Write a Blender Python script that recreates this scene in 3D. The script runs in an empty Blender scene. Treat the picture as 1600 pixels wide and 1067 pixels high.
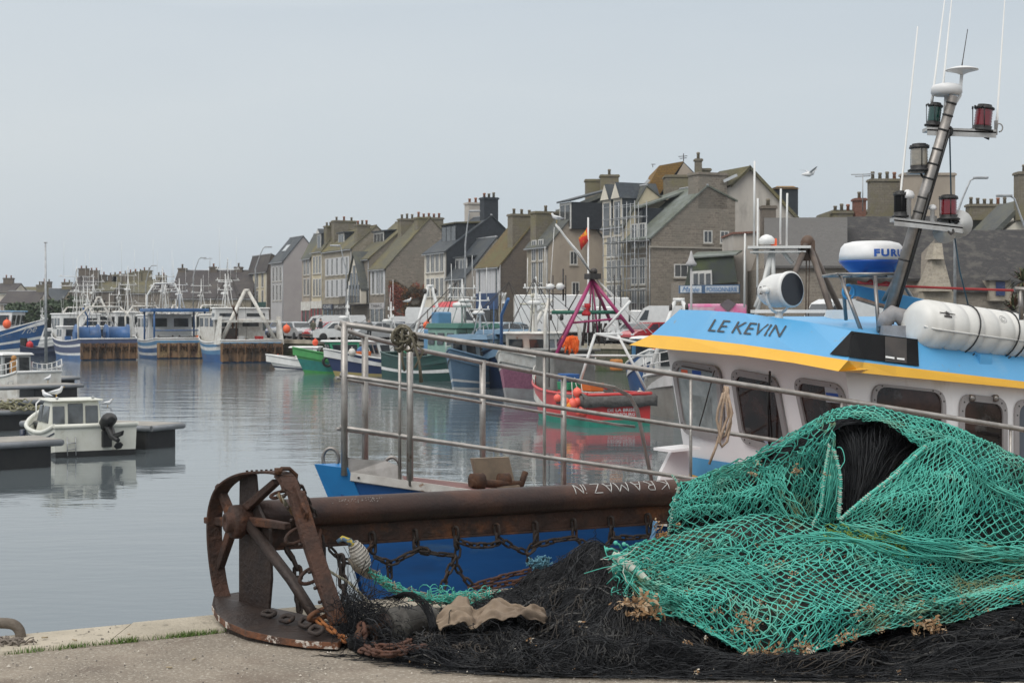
import bpy, math, random
import numpy as np
from mathutils import Vector, Matrix, noise
R = random.Random(11)
SC = bpy.context.scene
COL = SC.collection
# ---------------------------------------------------------------- camera
FP = 2400.0; EYE = 3.3; HOR = 500.0; QZ = 1.7
cam = bpy.data.cameras.new('camera'); camo = bpy.data.objects.new('camera', cam); COL.objects.link(camo)
camo.location = (0, 0, EYE); camo.rotation_euler = (math.radians(90), 0, 0)
cam.sensor_width = 36; cam.lens = 36*FP/1600; cam.shift_y = -(533.5-HOR)/1600
cam.clip_start = .1; cam.clip_end = 6000
cam.dof.use_dof = True; cam.dof.focus_distance = 8.8; cam.dof.aperture_fstop = 13
SC.camera = camo
# ---------------------------------------------------------------- sky and sun (overcast)
SUN_EL, SUN_AZ = math.radians(48), math.radians(-35)
w = bpy.data.worlds.new("World"); SC.world = w; w.use_nodes = True
nt = w.node_tree; nt.nodes.clear()
def N(nt, typ, **k):
    n = nt.nodes.new(typ)
    for a, b in k.items(): setattr(n, a, b)
    return n
wo = N(nt, 'ShaderNodeOutputWorld'); mx = N(nt, 'ShaderNodeMixShader'); mx.inputs[0].default_value = .88
b1 = N(nt, 'ShaderNodeBackground'); b2 = N(nt, 'ShaderNodeBackground')
sky = N(nt, 'ShaderNodeTexSky'); sky.sky_type = 'NISHITA'; sky.sun_disc = False
sky.sun_elevation = SUN_EL; sky.sun_rotation = SUN_AZ; sky.air_density = 1.5; sky.dust_density = 3
nt.links.new(sky.outputs[0], b1.inputs[0]); b1.inputs[1].default_value = .08
tc = N(nt, 'ShaderNodeTexCoord'); sx = N(nt, 'ShaderNodeSeparateXYZ'); nt.links.new(tc.outputs['Generated'], sx.inputs[0])
nz = N(nt, 'ShaderNodeTexNoise'); nz.inputs['Scale'].default_value = 2.2; nz.inputs['Detail'].default_value = 4
mp = N(nt, 'ShaderNodeMapping'); mp.inputs['Scale'].default_value = (1, 1, 3); nt.links.new(tc.outputs['Generated'], mp.inputs[0]); nt.links.new(mp.outputs[0], nz.inputs[0])
ad = N(nt, 'ShaderNodeMath', operation='MULTIPLY_ADD'); nt.links.new(nz.outputs[0], ad.inputs[0]); ad.inputs[1].default_value = .30; nt.links.new(sx.outputs['Z'], ad.inputs[2])
rp = N(nt, 'ShaderNodeValToRGB'); e = rp.color_ramp.elements
e[0].position = .0; e[0].color = (.345, .42, .485, 1); e[1].position = 1; e[1].color = (.95, .94, .92, 1)
for ps_, cl_ in ((.12,(.362,.425,.485)),(.20,(.398,.452,.503)),(.30,(.430,.474,.514)),(.37,(.405,.452,.498)),(.55,(.68,.70,.71))): x = e.new(ps_); x.color = (*cl_, 1)
nt.links.new(ad.outputs[0], rp.inputs[0]); nt.links.new(rp.outputs[0], b2.inputs[0]); b2.inputs[1].default_value = 1.3
nt.links.new(b1.outputs[0], mx.inputs[1]); nt.links.new(b2.outputs[0], mx.inputs[2]); nt.links.new(mx.outputs[0], wo.inputs[0])
sl = bpy.data.lights.new('sun', 'SUN'); sl.energy = 1.5; sl.angle = math.radians(40); sl.color = (1, .97, .92)
so = bpy.data.objects.new('sun', sl); COL.objects.link(so)
so.rotation_euler = Vector((math.sin(SUN_AZ)*math.cos(SUN_EL), math.cos(SUN_AZ)*math.cos(SUN_EL)*-1, math.sin(SUN_EL))).to_track_quat('Z', 'Y').to_euler()
so.location = (0, 0, 60)
SC.view_settings.view_transform = 'Standard'; SC.view_settings.look = 'None'; SC.view_settings.exposure = .16; SC.view_settings.gamma = 1
SC.cycles.max_bounces = 6; SC.cycles.glossy_bounces = 3; SC.cycles.transparent_max_bounces = 8
SC.cycles.use_denoising = True
# ---------------------------------------------------------------- pixel helpers (source photo 1600x1067)
def P(px, py, d): return Vector(((px-800)/FP*d, d, EYE-(py-HOR)/FP*d))
def G(px, py, z=QZ):
    d = (EYE-z)*FP/(py-HOR); return P(px, py, d)
def ray(px, py): return Vector(((px-800)/FP, 1, -(py-HOR)/FP))
def RP(px, py, o, n):       # ray of a photo point met with a plane of the scene
    r = ray(px, py); c = Vector((0, 0, EYE)); return c + r*((o-c).dot(n)/r.dot(n))
# ---------------------------------------------------------------- mesh builder
OFF = {}
class MB:
    def __init__(s): s.v = []; s.f = []; s.m = []; s.s = []
    def add(s, vs, fs, mi=0, sm=False):
        b = len(s.v); s.v.extend([tuple(p) for p in vs])
        for f in fs: s.f.append(tuple(b+i for i in f)); s.m.append(mi); s.s.append(sm)
        return s
    def hexa(s, p, mi=0):   # p: 4 bottom, 4 top
        return s.add(p, [(3,2,1,0),(4,5,6,7),(0,1,5,4),(1,2,6,5),(2,3,7,6),(3,0,4,7)], mi)
    def box(s, c, d, rz=0, mi=0, tx=0, ty=0):
        x, y, z = d[0]/2, d[1]/2, d[2]/2; co, si = math.cos(rz), math.sin(rz); p = []
        for k, (u, v) in ((-1, (0, 0)), (1, (tx, ty))):
            for a, b in ((-1,-1),(1,-1),(1,1),(-1,1)):
                X, Y = a*(x-u), b*(y-v); p.append((c[0]+X*co-Y*si, c[1]+X*si+Y*co, c[2]+k*z))
        return s.hexa(p, mi)
    def obox(s, o, ax, ay, az, mi=0):   # box from corner o along three vectors
        o, ax, ay, az = map(Vector, (o, ax, ay, az))
        return s.hexa([o, o+ax, o+ax+ay, o+ay, o+az, o+ax+az, o+ax+ay+az, o+ay+az], mi)
    def prism(s, poly, vec, mi=0, mcap=None):
        n = len(poly); vec = Vector(vec); P0 = [Vector(p) for p in poly]; P1 = [p+vec for p in P0]
        b = len(s.v)
        s.add(P0+P1, [(i, (i+1)%n, n+(i+1)%n, n+i) for i in range(n)], mi)
        s.f.append(tuple(b+i for i in range(n))[::-1]); s.f.append(tuple(b+n+i for i in range(n)))
        s.m += [mi if mcap is None else mcap]*2; s.s += [False]*2
        return s
    def tube(s, pts, r, n=8, mi=0, closed=False, caps=True, sm=True, flat=1.0):
        pts = [Vector(p) for p in pts]; m = len(pts)
        if not hasattr(r, '__len__'): r = [r]*m
        T = []
        for i in range(m):
            a = pts[(i-1)%m] if (closed or i > 0) else pts[i]; c = pts[(i+1)%m] if (closed or i < m-1) else pts[i]
            t = c-a; T.append(t.normalized() if t.length > 1e-9 else Vector((0,0,1)))
        u = T[0].orthogonal().normalized() if abs(T[0].z) > .95 else T[0].cross(Vector((0,0,1))).normalized()
        vs = []
        for i in range(m):
            u = u - T[i]*u.dot(T[i]); u = u.normalized() if u.length > 1e-6 else T[i].orthogonal().normalized()
            v = T[i].cross(u)
            for k in range(n):
                a = 2*math.pi*k/n; vs.append(pts[i]+(u*math.cos(a)+v*math.sin(a)*flat)*r[i])
        fs = []; mm = m if closed else m-1
        for i in range(mm):
            j = (i+1)%m
            for k in range(n): fs.append((i*n+k, i*n+(k+1)%n, j*n+(k+1)%n, j*n+k))
        b = len(s.v); s.add(vs, fs, mi, sm)
        if caps and not closed:
            s.f.append(tuple(b+k for k in range(n))[::-1]); s.f.append(tuple(b+(m-1)*n+k for k in range(n))); s.m += [mi]*2; s.s += [False]*2
        return s
    def lathe(s, prof, c=(0,0,0), axis=(0,0,1), n=16, mi=0, sm=True):
        ax = Vector(axis).normalized(); u = ax.orthogonal().normalized(); v = ax.cross(u); c = Vector(c); vs = []
        for r, h in prof:
            for k in range(n):
                a = 2*math.pi*k/n; vs.append(c+ax*h+(u*math.cos(a)+v*math.sin(a))*max(r, 1e-4))
        fs = [(i*n+k, i*n+(k+1)%n, (i+1)*n+(k+1)%n, (i+1)*n+k) for i in range(len(prof)-1) for k in range(n)]
        b = len(s.v); s.add(vs, fs, mi, sm)
        s.f.append(tuple(b+k for k in range(n))[::-1]); s.f.append(tuple(b+(len(prof)-1)*n+k for k in range(n))); s.m += [mi]*2; s.s += [sm]*2
        return s
    def ball(s, c, r, mi=0, n=12, sq=1.0):
        k = max(4, n//2); return s.lathe([(r*math.sin(math.pi*i/k), -r*sq*math.cos(math.pi*i/k)) for i in range(k+1)], c, n=n, mi=mi)
    def loft(s, rings, mi=0, closed=False, sm=False, mrow=None):
        n = len(rings[0]); vs = [p for r in rings for p in r]; b = len(s.v); s.v.extend([tuple(p) for p in vs])
        for i in range(len(rings)-1):
            for k in range(n if closed else n-1):
                s.f.append((b+i*n+k, b+i*n+(k+1)%n, b+(i+1)*n+(k+1)%n, b+(i+1)*n+k)); s.m.append(mi if mrow is None else mrow[k]); s.s.append(sm)
        return s
    def poly(s, pts, mi=0): return s.add(pts, [tuple(range(len(pts)))], mi)
    def build(s, name, mats, parent=None, w=False, bevel=0, sub=0, uv=True, label=None, fixn=True, solid=0):
        if not isinstance(mats, (list, tuple)): mats = [mats]
        V = np.array(s.v, dtype=np.float64).reshape(-1, 3); off = Vector((0, 0, 0)); loc = Vector((0,0,0))
        if parent is not None and w: off = OFF.get(parent.name, Vector((0,0,0)))
        if parent is None:
            off = loc = Vector(((V[:,0].min()+V[:,0].max())/2, (V[:,1].min()+V[:,1].max())/2, V[:,2].min()))
        V = V-np.array(off)
        me = bpy.data.meshes.new(name); me.from_pydata(V.tolist(), [], s.f)
        for m in mats: me.materials.append(m)
        me.polygons.foreach_set('material_index', s.m); me.polygons.foreach_set('use_smooth', s.s)
        me.validate()
        if fixn and len(s.f) < 30000:
            import bmesh
            bm = bmesh.new(); bm.from_mesh(me); bmesh.ops.recalc_face_normals(bm, faces=bm.faces); bm.to_mesh(me); bm.free()
        if uv and len(me.polygons) < 30000:
            ul = me.uv_layers.new(name='uv'); data = np.zeros(len(me.loops)*2)
            for p in me.polygons:
                n = p.normal
                if abs(n.z) > .985: t = Vector((1,0,0)); b = Vector((0,1,0))
                else: t = Vector((-n.y, n.x, 0)).normalized(); b = n.cross(t)
                for li in p.loop_indices:
                    co = me.vertices[me.loops[li].vertex_index].co; data[2*li] = co.dot(t); data[2*li+1] = co.dot(b)
            ul.data.foreach_set('uv', data)
        o = bpy.data.objects.new(name, me); COL.objects.link(o)
        if parent is not None: o.parent = parent; OFF[o.name] = OFF.get(parent.name, Vector((0,0,0)))
        else: o.location = loc; OFF[o.name] = loc.copy()
        if bevel: b = o.modifiers.new('bevel', 'BEVEL'); b.width = bevel; b.segments = 2; b.limit_method = 'ANGLE'; b.angle_limit = .6
        if solid: b = o.modifiers.new('solid', 'SOLIDIFY'); b.thickness = solid; b.offset = 0
        if sub: b = o.modifiers.new('sub', 'SUBSURF'); b.levels = sub; b.render_levels = sub
        if label: o['label'] = label
        return o
def thing(name, label, cat, loc=(0,0,0), rz=0, group=None):
    o = bpy.data.objects.new(name, None); COL.objects.link(o); o.location = loc; o.rotation_euler = (0,0,rz); o.empty_display_size = .2
    o['label'] = label; o['category'] = cat; OFF[o.name] = Vector(loc)
    if group: o['group'] = group
    return o
def tag(o, label, cat, group=None, kind=None):
    if kind: o['kind'] = kind
    if label: o['label'] = label
    if cat: o['category'] = cat
    if group: o['group'] = group
    return o
def struct(o): o['kind'] = 'structure'; return o
def copy_tree(o, parent=None):
    c = o.copy(); COL.objects.link(c)
    if parent: c.parent = parent
    for ch in list(KIDS(o)): copy_tree(ch, c)
    return c
def KIDS(o): return [x for x in COL.objects if x.parent == o]
# ---------------------------------------------------------------- materials
MC = {}
def mat(name, c, c2=None, sc=3, rough=.6, metal=0, bump=0, bsc=60, spec=.5, lo=.38, hi=.62, st=(1,1,1), c3=None, sc3=1, lo3=.5, hi3=.65, det=5, coat=0, c4=None, sc4=1, lo4=.5, hi4=.7):
    if name in MC: return MC[name]
    m = bpy.data.materials.new(name); m.use_nodes = True; t = m.node_tree; b = t.nodes['Principled BSDF']; L = t.links.new
    b.inputs['Roughness'].default_value = rough; b.inputs['Metallic'].default_value = metal; b.inputs['Specular IOR Level'].default_value = spec
    b.inputs['Coat Weight'].default_value = coat; b.inputs['Coat Roughness'].default_value = .08
    if c2 is None: c2 = tuple(v*.86 for v in c)
    tc = N(t, 'ShaderNodeTexCoord'); mp = N(t, 'ShaderNodeMapping'); mp.inputs['Scale'].default_value = st; L(tc.outputs['Object'], mp.inputs[0])
    def layer(prev, col, scale, lo, hi):
        nz = N(t, 'ShaderNodeTexNoise'); nz.inputs['Scale'].default_value = scale; nz.inputs['Detail'].default_value = det; nz.inputs['Roughness'].default_value = .65
        L(mp.outputs[0], nz.inputs['Vector']); r = N(t, 'ShaderNodeMapRange'); r.inputs[1].default_value = lo; r.inputs[2].default_value = hi; L(nz.outputs[0], r.inputs[0])
        x = N(t, 'ShaderNodeMix', data_type='RGBA'); L(r.outputs[0], x.inputs[0])
        if isinstance(prev, tuple): x.inputs[6].default_value = (*prev, 1)
        else: L(prev, x.inputs[6])
        x.inputs[7].default_value = (*col, 1); return x.outputs[2]
    o = layer(tuple(c), c2, sc, lo, hi)
    if c3 is not None: o = layer(o, c3, sc3, lo3, hi3)
    if c4 is not None: o = layer(o, c4, sc4, lo4, hi4)
    L(o, b.inputs['Base Color'])
    if bump:
        nz = N(t, 'ShaderNodeTexNoise'); nz.inputs['Scale'].default_value = bsc; nz.inputs['Detail'].default_value = 4; L(mp.outputs[0], nz.inputs['Vector'])
        bp = N(t, 'ShaderNodeBump'); bp.inputs['Strength'].default_value = bump; bp.inputs['Distance'].default_value = .3/bsc*3; L(nz.outputs[0], bp.inputs['Height']); L(bp.outputs[0], b.inputs['Normal'])
    MC[name] = m; return m
def brickmat(name, c1, c2, mortar, bw=.45, bh=.22, ms=.02, sc3=.5, c3=None, lo3=.45, hi3=.65, rough=.9, bump=.5, off=.5, wob=.04, sc4=7):
    if name in MC: return MC[name]
    m = bpy.data.materials.new(name); m.use_nodes = True; t = m.node_tree; b = t.nodes['Principled BSDF']; L = t.links.new
    b.inputs['Roughness'].default_value = rough; b.inputs['Specular IOR Level'].default_value = .25
    tc = N(t, 'ShaderNodeTexCoord'); br = N(t, 'ShaderNodeTexBrick'); br.offset = off
    nw = N(t, 'ShaderNodeTexNoise'); nw.inputs['Scale'].default_value = 2.2; L(tc.outputs['UV'], nw.inputs[0])
    va = N(t, 'ShaderNodeVectorMath', operation='MULTIPLY_ADD'); L(nw.outputs['Color'], va.inputs[0]); va.inputs[1].default_value = (wob*2,)*3; L(tc.outputs['UV'], va.inputs[2])
    L(va.outputs[0], br.inputs['Vector']); br.inputs['Scale'].default_value = 1; br.inputs['Brick Width'].default_value = bw; br.inputs['Row Height'].default_value = bh
    br.inputs['Mortar Size'].default_value = ms; br.inputs['Mortar Smooth'].default_value = .3
    br.inputs['Color1'].default_value = (*c1, 1); br.inputs['Color2'].default_value = (*c2, 1); br.inputs['Mortar'].default_value = (*mortar, 1)
    o = br.outputs[0]
    def layer(prev, col, scale, lo, hi, co='Object'):
        nz = N(t, 'ShaderNodeTexNoise'); nz.inputs['Scale'].default_value = scale; nz.inputs['Detail'].default_value = 6; nz.inputs['Roughness'].default_value = .7
        L(tc.outputs[co], nz.inputs['Vector']); r = N(t, 'ShaderNodeMapRange'); r.inputs[1].default_value = lo; r.inputs[2].default_value = hi; L(nz.outputs[0], r.inputs[0])
        x = N(t, 'ShaderNodeMix', data_type='RGBA'); L(r.outputs[0], x.inputs[0]); L(prev, x.inputs[6]); x.inputs[7].default_value = (*col, 1); return x.outputs[2]
    o = layer(o, tuple(v*.55 for v in c2), sc4, .48, .8)
    if c3: o = layer(o, c3, sc3, lo3, hi3)
    L(o, b.inputs['Base Color'])
    bp = N(t, 'ShaderNodeBump'); bp.inputs['Strength'].default_value = bump; bp.inputs['Distance'].default_value = .03; L(br.outputs['Fac'], bp.inputs['Height']); bp.invert = True; L(bp.outputs[0], b.inputs['Normal'])
    MC[name] = m; return m
# frequently used
white = mat('white_paint', (.72,.72,.71), (.6,.6,.58), sc=1.5, rough=.4)
offw = mat('worn_white_paint', (.66,.65,.61), (.5,.47,.42), sc=2.5, rough=.5, c3=(.3,.17,.09), sc3=3, lo3=.62, hi3=.72)
black = mat('black_rubber', (.012,.012,.013), (.02,.02,.02), rough=.5)
glass = mat('dark_glass', (.02,.025,.03), (.03,.035,.04), rough=.06, spec=.8)
steel = mat('brushed_steel', (.32,.30,.285), (.22,.205,.19), sc=6, rough=.45, metal=.85, bump=.05, st=(1,1,1))
galv = mat('galvanised_metal', (.42,.43,.44), (.3,.31,.32), sc=4, rough=.5, metal=.5)
dark = mat('dark_metal', (.035,.033,.032), (.06,.05,.045), rough=.55, metal=.3)
navy = mat('navy_paint', (.012,.02,.05), (.02,.03,.06), rough=.35)
blue = mat('blue_paint', (.03,.13,.32), (.025,.10,.26), sc=2, rough=.4, c3=(.1,.12,.15), sc3=2, lo3=.6, hi3=.75)
orange = mat('orange_buoy', (.9,.13,.03), (.7,.12,.05), rough=.45)
rust = mat('rusty_iron', (.10,.045,.022), (.045,.025,.018), sc=9, rough=.8, metal=.25, bump=.35, bsc=50, c3=(.25,.09,.03), sc3=3, lo3=.55, hi3=.75)
# ---------------------------------------------------------------- lettering
def text_mesh(s, size=1.0, shear=0, bold=0, sp=1.0):
    cu = bpy.data.curves.new('lettering', 'FONT'); cu.body = s; cu.size = size; cu.shear = shear; cu.offset = bold; cu.space_character = sp; cu.resolution_u = 3
    o = bpy.data.objects.new('lettering', cu); COL.objects.link(o)
    dg = bpy.context.evaluated_depsgraph_get(); dg.update(); me = bpy.data.meshes.new_from_object(o.evaluated_get(dg))
    vs = [v.co.copy() for v in me.vertices]; fs = [tuple(p.vertices) for p in me.polygons]
    bpy.data.objects.remove(o); bpy.data.curves.remove(cu); bpy.data.meshes.remove(me)
    xs = [v.x for v in vs]; ys = [v.y for v in vs]; x0, x1, y0, y1 = min(xs), max(xs), min(ys), max(ys)
    return [((v.x-x0)/(x1-x0), (v.y-y0)/(y1-y0)) for v in vs], fs, (x1-x0)/(y1-y0)
def lettering(s, fn, mt, parent, w=True, name='lettering', **k):   # fn maps (u,v) in 0..1 to a point on the surface
    vs, fs, ar = text_mesh(s, **k); m = MB(); m.add([fn(u, v) for u, v in vs], fs)
    return m.build(name, mt, parent, w=w, uv=False, fixn=False)
def quadfn(a, b, c, d):     # bottom-left, bottom-right, top-right, top-left
    a, b, c, d = map(Vector, (a, b, c, d))
    return lambda u, v: (a*(1-u)+b*u)*(1-v)+(d*(1-u)+c*u)*v
# ================================================================ water, quays, land
def water_mat():
    m = bpy.data.materials.new('harbour_water'); m.use_nodes = True; t = m.node_tree; b = t.nodes['Principled BSDF']; L = t.links.new
    b.inputs['Base Color'].default_value = (.105, .125, .135, 1); b.inputs['Roughness'].default_value = .03; b.inputs['IOR'].default_value = 1.5
    tc = N(t, 'ShaderNodeTexCoord')
    def nz(sx, sy, sc, det):
        mp = N(t, 'ShaderNodeMapping'); mp.inputs['Scale'].default_value = (sx, sy, 1); mp.inputs['Rotation'].default_value = (0, 0, .12); L(tc.outputs['Object'], mp.inputs[0])
        n = N(t, 'ShaderNodeTexNoise'); n.inputs['Scale'].default_value = sc; n.inputs['Detail'].default_value = det; n.inputs['Roughness'].default_value = .45; L(mp.outputs[0], n.inputs['Vector']); return n.outputs[0]
    a = nz(.45, 1.0, .75, 2); c = nz(.7, 1.3, 3.2, 3); big = nz(.4, .6, .035, 3)
    ac = N(t, 'ShaderNodeMath', operation='MULTIPLY_ADD'); L(c, ac.inputs[0]); ac.inputs[1].default_value = .25; L(a, ac.inputs[2])
    # ripples grow with the distance from the sheltered quay, in uneven patches
    sp = N(t, 'ShaderNodeSeparateXYZ'); L(tc.outputs['Object'], sp.inputs[0])
    mr = N(t, 'ShaderNodeMapRange'); mr.inputs[1].default_value = 14; mr.inputs[2].default_value = 55; mr.inputs[3].default_value = .26; mr.inputs[4].default_value = 1.7; L(sp.outputs['Y'], mr.inputs[0])
    m2 = N(t, 'ShaderNodeMapRange'); m2.inputs[1].default_value = .4; m2.inputs[2].default_value = .62; m2.inputs[3].default_value = .45; m2.inputs[4].default_value = 1.35; L(big, m2.inputs[0])
    mu = N(t, 'ShaderNodeMath', operation='MULTIPLY'); L(mr.outputs[0], mu.inputs[0]); L(m2.outputs[0], mu.inputs[1])
    bp = N(t, 'ShaderNodeBump'); bp.inputs['Distance'].default_value = .11; L(mu.outputs[0], bp.inputs['Strength']); L(ac.outputs[0], bp.inputs['Height']); L(bp.outputs[0], b.inputs['Normal'])
    return m
wm = MB(); wm.poly([(-1500,-40,0),(1500,-40,0),(1500,3000,0),(-1500,3000,0)])
struct(wm.build('water', water_mat()))
seabed = MB(); seabed.poly([(-1500,-60,-4),(1500,-60,-4),(1500,3000,-4),(-1500,3000,-4)])
struct(seabed.build('seabed', mat('mud', (.05,.05,.04))))
# near quay: edge runs from left-near to right-far
def edgeY(X, off=0): return 8.4+.55*(X+1.61)-off
asph = mat('worn_asphalt', (.265,.225,.18), (.185,.158,.128), sc=1.3, rough=.92, bump=.9, bsc=70, c4=(.12,.085,.065), sc4=1.1, lo4=.50, hi4=.72, c3=(.38,.345,.29), sc3=55, lo3=.53, hi3=.63, spec=.3)
cope = mat('quay_stone', (.43,.38,.30), (.30,.265,.205), sc=1.6, rough=.9, bump=.6, bsc=55, c3=(.16,.14,.11), sc3=14, lo3=.58, hi3=.7)
m = MB(); C = .56
m.prism([(-14,-3,QZ-.01),(20,-3,QZ-.01),(20,edgeY(20,C),QZ-.01),(-14,edgeY(-14,C),QZ-.01)], (0,0,-3.5))
# gently uneven surface
n = 60; vs = []; fs = []
for j in range(n+1):
    for i in range(n+1):
        X = -8+16*i/n; y1 = edgeY(X, C); Y = 3.5+(y1-3.5)*j/n
        z = QZ-.006+.018*noise.noise(Vector((X*.9, Y*.9, 0)))*min(1, (n-j)/6)-.012*(1 if j == n else 0)
        vs.append((X, Y, z))
for j in range(n):
    for i in range(n): a = j*(n+1)+i; fs.append((a, a+1, a+n+2, a+n+1))
struct(m.build('quay_base', asph))
g = MB(); g.add([(a,b,c+.004) for a,b,c in vs], fs, 0, True); struct(g.build('quay_paving', asph, fixn=False))
cp = MB(); k = 0; X = -11.3
while X < 18:
    L_ = 1.55; a0, a1 = X+.006, X+L_-.006
    e0 = .02*R.random(); r = .035
    def cpt(x, off, z): return (x, edgeY(x, off), z)
    zt = QZ+.012*R.random()
    rings = []
    for x in (a0, a1):
        rings.append([cpt(x, C-.03, QZ-.35), cpt(x, C-.03, zt-.02), cpt(x, C-.05, zt), cpt(x, .10, zt), cpt(x, .045, zt-.012), cpt(x, .012, zt-.04), cpt(x, 0, zt-.1), cpt(x, 0, QZ-.35)])
    cp.loft(rings, closed=True); cp.poly(rings[0][::-1]); cp.poly(rings[1]); X += L_
struct(cp.build('quay_edge', cope, bevel=.008))
m = MB(); m.prism([(-14,edgeY(-14,C-.02),QZ-.36),(20,edgeY(20,C-.02),QZ-.36),(20,edgeY(20,.02),QZ-.36),(-14,edgeY(-14,.02),QZ-.36)], (0,0,-5))
struct(m.build('quay_wall', brickmat('quay_masonry', (.2,.18,.14), (.15,.14,.11), (.08,.08,.06), .8, .35, .02, c3=(.04,.06,.03))))
# grass in the joint
gr = MB(); Rg = random.Random(3)
cl = [(x, Rg.uniform(.03,.12)) for x in (-2.55,-2.35,-2.2,-2.12,-1.98,-1.93,-1.9,-1.72,-1.66,-1.62,-1.6,-1.56,-1.35,-1.3)]
for q in range(760):
    if q < 700: cx, rr = Rg.choice(cl); x = cx+Rg.gauss(0, rr*.6)
    else: x = Rg.uniform(-3.2, -1.2)
    y = edgeY(x, C-.012)+Rg.gauss(0, .012); h = Rg.uniform(.004, .028); a = Rg.uniform(0, 6.28); dx, dy = math.cos(a)*.003, math.sin(a)*.003; lx, ly = Rg.gauss(0, .012), Rg.gauss(0, .012)
    gr.add([(x-dx,y-dy,QZ-.01),(x+dx,y+dy,QZ-.01),(x+lx,y+ly,QZ+h)], [(0,1,2)])
tag(gr.build('grass', mat('grass', (.07,.14,.02), (.12,.17,.04), sc=20), uv=False, fixn=False), 'short green grass and moss growing in the quay joint', 'grass', kind='stuff')
# scattered pebbles, shell bits on the quay
pb = MB(); Rp = random.Random(5)
for q in range(1500):
    X = Rp.uniform(-3.2, 3.4); Y = Rp.uniform(6.3, edgeY(X, .1)); s_ = Rp.uniform(.002, .006)*(1.8 if Rp.random() < .04 else 1)
    pb.add([(X+s_*Rp.uniform(.6,1.3)*math.cos(a), Y+s_*Rp.uniform(.6,1.3)*math.sin(a), QZ+.006) for a in (0,1.57,3.14,4.7)]+[(X, Y, QZ+.008+s_*.8)], [(0,1,4),(1,2,4),(2,3,4),(3,0,4)], Rp.choice((0,0,0,1,2)))
tag(pb.build('gravel', [mat('grit', (.16,.14,.12)), mat('shell_bits', (.55,.5,.43)), mat('dark_grit', (.06,.05,.045))], uv=False, fixn=False), 'fine grit and shell bits strewn over the quay', 'gravel', kind='stuff')
# far land with its quay wall
land = [(-900,260),(-160,232),(-70,205),(-30,160),(-19.5,123),(-5,110),(12,93),(45,72),(120,50),(900,30),(900,2600),(-900,2600)]
m = MB(); m.prism([(x,y,QZ) for x,y in land], (0,0,-4))
struct(m.build('ground', mat('far_asphalt', (.13,.12,.11), (.10,.095,.09), sc=.2, rough=.9)))
qw = MB()
for (x0,y0),(x1,y1) in zip(land[:8], land[1:9]):
    nx, ny = (y1-y0), -(x1-x0); l = math.hypot(nx, ny); nx, ny = nx/l, ny/l
    qw.prism([(x0+nx*.02,y0+ny*.02,-1),(x1+nx*.02,y1+ny*.02,-1),(x1+nx*.02,y1+ny*.02,QZ-.25),(x0+nx*.02,y0+ny*.02,QZ-.25)], (-nx*.3,-ny*.3,0))
    qw.prism([(x0+nx*.1,y0+ny*.1,QZ-.25),(x1+nx*.1,y1+ny*.1,QZ-.25),(x1+nx*.1,y1+ny*.1,QZ+.05),(x0+nx*.1,y0+ny*.1,QZ+.05)], (-nx*.8,-ny*.8,0), 1)
struct(qw.build('harbour_wall', [brickmat('algae_masonry', (.13,.12,.09), (.09,.09,.06), (.05,.05,.035), .7, .35, .025, c3=(.05,.075,.025), sc3=.8), cope]))
# grassy slope in the distance
hl = MB(); rings = []
for j in range(9):
    rings.append([(-900+1800*i/60, 420+j*60, QZ+ (0 if j == 0 else (2.5*math.sin(j/8*1.5)*(1+.5*noise.noise(Vector((i*.25, j*.3, 2))))))) for i in range(61)])
hl.loft(rings, sm=True); struct(hl.build('hills', mat('far_green', (.06,.08,.04), (.04,.055,.03), sc=.05)))
# ================================================================ town
granite = brickmat('granite_rubble', (0.299,0.259,0.213), (0.196,0.167,0.138), (0.276,0.247,0.207), .42, .2, .025, c3=(.21,.19,.16), sc3=.25)
granite2 = brickmat('dark_granite', (0.178,0.149,0.127), (0.132,0.115,0.101), (0.184,0.161,0.138), .42, .2, .02, c3=(.17,.14,.11), sc3=.3)
granite3 = brickmat('pale_granite', (0.391,0.345,0.276), (0.287,0.253,0.207), (0.38,0.345,0.287), .5, .24, .02, c3=(.26,.23,.17), sc3=.3)
cream = mat('cream_render', (0.572,0.506,0.363), (0.484,0.418,0.297), sc=.6, rough=.85, c3=(0.33,0.286,0.22), sc3=.5, lo3=.58, hi3=.8)
creamw = mat('off_white_render', (0.644,0.598,0.506), (0.529,0.483,0.414), sc=.5, rough=.85, c3=(0.345,0.322,0.287), sc3=.6, lo3=.55, hi3=.75)
lilac = mat('grey_lilac_render', (.36,.33,.32), (.32,.29,.285), sc=.4, rough=.85)
greyw = mat('pale_grey_render', (.42,.41,.41), (.37,.36,.36), sc=.4, rough=.85)
beige = mat('weathered_beige_render', (0.396,0.336,0.27), (0.312,0.264,0.216), sc=.35, rough=.9, c3=(0.204,0.18,0.156), sc3=.5, lo3=.52, hi3=.72, st=(1,1,.5))
greyr = mat('stained_render', (0.46,0.425,0.38), (0.38,0.345,0.31), sc=.4, rough=.9, c3=(0.23,0.218,0.196), sc3=.7, lo3=.55, hi3=.75, st=(1,1,.35))
slate = brickmat('slate_roof', (.060,.072,.085), (.045,.053,.064), (.03,.035,.04), .3, .22, .012, rough=.6, bump=.4, wob=0, c3=(.075,.08,.08), sc3=.4)
slate2 = brickmat('weathered_slate_roof', (0.115,0.121,0.115), (0.0862,0.092,0.092), (0.0575,0.0575,0.0575), .3, .22, .012, rough=.75, bump=.4, wob=0, c3=(.13,.13,.09), sc3=.3)
slate3 = brickmat('brown_slate_roof', (.085,.075,.075), (.065,.058,.06), (.045,.04,.04), .3, .22, .012, rough=.8, bump=.4, wob=0, c3=(.10,.09,.08), sc3=.3)
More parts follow.
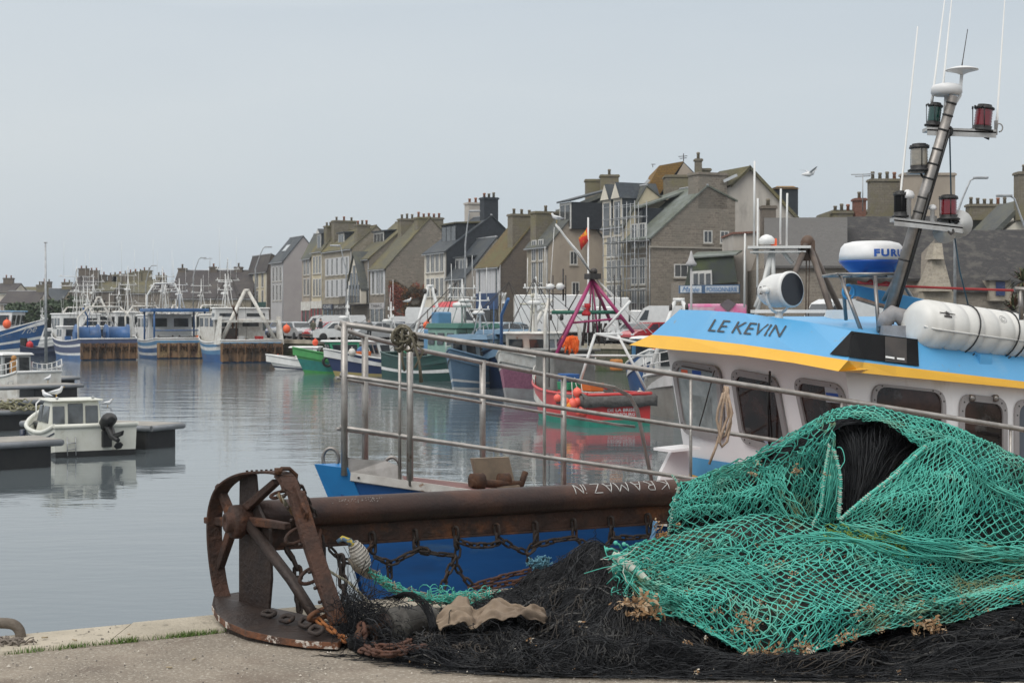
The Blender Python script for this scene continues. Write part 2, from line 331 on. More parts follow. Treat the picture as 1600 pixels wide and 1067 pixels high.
moss = brickmat('mossy_slate_roof', (.155,.145,.105), (.12,.115,.085), (.07,.07,.055), .3, .22, .015, rough=.9, bump=.5, wob=0, c3=(.19,.16,.065), sc3=.22, lo3=.45, hi3=.7)
lichen = brickmat('lichen_covered_roof', (.27,.155,.04), (.20,.12,.045), (.12,.08,.04), .3, .22, .015, rough=.9, bump=.5, wob=0, c3=(.11,.085,.05), sc3=.35, lo3=.5, hi3=.75)
greenroof = brickmat('green_grey_roof', (.15,.165,.13), (.12,.135,.115), (.08,.09,.08), .3, .22, .012, rough=.8, bump=.4, wob=0, c3=(.2,.22,.21), sc3=.4)
slatehung = brickmat('slate_hung_wall', (.045,.052,.062), (.035,.04,.048), (.02,.024,.03), .25, .18, .01, rough=.6, bump=.3, wob=0)
stackm = brickmat('lichened_chimney_stone', (.23,.205,.165), (.18,.16,.125), (.17,.15,.12), .4, .2, .02, c3=(.19,.17,.10), sc3=.6)
stackb = brickmat('red_brick', (.26,.09,.06), (.2,.07,.05), (.2,.17,.14), .22, .07, .012)
pot = mat('terracotta', (.32,.12,.06), (.22,.1,.06), rough=.8); potg = mat('grey_clay', (.2,.17,.12), (.14,.12,.09), rough=.8)
shut = mat('white_shutter', (.55,.55,.56), (.47,.47,.48)); framew = mat('window_frame', (.62,.61,.58)); sill = mat('sill_stone', (.36,.33,.28))
pane = mat('window_pane', (.05,.055,.06), (.10,.105,.11), sc=.5, rough=.08, spec=.7)
TOP = QZ
ROWA = Vector((11.2,125,0)); ROWD = Vector((-52,115,0)).normalized(); ROWN = Vector((-ROWD.y*-1, 0, 0))
ROWN = Vector((ROWD.y, -ROWD.x, 0))      # inland normal
def rowpt(px):
    k = (px-800)/FP; t = (k*ROWA.y-ROWA.x)/(ROWD.x-k*ROWD.y); return ROWA+ROWD*t
def zat(py, d): return EYE-(py-HOR)/FP*d
def window(root, O, ax, out, a, z, w_, h, shutters=False, fm=framew, pm=pane, sil=True, bars=1):
    p = Vector((O.x, O.y, 0))+ax*a+Vector((0,0,z))
    m = MB(); t = .09
    for (x0, z0, x1, z1) in ((0,0,t,h),(w_-t,0,w_,h),(t,0,w_-t,t),(t,h-t,w_-t,h)):
        m.obox(p+ax*x0+Vector((0,0,z0))-out*.05, ax*(x1-x0), out*.09, (0,0,z1-z0))
    for b in range(bars): m.obox(p+ax*(w_*(b+1)/(bars+1)-.03)+Vector((0,0,t))-out*.05, ax*.06, out*.085, (0,0,h-2*t))
    f = m.build('window', fm, root, w=True, uv=False)
    g = MB(); g.obox(p+ax*t+Vector((0,0,t))-out*.05, ax*(w_-2*t), out*.065, (0,0,h-2*t)); g.build('pane', pm, f, w=True, uv=False)
    if sil:
        s = MB(); s.obox(p-ax*.08+Vector((0,0,-.12))-out*.05, ax*(w_+.16), out*.16, (0,0,.12)); s.build('sill', sill, f, w=True, uv=False)
    if shutters:
        s = MB()
        for x0 in (-w_*.5-.02, w_+.02): s.obox(p+ax*x0-out*.02, ax*w_*.5, out*.07, (0,0,h))
        s.build('shutters', shut, f, w=True, uv=False)
def chimney(root, c, along, L_, W_, z0, z1, mt=None, pots=3, pm=None, cap=True):
    mt = mt or stackm; al = along.normalized(); ac = Vector((-al.y, al.x, 0)); c = Vector((c.x, c.y, 0)); m = MB()
    def ring(l, w_, za, zb): m.obox(c-al*l/2-ac*w_/2+Vector((0,0,za)), al*l, ac*w_, (0,0,zb-za))
    ring(L_, W_, z0, z1-.22)
    if cap: ring(L_+.2, W_+.2, z1-.22, z1-.06); ring(L_+.06, W_+.06, z1-.06, z1)
    ch = m.build('chimney', mt, root, w=True)
    for i in range(pots):
        q = c+al*(L_*((i+.5)/pots-.5))+Vector((0,0,z1)); k = MB(); h = .45+.2*R.random()
        k.lathe([(.15,-.02),(.13,h*.7),(.17,h*.75),(.15,h)], q, n=8); k.build('chimney_pot', pm or (pot if R.random()<.4 else potg), ch, w=True, uv=False)
    return ch
def gable_house(name, label, C, f, W, hd, ze, zr, wallm, roofm, wins=(), gwins=(), chim=(), zeb=None, hdb=None, back=None, overhang=.22, group=None, cat='house', gablem=None, skylights=(), ov_g=.1, sidew=False):
    """C = near corner at the facade, f = unit vector along the facade, n = into the plot"""
    f = f.normalized(); n = Vector((f.y, -f.x, 0)) if (f.y > .5 or f.y < -.9) else Vector((-f.y, f.x, 0))
    if n.y < 0 and abs(f.x) > .7: n = -n
    C = Vector((C.x, C.y, 0)); hdb = hdb or hd; zeb = zeb if zeb is not None else ze
    root = thing(name, label, cat, (C.x, C.y, TOP), 0, group)
    def q(a, b, z): return C+f*a+n*b+Vector((0,0,z))
    m = MB()
    pr = [(0,TOP-.4),(0,ze),(hd,zr),(hd+hdb,zeb),(hd+hdb,TOP-.4)]
    A = [q(0,b,z) for b,z in pr]; B = [q(W,b,z) for b,z in pr]
    m.poly(A, 1 if gablem else 0); m.poly(B[::-1], 1 if gablem else 0); m.poly([A[0],B[0],B[1],A[1]]); m.poly([A[3],B[3],B[4],A[4]])
    m.poly([A[1],B[1],B[2],A[2]]); m.poly([A[2],B[2],B[3],A[3]])
    m.build('wall', [wallm, gablem or wallm], root, w=True)
    r = MB(); t = .14
    for (b0,z0,b1,z1) in ((0,ze,hd,zr),(hd+hdb,zeb,hd,zr)):
        sl = Vector((b1-b0, z1-z0)); s = sl.normalized(); e0 = (b0-s.x*overhang, z0-s.y*overhang)
        up = Vector((-s.y, s.x)); up = up if up.y > 0 else -up
        sec = [(e0[0], e0[1]+.02), (b1, z1+.02), (b1+0, z1+.02+t), (e0[0]+up.x*t*.9, e0[1]+.02+up.y*t)]
        r.prism([q(-ov_g, b, z) for b, z in sec], f*(W+2*ov_g))
    rf = r.build('roof', roofm, root, w=True)
    rg = MB(); rg.tube([q(-ov_g-.01, hd, zr+t+.02), q(W+ov_g+.01, hd, zr+t+.02)], .09, 6); rg.build('ridge', potg if roofm in (moss, lichen) else galv, rf, w=True, uv=False)
    gt = MB(); gt.obox(q(-.05,-overhang-.12,ze-.22-overhang*(zr-ze)/hd*.0), f*(W+.1), n*.13, (0,0,.12)); gt.tube([q(.15,-.08,TOP),q(.15,-.08,ze-.2)], .05, 6)
    gt.build('gutter', galv, root, w=True, uv=False)
    for (a, z, w_, h, *k) in wins: window(root, C, f, -n, a, z, w_, h, *(k or ()))
    for (b, z, w_, h, *k) in gwins: window(root, C, n, -f, b, z, w_, h, *(k or ()))
    for ce in chim:
        if ce[0] in ('near','far'):
            side_, x0_, x1_, yt_, *k = ce; a = .8 if side_ == 'near' else W-.8; bb = []
            for px in (x0_, x1_):
                kx = (px-800)/FP; O2 = C+f*a; bb.append((kx*O2.y-O2.x)/(n.x-kx*n.y))
            b = sum(bb)/2; L_ = abs(bb[1]-bb[0]); zt_ = zat(yt_, (C+f*a+n*b).y); kk = k[0] if k else {}
            def rz(b): return ze+(zr-ze)*b/hd if b <= hd else zr-(zr-zeb)*((b-hd)/hdb)
            chimney(root, q(a,b,0), n, L_, kk.pop('w',1.2), min(rz(bb[0]),rz(bb[1]))-1, zt_, **kk); continue
        a, b, L_, W_, z1, *k = ce
        zb = ze+(zr-ze)*(min(b,hd)/hd) if b <= hd else zr-(zr-zeb)*((b-hd)/hdb)
        kk = k[0] if k else {}
        cc = q(a, b, 0); chimney(root, cc, n, L_, W_, zb-1.6, z1, **kk)
    for (a, b, w_, l) in skylights:
        s = Vector((hd, zr-ze)).normalized(); k = MB()
        z = ze+(zr-ze)*b/hd
        k.obox(q(a, b, z+.12), f*w_, n*s.x*l+Vector((0,0,s.y*l)), (n*-s.y+Vector((0,0,s.x)))*.12); k.build('skylight', [mat('skylight_glass', (.5,.52,.53), rough=.1)], rf, w=True, uv=False)
    return root, q, f, n
def dormer(root, q, f, n, a, b, w_, h, z, depth, roofm=slate, pointed=False, side=slatehung, front=creamw, rise=.7, nb=1):
    """small window house on the roof; front at (a..a+w_, b), sill height z"""
    m = MB(); m.obox(q(a,b,z), f*w_, n*depth, (0,0,h), 0)
    d = m.build('dormer', side, root, w=True)
    k = MB(); k.obox(q(a,b-.03,z), f*w_, -n*.05, (0,0,h)); k.build('dormer_front', front, d, w=True, uv=False)
    nw = nb; ww = (w_-.2*(nw+1))/nw
    for i in range(nw):
        g = MB(); g.obox(q(a+.2+i*(ww+.2), b-.08, z+.2), f*ww, -n*.03, (0,0,h-.45)); g.build('dormer_window', pane, d, w=True, uv=False)
    r = MB()
    if pointed:
        A = [q(a-.15,b-.25,z+h), q(a+w_/2,b-.25,z+h+rise), q(a+w_+.15,b-.25,z+h)]; r.prism(A, n*(depth+.4))
        k = MB(); k.prism([q(a,b-.27,z+h+.02), q(a+w_/2,b-.27,z+h+rise-.12), q(a+w_,b-.27,z+h+.02)], n*-.04); k.build('gable_board', front, d, w=True, uv=False)
    else: r.obox(q(a-.2,b-.3,z+h), f*(w_+.4), n*(depth+.5)+Vector((0,0,rise*.3)), (0,0,.16))
    r.build('dormer_roof', roofm, d, w=True)
def rowhouse(name, label, xl, xr, eave, ridge, wallm, roofm, **k):
    C = rowpt(xr); F = rowpt(xl); W = (F-C).length; ze = zat(eave, C.y)
    kx = (ridge[0]-800)/FP; hd = (kx*C.y-C.x)/(ROWN.x-kx*ROWN.y); zr = zat(ridge[1], C.y+ROWN.y*hd)
    k.setdefault('hdb', hd)
    return gable_house(name, label, C, ROWD, W, hd, ze, zr, wallm, roofm, **k)+((C, W, hd, ze, zr),)
def grid(W, n, z0, w_, h, edge=.9, sh=False, fm=framew): # n windows evenly over the facade
    return [(edge+(W-2*edge)*(i+.5)/n-w_/2, z0, w_, h, sh, fm) for i in range(n)]
def Wof(xl, xr): return (rowpt(xl)-rowpt(xr)).length
def zr_(py, px): return zat(py, rowpt(px).y)
HG = 'houses along the harbour street'
def shopfront(root, xl, xr, ztop, band, mt, glassy=True, text=None, tm=None, h=.75):
    C = rowpt(xr); F = rowpt(xl); W = (F-C).length; out = -ROWN
    m = MB(); m.obox(Vector((C.x,C.y,ztop))+out*.02, ROWD*W, out*.16, (0,0,h)); s = m.build('shop_fascia', mt, root, w=True, uv=False)
    k = MB(); k.obox(Vector((C.x,C.y,TOP))+out*.01+ROWD*.3, ROWD*(W-.6), out*.08, (0,0,ztop-TOP-.02)); g = k.build('shop_window', pane, root, w=True, uv=False)
    b = MB(); nb = max(2, int(W/1.6))
    for i in range(nb+1): b.obox(Vector((C.x,C.y,TOP))+out*.09+ROWD*(.25+(W-.5)*i/nb-.06), ROWD*.12, out*.06, (0,0,ztop-TOP-.02))
    b.build('shop_mullions', band, g, w=True, uv=False)
    if text:
        o = Vector((C.x,C.y,ztop))+out*.2; a = o+ROWD*(W*.88)+Vector((0,0,h*.25)); c = o+ROWD*(W*.12)+Vector((0,0,h*.25)); up = Vector((0,0,h*.55))
        lettering(text, quadfn(a, c, c+up, a+up), tm or navy, s)
# --- distant skyline on the far left
FG = 'distant houses at the harbour head'
def fhouse(label, xl, xr, eave, ridge, d, wallm, roofm, dep=5, **k):
    C = P(xl, 500, d); W = (xr-xl)/FP*d
    return gable_house('stone_house', label, C, Vector((1,0,0)), W, dep, zat(eave,d), zat(ridge,d+dep), wallm, roofm, cat='house', group=FG, **k)
def fw(xl, xr, n, z, d, w_=.9, h=1.3):
    W = (xr-xl)/FP*d; return [(W*(i+.5)/n-w_/2, z, w_, h) for i in range(n)]
far = [
 ('grey roofed cottage at the left edge of the skyline', -12,20,458,444,300,creamw,slate3,[(.6,1.2)],1),
 ('low grey house with small dormers right of the left edge', 0,58,474,456,270,beige,slate3,[(58,0)],3),
 ('cottage with yellow mossy roof beside the long low grey house', 24,66,466,450,310,granite3,moss,[(62,1)],2),
 ('cream gabled cottage behind the dark trees', 62,98,470,452,305,cream,slate,[(96,0)],2),
 ('tall narrow brown stone house with thick chimney', 113,128,452,430,300,granite2,slate3,[(120,0)],1),
 ('brown stone house with the pointed chimney', 126,142,448,436,298,granite,slate3,[(136,-3)],1),
 ('brown stone terrace with three chimneys behind the masts', 140,178,455,440,300,granite2,moss,[(148,0),(166,1),(176,0)],3),
 ('mossy roofed house left of the radio mast', 176,206,450,441,305,granite3,moss,[(182,-2),(198,-4)],2),
 ('pale chimneyed house behind the blue trawlers', 198,240,458,438,300,granite,moss,[(206,-3),(220,-5)],3),
 ('small brown house left of the long slate roof', 236,268,455,443,290,granite,slate3,[(242,-2)],2)]
for lab, xl, xr, ev, rd, d, wm_, rm_, ch, nw in far:
    r, q, f, n = fhouse(lab, xl, xr, ev, rd, d, wm_, rm_, wins=fw(xl, xr, nw, TOP+3.2, d))
    for cx, dy in ch:
        b = (cx-xl)/FP*d; b = max(.8, min(b, (xr-xl)/FP*d-.6)); chimney(r, q(b,5,0), f, 1.9, 1.0, zat(rd,d)-1.5, zat(rd-12+dy,d), mt=stackm if R.random()<.5 else granite2, pots=2)
r, q, f, n = gable_house('long_house', 'long low stone building under a plain dark slate roof with three chimneys', P(266,500,235), Vector((1,0,0)), 126/FP*235, 6, zat(466,235), zat(424,241), granite3, slate3, cat='house',
   wins=[(4.5,TOP+.2,1.6,3),(9,TOP+.5,1,1.5),(11.2,TOP+.5,1,1.5)])
for cx in (272, 322, 362): chimney(r, q((cx-266)/FP*235,6,0), f, 1.2, 1.0, zat(430,241), zat(417 if cx>300 else 419,241), mt=granite2, pots=1)
# --- harbour street, far to near
W = Wof(388,417); z = zr_
r,q,f,n,i_ = rowhouse('row_house','cream corner house with green ground floor at the far end of the street',388,417,424,(424,398),cream,slate3,wins=grid(W,3,z(450,402),1.2,2.4)+grid(W,3,z(474,402),1.2,2.0),hdb=6,group=HG,gablem=granite2,
   chim=[(18,3.5,1.6,1,z(412,400))])
shopfront(r,390,416,z(480,400),green:=mat('dark_green_paint',(.03,.08,.07)),green)
W = Wof(423,443)
r,q,f,n,i_ = rowhouse('row_house','pale grey house with blank lilac side wall and grey slate roof',423,443,408,(474,370),greyw,slate,gablem=lilac,wins=grid(W,3,z(440,433),1.0,2.2,.6)+grid(W,3,z(470,433),1.0,2.4,.6),skylights=[(3,1.2,1.8,1.2)],group=HG)
W = Wof(472,486)
r,q,f,n,i_ = rowhouse('row_house','narrow brown house with pink shop awning',472,486,403,(505,365),beige,slate2,wins=grid(W,2,z(430,479),1.1,2.4,.5)+grid(W,2,z(462,479),1.1,2.4,.5),group=HG)
shopfront(r,472,486,z(485,479),mat('pink_paint',(.5,.12,.14)),offw,h=1.2)
W = Wof(487,504)
r,q,f,n,i_ = rowhouse('row_house','narrow cream house with red shop sign and tall pointed dormer',487,504,392,(526,362),cream,moss,wins=grid(W,3,z(428,495),1.0,2.4,.5)+grid(W,3,z(463,495),1.0,2.4,.5),group=HG,chim=[('near',508,519,353,{'pots':2})])
shopfront(r,487,504,z(482,495),mat('red_paint',(.45,.03,.05)),offw,h=1.0)
dormer(r,q,f,n,W*.3,.3,1.7,2.6,i_[3]-.2,3.4,pointed=True,side=slate,front=framew)
W = Wof(505,550)
r,q,f,n,i_ = rowhouse('row_house','tall granite house with white shutters over the pale blue shop',505,550,388,(588,354),granite3,moss,
   wins=grid(W,5,z(430,527),.95,2.3,1.0,True)+grid(W,5,z(464,527),.95,2.3,1.0,True),group=HG,chim=[('far',520,555,345,{'pots':3}),('near',556,576,351,{'pots':3})])
shopfront(r,522,549,z(484,540),mat('black_shop_front',(.03,.03,.032)),dark,text='BAR DU PORT',tm=white)
shopfront(r,506,521,z(484,515),mat('pale_blue_paint',(.16,.25,.33)),navy,text='CAFE',tm=white)
dormer(r,q,f,n,W*.55,1.2,2.4,1.6,i_[3]+.7,3,side=slatehung,front=framew,nb=2)
W = Wof(552,577)
r,q,f,n,i_ = rowhouse('row_house','mossy roofed house with white balcony gable above the black bar',552,577,404,(645,345),granite,moss,wins=grid(W,4,z(474,563),1.3,2.4,.3),group=HG)
# white timber gable with balcony
k = MB(); k.prism([q(.4,-.9,z(452,563)), q(W-.4,-.9,z(452,563)), q(W*.5,-.9,z(399,563))], ROWN*2.2); g = k.build('gable_front', creamw, r, w=True)
k = MB(); k.obox(q(.2,-1.0,z(475,563)), f*(W-.4), n*.7, (0,0,z(452,563)-z(475,563))); k.build('bay_wall', creamw, r, w=True)
k = MB()
for i in range(4): k.obox(q(.7+i*(W-1.4)/4,-1.08,z(473,563)), f*((W-1.4)/4-.35), n*.06, (0,0,2.2))
for i in range(3): k.obox(q(W*.5-1.6+i*1.15,-.97,z(448,563)), f*.8, n*.06, (0,0,2.6-abs(i-1)*.9))
k.build('bay_window', pane, r, w=True, uv=False)
k = MB(); k.obox(q(-.1,-1.9,z(478,563)), f*(W+.2), n*1.9, (0,0,.18)); 
for i in range(16): k.obox(q(i*W/15,-1.85,z(478,563)+.18), f*.04, n*.04, (0,0,1.0))
k.obox(q(0,-1.87,z(478,563)+1.15), f*W, n*.06, (0,0,.06)); k.build('balcony', dark, r, w=True, uv=False)
for sgn in (0, 1):
    k = MB(); a0, a1 = (.1, W*.5) if sgn == 0 else (W-.1, W*.5)
    k.hexa([q(a0,-1.1,z(455,563)),q(a0,4,z(455,563)),q(a1,4,z(396,563)),q(a1,-1.1,z(396,563)),q(a0,-1.1,z(455,563)+.25),q(a0,4,z(455,563)+.25),q(a1,4,z(396,563)+.25),q(a1,-1.1,z(396,563)+.25)]); k.build('gable_roof', slate2, r, w=True)
k = MB(); dz = z(380,600)
dormer(r,q,f,n,W*.3,2.6,3.8,1.4,i_[3]+ (i_[4]-i_[3])*2.6/i_[2]-.1,2.5,side=slatehung,front=framew,nb=3)
W = Wof(578,603)
r,q,f,n,i_ = rowhouse('row_house','granite house with huge ivy covered side wall and broad chimney stack',578,603,419,(672,341),granite,moss,gablem=granite,
   wins=grid(W,3,z(460,590),1.0,2.9,.5,True),group=HG,hdb=6,chim=[('near',650,690,340,{'pots':5}),('far',624,648,342,{'pots':3})])
shopfront(r,579,602,z(483,590),offw,greyw,text='TABAC',tm=dark)
IVY = (q, i_)
W = Wof(663,697)
r,q,f,n,i_ = rowhouse('row_house','off white house with slate hung side wall and row of roof dormers',663,697,393,(768,338),creamw,slate,gablem=slatehung,
   wins=grid(W,4,z(426,680),1.05,2.1,.5)+grid(W,4,z(464,680),1.05,2.1,.5),group=HG,hdb=4.5,
   chim=[('near',753,775,309,{'mt':slatehung,'pots':3}),('far',729,748,317,{'mt':greyr,'pots':2,'pm':pot})])
dormer(r,q,f,n,.8,1.6,W-2.2,2.2,i_[3]+.9,4,side=slatehung,front=slatehung,nb=3,roofm=moss)
W = Wof(698,727)
r,q,f,n,i_ = rowhouse('row_house','low grey house with slate roof and bay dormer over the red awning',698,727,434,(776,372),greyr,slate,wins=grid(W,3,z(468,712),1.1,2.2,.5),group=HG)
dormer(r,q,f,n,W*.25,.8,3.2,1.7,i_[3]+.5,3,side=slatehung,front=framew,nb=3)
shopfront(r,699,726,z(485,712),mat('blue_sign',(.05,.09,.35)),dark)
W = Wof(745,781)
r,q,f,n,i_ = rowhouse('row_house','cream house with brown mossy roof and dark granite side wall',745,781,416,(832,352),cream,mossb:=brickmat('brown_moss_roof',(.17,.125,.06),(.13,.10,.055),(.08,.07,.04),.3,.22,.015,rough=.9,bump=.5,wob=0,c3=(.12,.12,.06),sc3=.4),gablem=granite2,
   wins=grid(W,4,z(462,762),1.15,3.0,.4,True),group=HG,hdb=5,chim=[('near',797,833,335,{'pots':3})])
shopfront(r,746,780,z(483,763),dark,mat('blue_frames',(.02,.05,.13)),h=1.6)
W = Wof(823,857)
r,q,f,n,i_ = rowhouse('row_house','narrow granite house with grey roof and wide lichened chimney',823,857,384,(905,326),granite3,slate2,gablem=beige,
   wins=grid(W,2,z(408,840),1.0,2.0,.9)+grid(W,2,z(450,840),1.0,2.5,.9)+grid(W,2,z(482,840),1.1,2.4,.9),group=HG,
   chim=[('far',833,872,331,{'pots':1})],gwins=[(2.2,z(410,857)-.2,.8,1.3),(2.4,z(462,857)-.2,.8,1.5)])
dormer(r,q,f,n,-.4,2.2,2.4,2.5,i_[3]+1.6,5,side=slatehung,front=framew,nb=2,rise=5)
W = Wof(943,977)
r,q,f,n,i_ = rowhouse('row_house','tall cream house with two pointed dormers and a large twin chimney',943,977,352,(1010,292),cream,slate2,gablem=cream,
   wins=grid(W,3,z(402,960),.8,1.8,.6)+grid(W,3,z(441,960),.8,1.9,.6)+grid(W,3,z(478,960),.8,1.8,.6),group=HG,hdb=5,
   chim=[])
for a in (W*.12, W*.62): dormer(r,q,f,n,a,-.02,1.5,3.2,i_[3]-.9,3.5,pointed=True,side=slate,front=creamw,rise=1.4)
# long sloping house behind, seen side-on with its slate cheek
C = rowpt(865); C2 = C+ROWN*1.2-ROWD*1.0
W = 9
d0 = C2.y
gable_house('row_house','long weathered render house with steep coping between granite and cream houses',P(858,500,157),Vector((1,0,0)).lerp(ROWN,.5),11,4.5,zat(392,157),zat(340,160),beige,slate2,wins=[(1.5,zat(470,158),.9,1.5),(3.9,zat(440,158),.9,1.5)],group=HG)
C = P(870,500,150); k = ROWN.normalized()
root = thing('row_house','brown rendered side wall rising to the right behind the striped crane boom','house',(C.x,C.y,TOP),0,HG)
m = MB(); pl = [C+Vector((0,0,zat(385,150)-C.z))]
def gp(px, py, d): return P(px, py, d)
m.prism([gp(860,505,152),gp(975,505,150),gp(975,300,150),gp(945,312,150.5),gp(862,392,152)], (0,1.5,0)); m.build('wall', beige, root, w=True)
m = MB(); m.prism([gp(860,388,151.7),gp(944,306,150.2),gp(944,313,150.2),gp(860,396,151.7)], (0,6,0)); m.prism([gp(866,436,151.8),gp(978,330,149.7),gp(978,338,149.7),gp(866,445,151.8)], (0,-.5,0)); m.build('coping', slate2, root, w=True)
m = MB(); m.prism([gp(866,382,153.5),gp(942,318,153),gp(942,303,153),gp(878,335,153)], (0,.4,0)); m.build('slate_cheek', slatehung, root, w=True)
m = MB(); m.hexa([gp(866,338,152.6),gp(944,307,152),gp(944,307,160),gp(866,338,160),gp(866,332,152.6),gp(944,300,152),gp(944,300,160),gp(866,332,160)]); m.build('roof', slate2, root, w=True)
m = MB(); m.prism([gp(921,372,151),gp(936,372,150.8),gp(936,388,150.8),gp(921,388,151)],(0,-.9,0)); m.build('lean_to', slatehung, root, w=True)
m = MB(); m.prism([gp(905,437,150.9),gp(914,437,150.9),gp(914,455,150.9),gp(905,455,150.9)],(0,-.15,0)); m.build('window', pane, root, w=True, uv=False)
chimney(root, P(928,500,156), Vector((1,0,0)), 27/FP*156, 1.6, zat(335,156), zat(281,156), pots=0); chimney(root, P(952,500,154.5), Vector((1,0,0)), 28/FP*154.5, 1.6, zat(345,154.5), zat(274,154.5), pots=1)
# granite scaffolded house with the big gable
W = Wof(978,1018)
C = rowpt(1018)
r,q,f,n,i_ = rowhouse('gabled_house','big granite gable house with huge central chimney stack and scaffolded front',978,1018,372,(1105,292),granite,greenroof,gablem=granite,hdb=8.4,zeb=zat(362,C.y+7),group=HG,
   wins=grid(W,2,z(387,998),1.0,2.0,.8)+grid(W,2,z(445,998),1.0,2.2,.8)+grid(W,2,z(492,998),1.0,2.2,.8),
   gwins=[(6.5-1.6,z(378,1018),.85,1.05),(6.5,z(378,1018),.85,1.05),(2.1,z(433,1018),1.9,1.1,False,framew,pane,True,2)],
   chim=[('near',1083,1128,271,{'pots':0,'w':1.6,'mt':granite})])
m = MB(); m.obox(q(-.16,-.3,z(387,1018)), n*11, f*.1, (0,0,.14)); m.build('string_course', sill, r, w=True)
dormer(r,q,f,n,3.2,1.1,2.6,2.0,i_[3]+.7,5,side=slatehung,front=slatehung,nb=2,roofm=greenroof,rise=6)
# scaffolding
sc = thing('scaffolding','grey tube scaffolding standing against the granite house front','scaffolding',tuple(q(W/2,-1,TOP)))
m = MB(); ys = [(-.35,), (-1.5,)]
H = i_[3]+2.4
for a in np.linspace(.1, W+1.2, 5):
    for b in (-.4, -1.5): m.tube([q(a,b,TOP), q(a,b,H+.6)], .035, 5)
m.build('standards', galv, sc, w=True, uv=False)
m = MB(); zz = TOP+2
while zz < H+.5:
    for b in (-.4, -1.5): m.tube([q(0,b,zz), q(W+1.4,b,zz)], .03, 5); m.tube([q(0,b,zz+1), q(W+1.4,b,zz+1)], .025, 5)
    for a in np.linspace(.1, W+1.2, 5): m.tube([q(a,-.3,zz), q(a,-1.6,zz)], .03, 5)
    zz += 2
m.tube([q(.1,-1.5,TOP), q(5,-1.5,TOP+6)], .025, 5); m.build('ledgers', galv, sc, w=True, uv=False)
m = MB()
for zz in (TOP+4, TOP+8): m.obox(q(.1,-.45,zz+.04), f*(W+1), n*-1.0, (0,0,.06))
m.build('boards', mat('scaffold_boards', (.12,.12,.11)), sc, w=True)
# tall lichen-roofed house behind
D = 142
def flat_house(name, label, pts, d, th, mt, cat='house', **k):
    root = thing(name, label, cat, tuple(P(pts[0][0], 500, d).xy)+(TOP,), 0, k.get('group'))
    m = MB(); m.prism([P(x,y,d) for x,y in pts], (0,th,0)); m.build('wall', mt, root, w=True); return root
r = flat_house('gabled_house','tall house behind with bright orange lichen roof and two aerials',[(1000,505),(1090,505),(1090,275),(1068,253),(1044,282),(1040,300),(1000,345)],D,9,slatehung,group=HG)
m = MB(); m.prism([P(983,348,D-.3),P(1000,345,D-.3),P(1069,252,D-.3),P(1030,259,D-.3)],(0,10,0)); m.build('roof', lichen, r, w=True)
m = MB(); m.prism([P(1048,290,D-.2),P(1088,276,D-.2),P(1068,255,D-.2)],(0,-.2,0)); m.build('gable', beige, r, w=True)
m = MB(); m.prism([P(1002,292,D-.35),P(1006,294,D-.35),P(1016,282,D-.35),P(1012,280,D-.35)],(0,-.15,0)); m.build('skylight', [mat('skylight_glass', (.5,.52,.53), rough=.1)], r, w=True, uv=False)
m = MB(); m.tube([P(1020,262,D),P(1020,257,D)],.04,4); m.tube([P(1017,257,D),P(1024,257,D)],.03,4); m.tube([P(1068,252,D),P(1068,240,D)],.05,4); m.tube([P(1060,245,D),P(1074,244,D)],.03,4); m.tube([P(1062,248,D),P(1073,247,D)],.03,4); m.build('aerial', dark, r, w=True, uv=False)
chimney(r, P(1091,500,D+.3), Vector((1,0,0)), .62, .7, zat(285,D), zat(248,D), mt=stackm, pots=1)
chimney(r, P(1058,500,D-2.5), Vector((1,0,0)), 2.3, 2.3, zat(330,D), zat(275,D-2.5), mt=stackm, pots=0)
chimney(r, P(1102,500,D+1), Vector((1,0,0)), .9, .7, zat(285,D), zat(262,D), mt=stackm, pots=0)
# rendered gable house to its right
r = flat_house('gabled_house','bare grey rendered gable house with dark verge right of the granite gable',[(1130,505),(1262,505),(1262,350),(1250,345),(1173,262),(1144,288),(1130,300)],128,9,greyr,group=HG)
m = MB(); m.prism([P(1124,268,128.5),P(1173,259,127.5),P(1143,289,127.5),P(1128,292,128)],(0,9,0)); m.prism([P(1172,258,127.6),P(1255,346,127.6),P(1252,350,127.6),P(1172,264,127.6)],(0,9,0)); m.prism([P(1173,258,127.6),P(1143,288,127.6),P(1144,292,127.6),P(1173,264,127.6)],(0,.8,0)); m.build('roof', moss, r, w=True)
m = MB(); m.prism([P(1129,282,127.4),P(1150,272,127.4),P(1152,276,127.4),P(1131,286,127.4)],(0,-.3,0)); m.build('skylight', [mat('skylight_glass', (.5,.52,.53), rough=.1)], r, w=True, uv=False)
m = MB(); m.prism([P(1209,293,132),P(1247,293,132),P(1247,337,132),P(1238,330,132),P(1209,330,132)],(0,5,0)); m.build('slate_turret', slatehung, r, w=True)
m = MB(); m.prism([P(1207,295,131.8),P(1249,295,131.8),P(1240,291,133.5),P(1214,291,133.5)],(0,.4,0)); m.build('turret_roof', lichen, r, w=True)
chimney(r, P(1200,500,112), Vector((1,0,0)), 1.0, 1.0, TOP+2, zat(322,112), mt=granite2, pots=1)
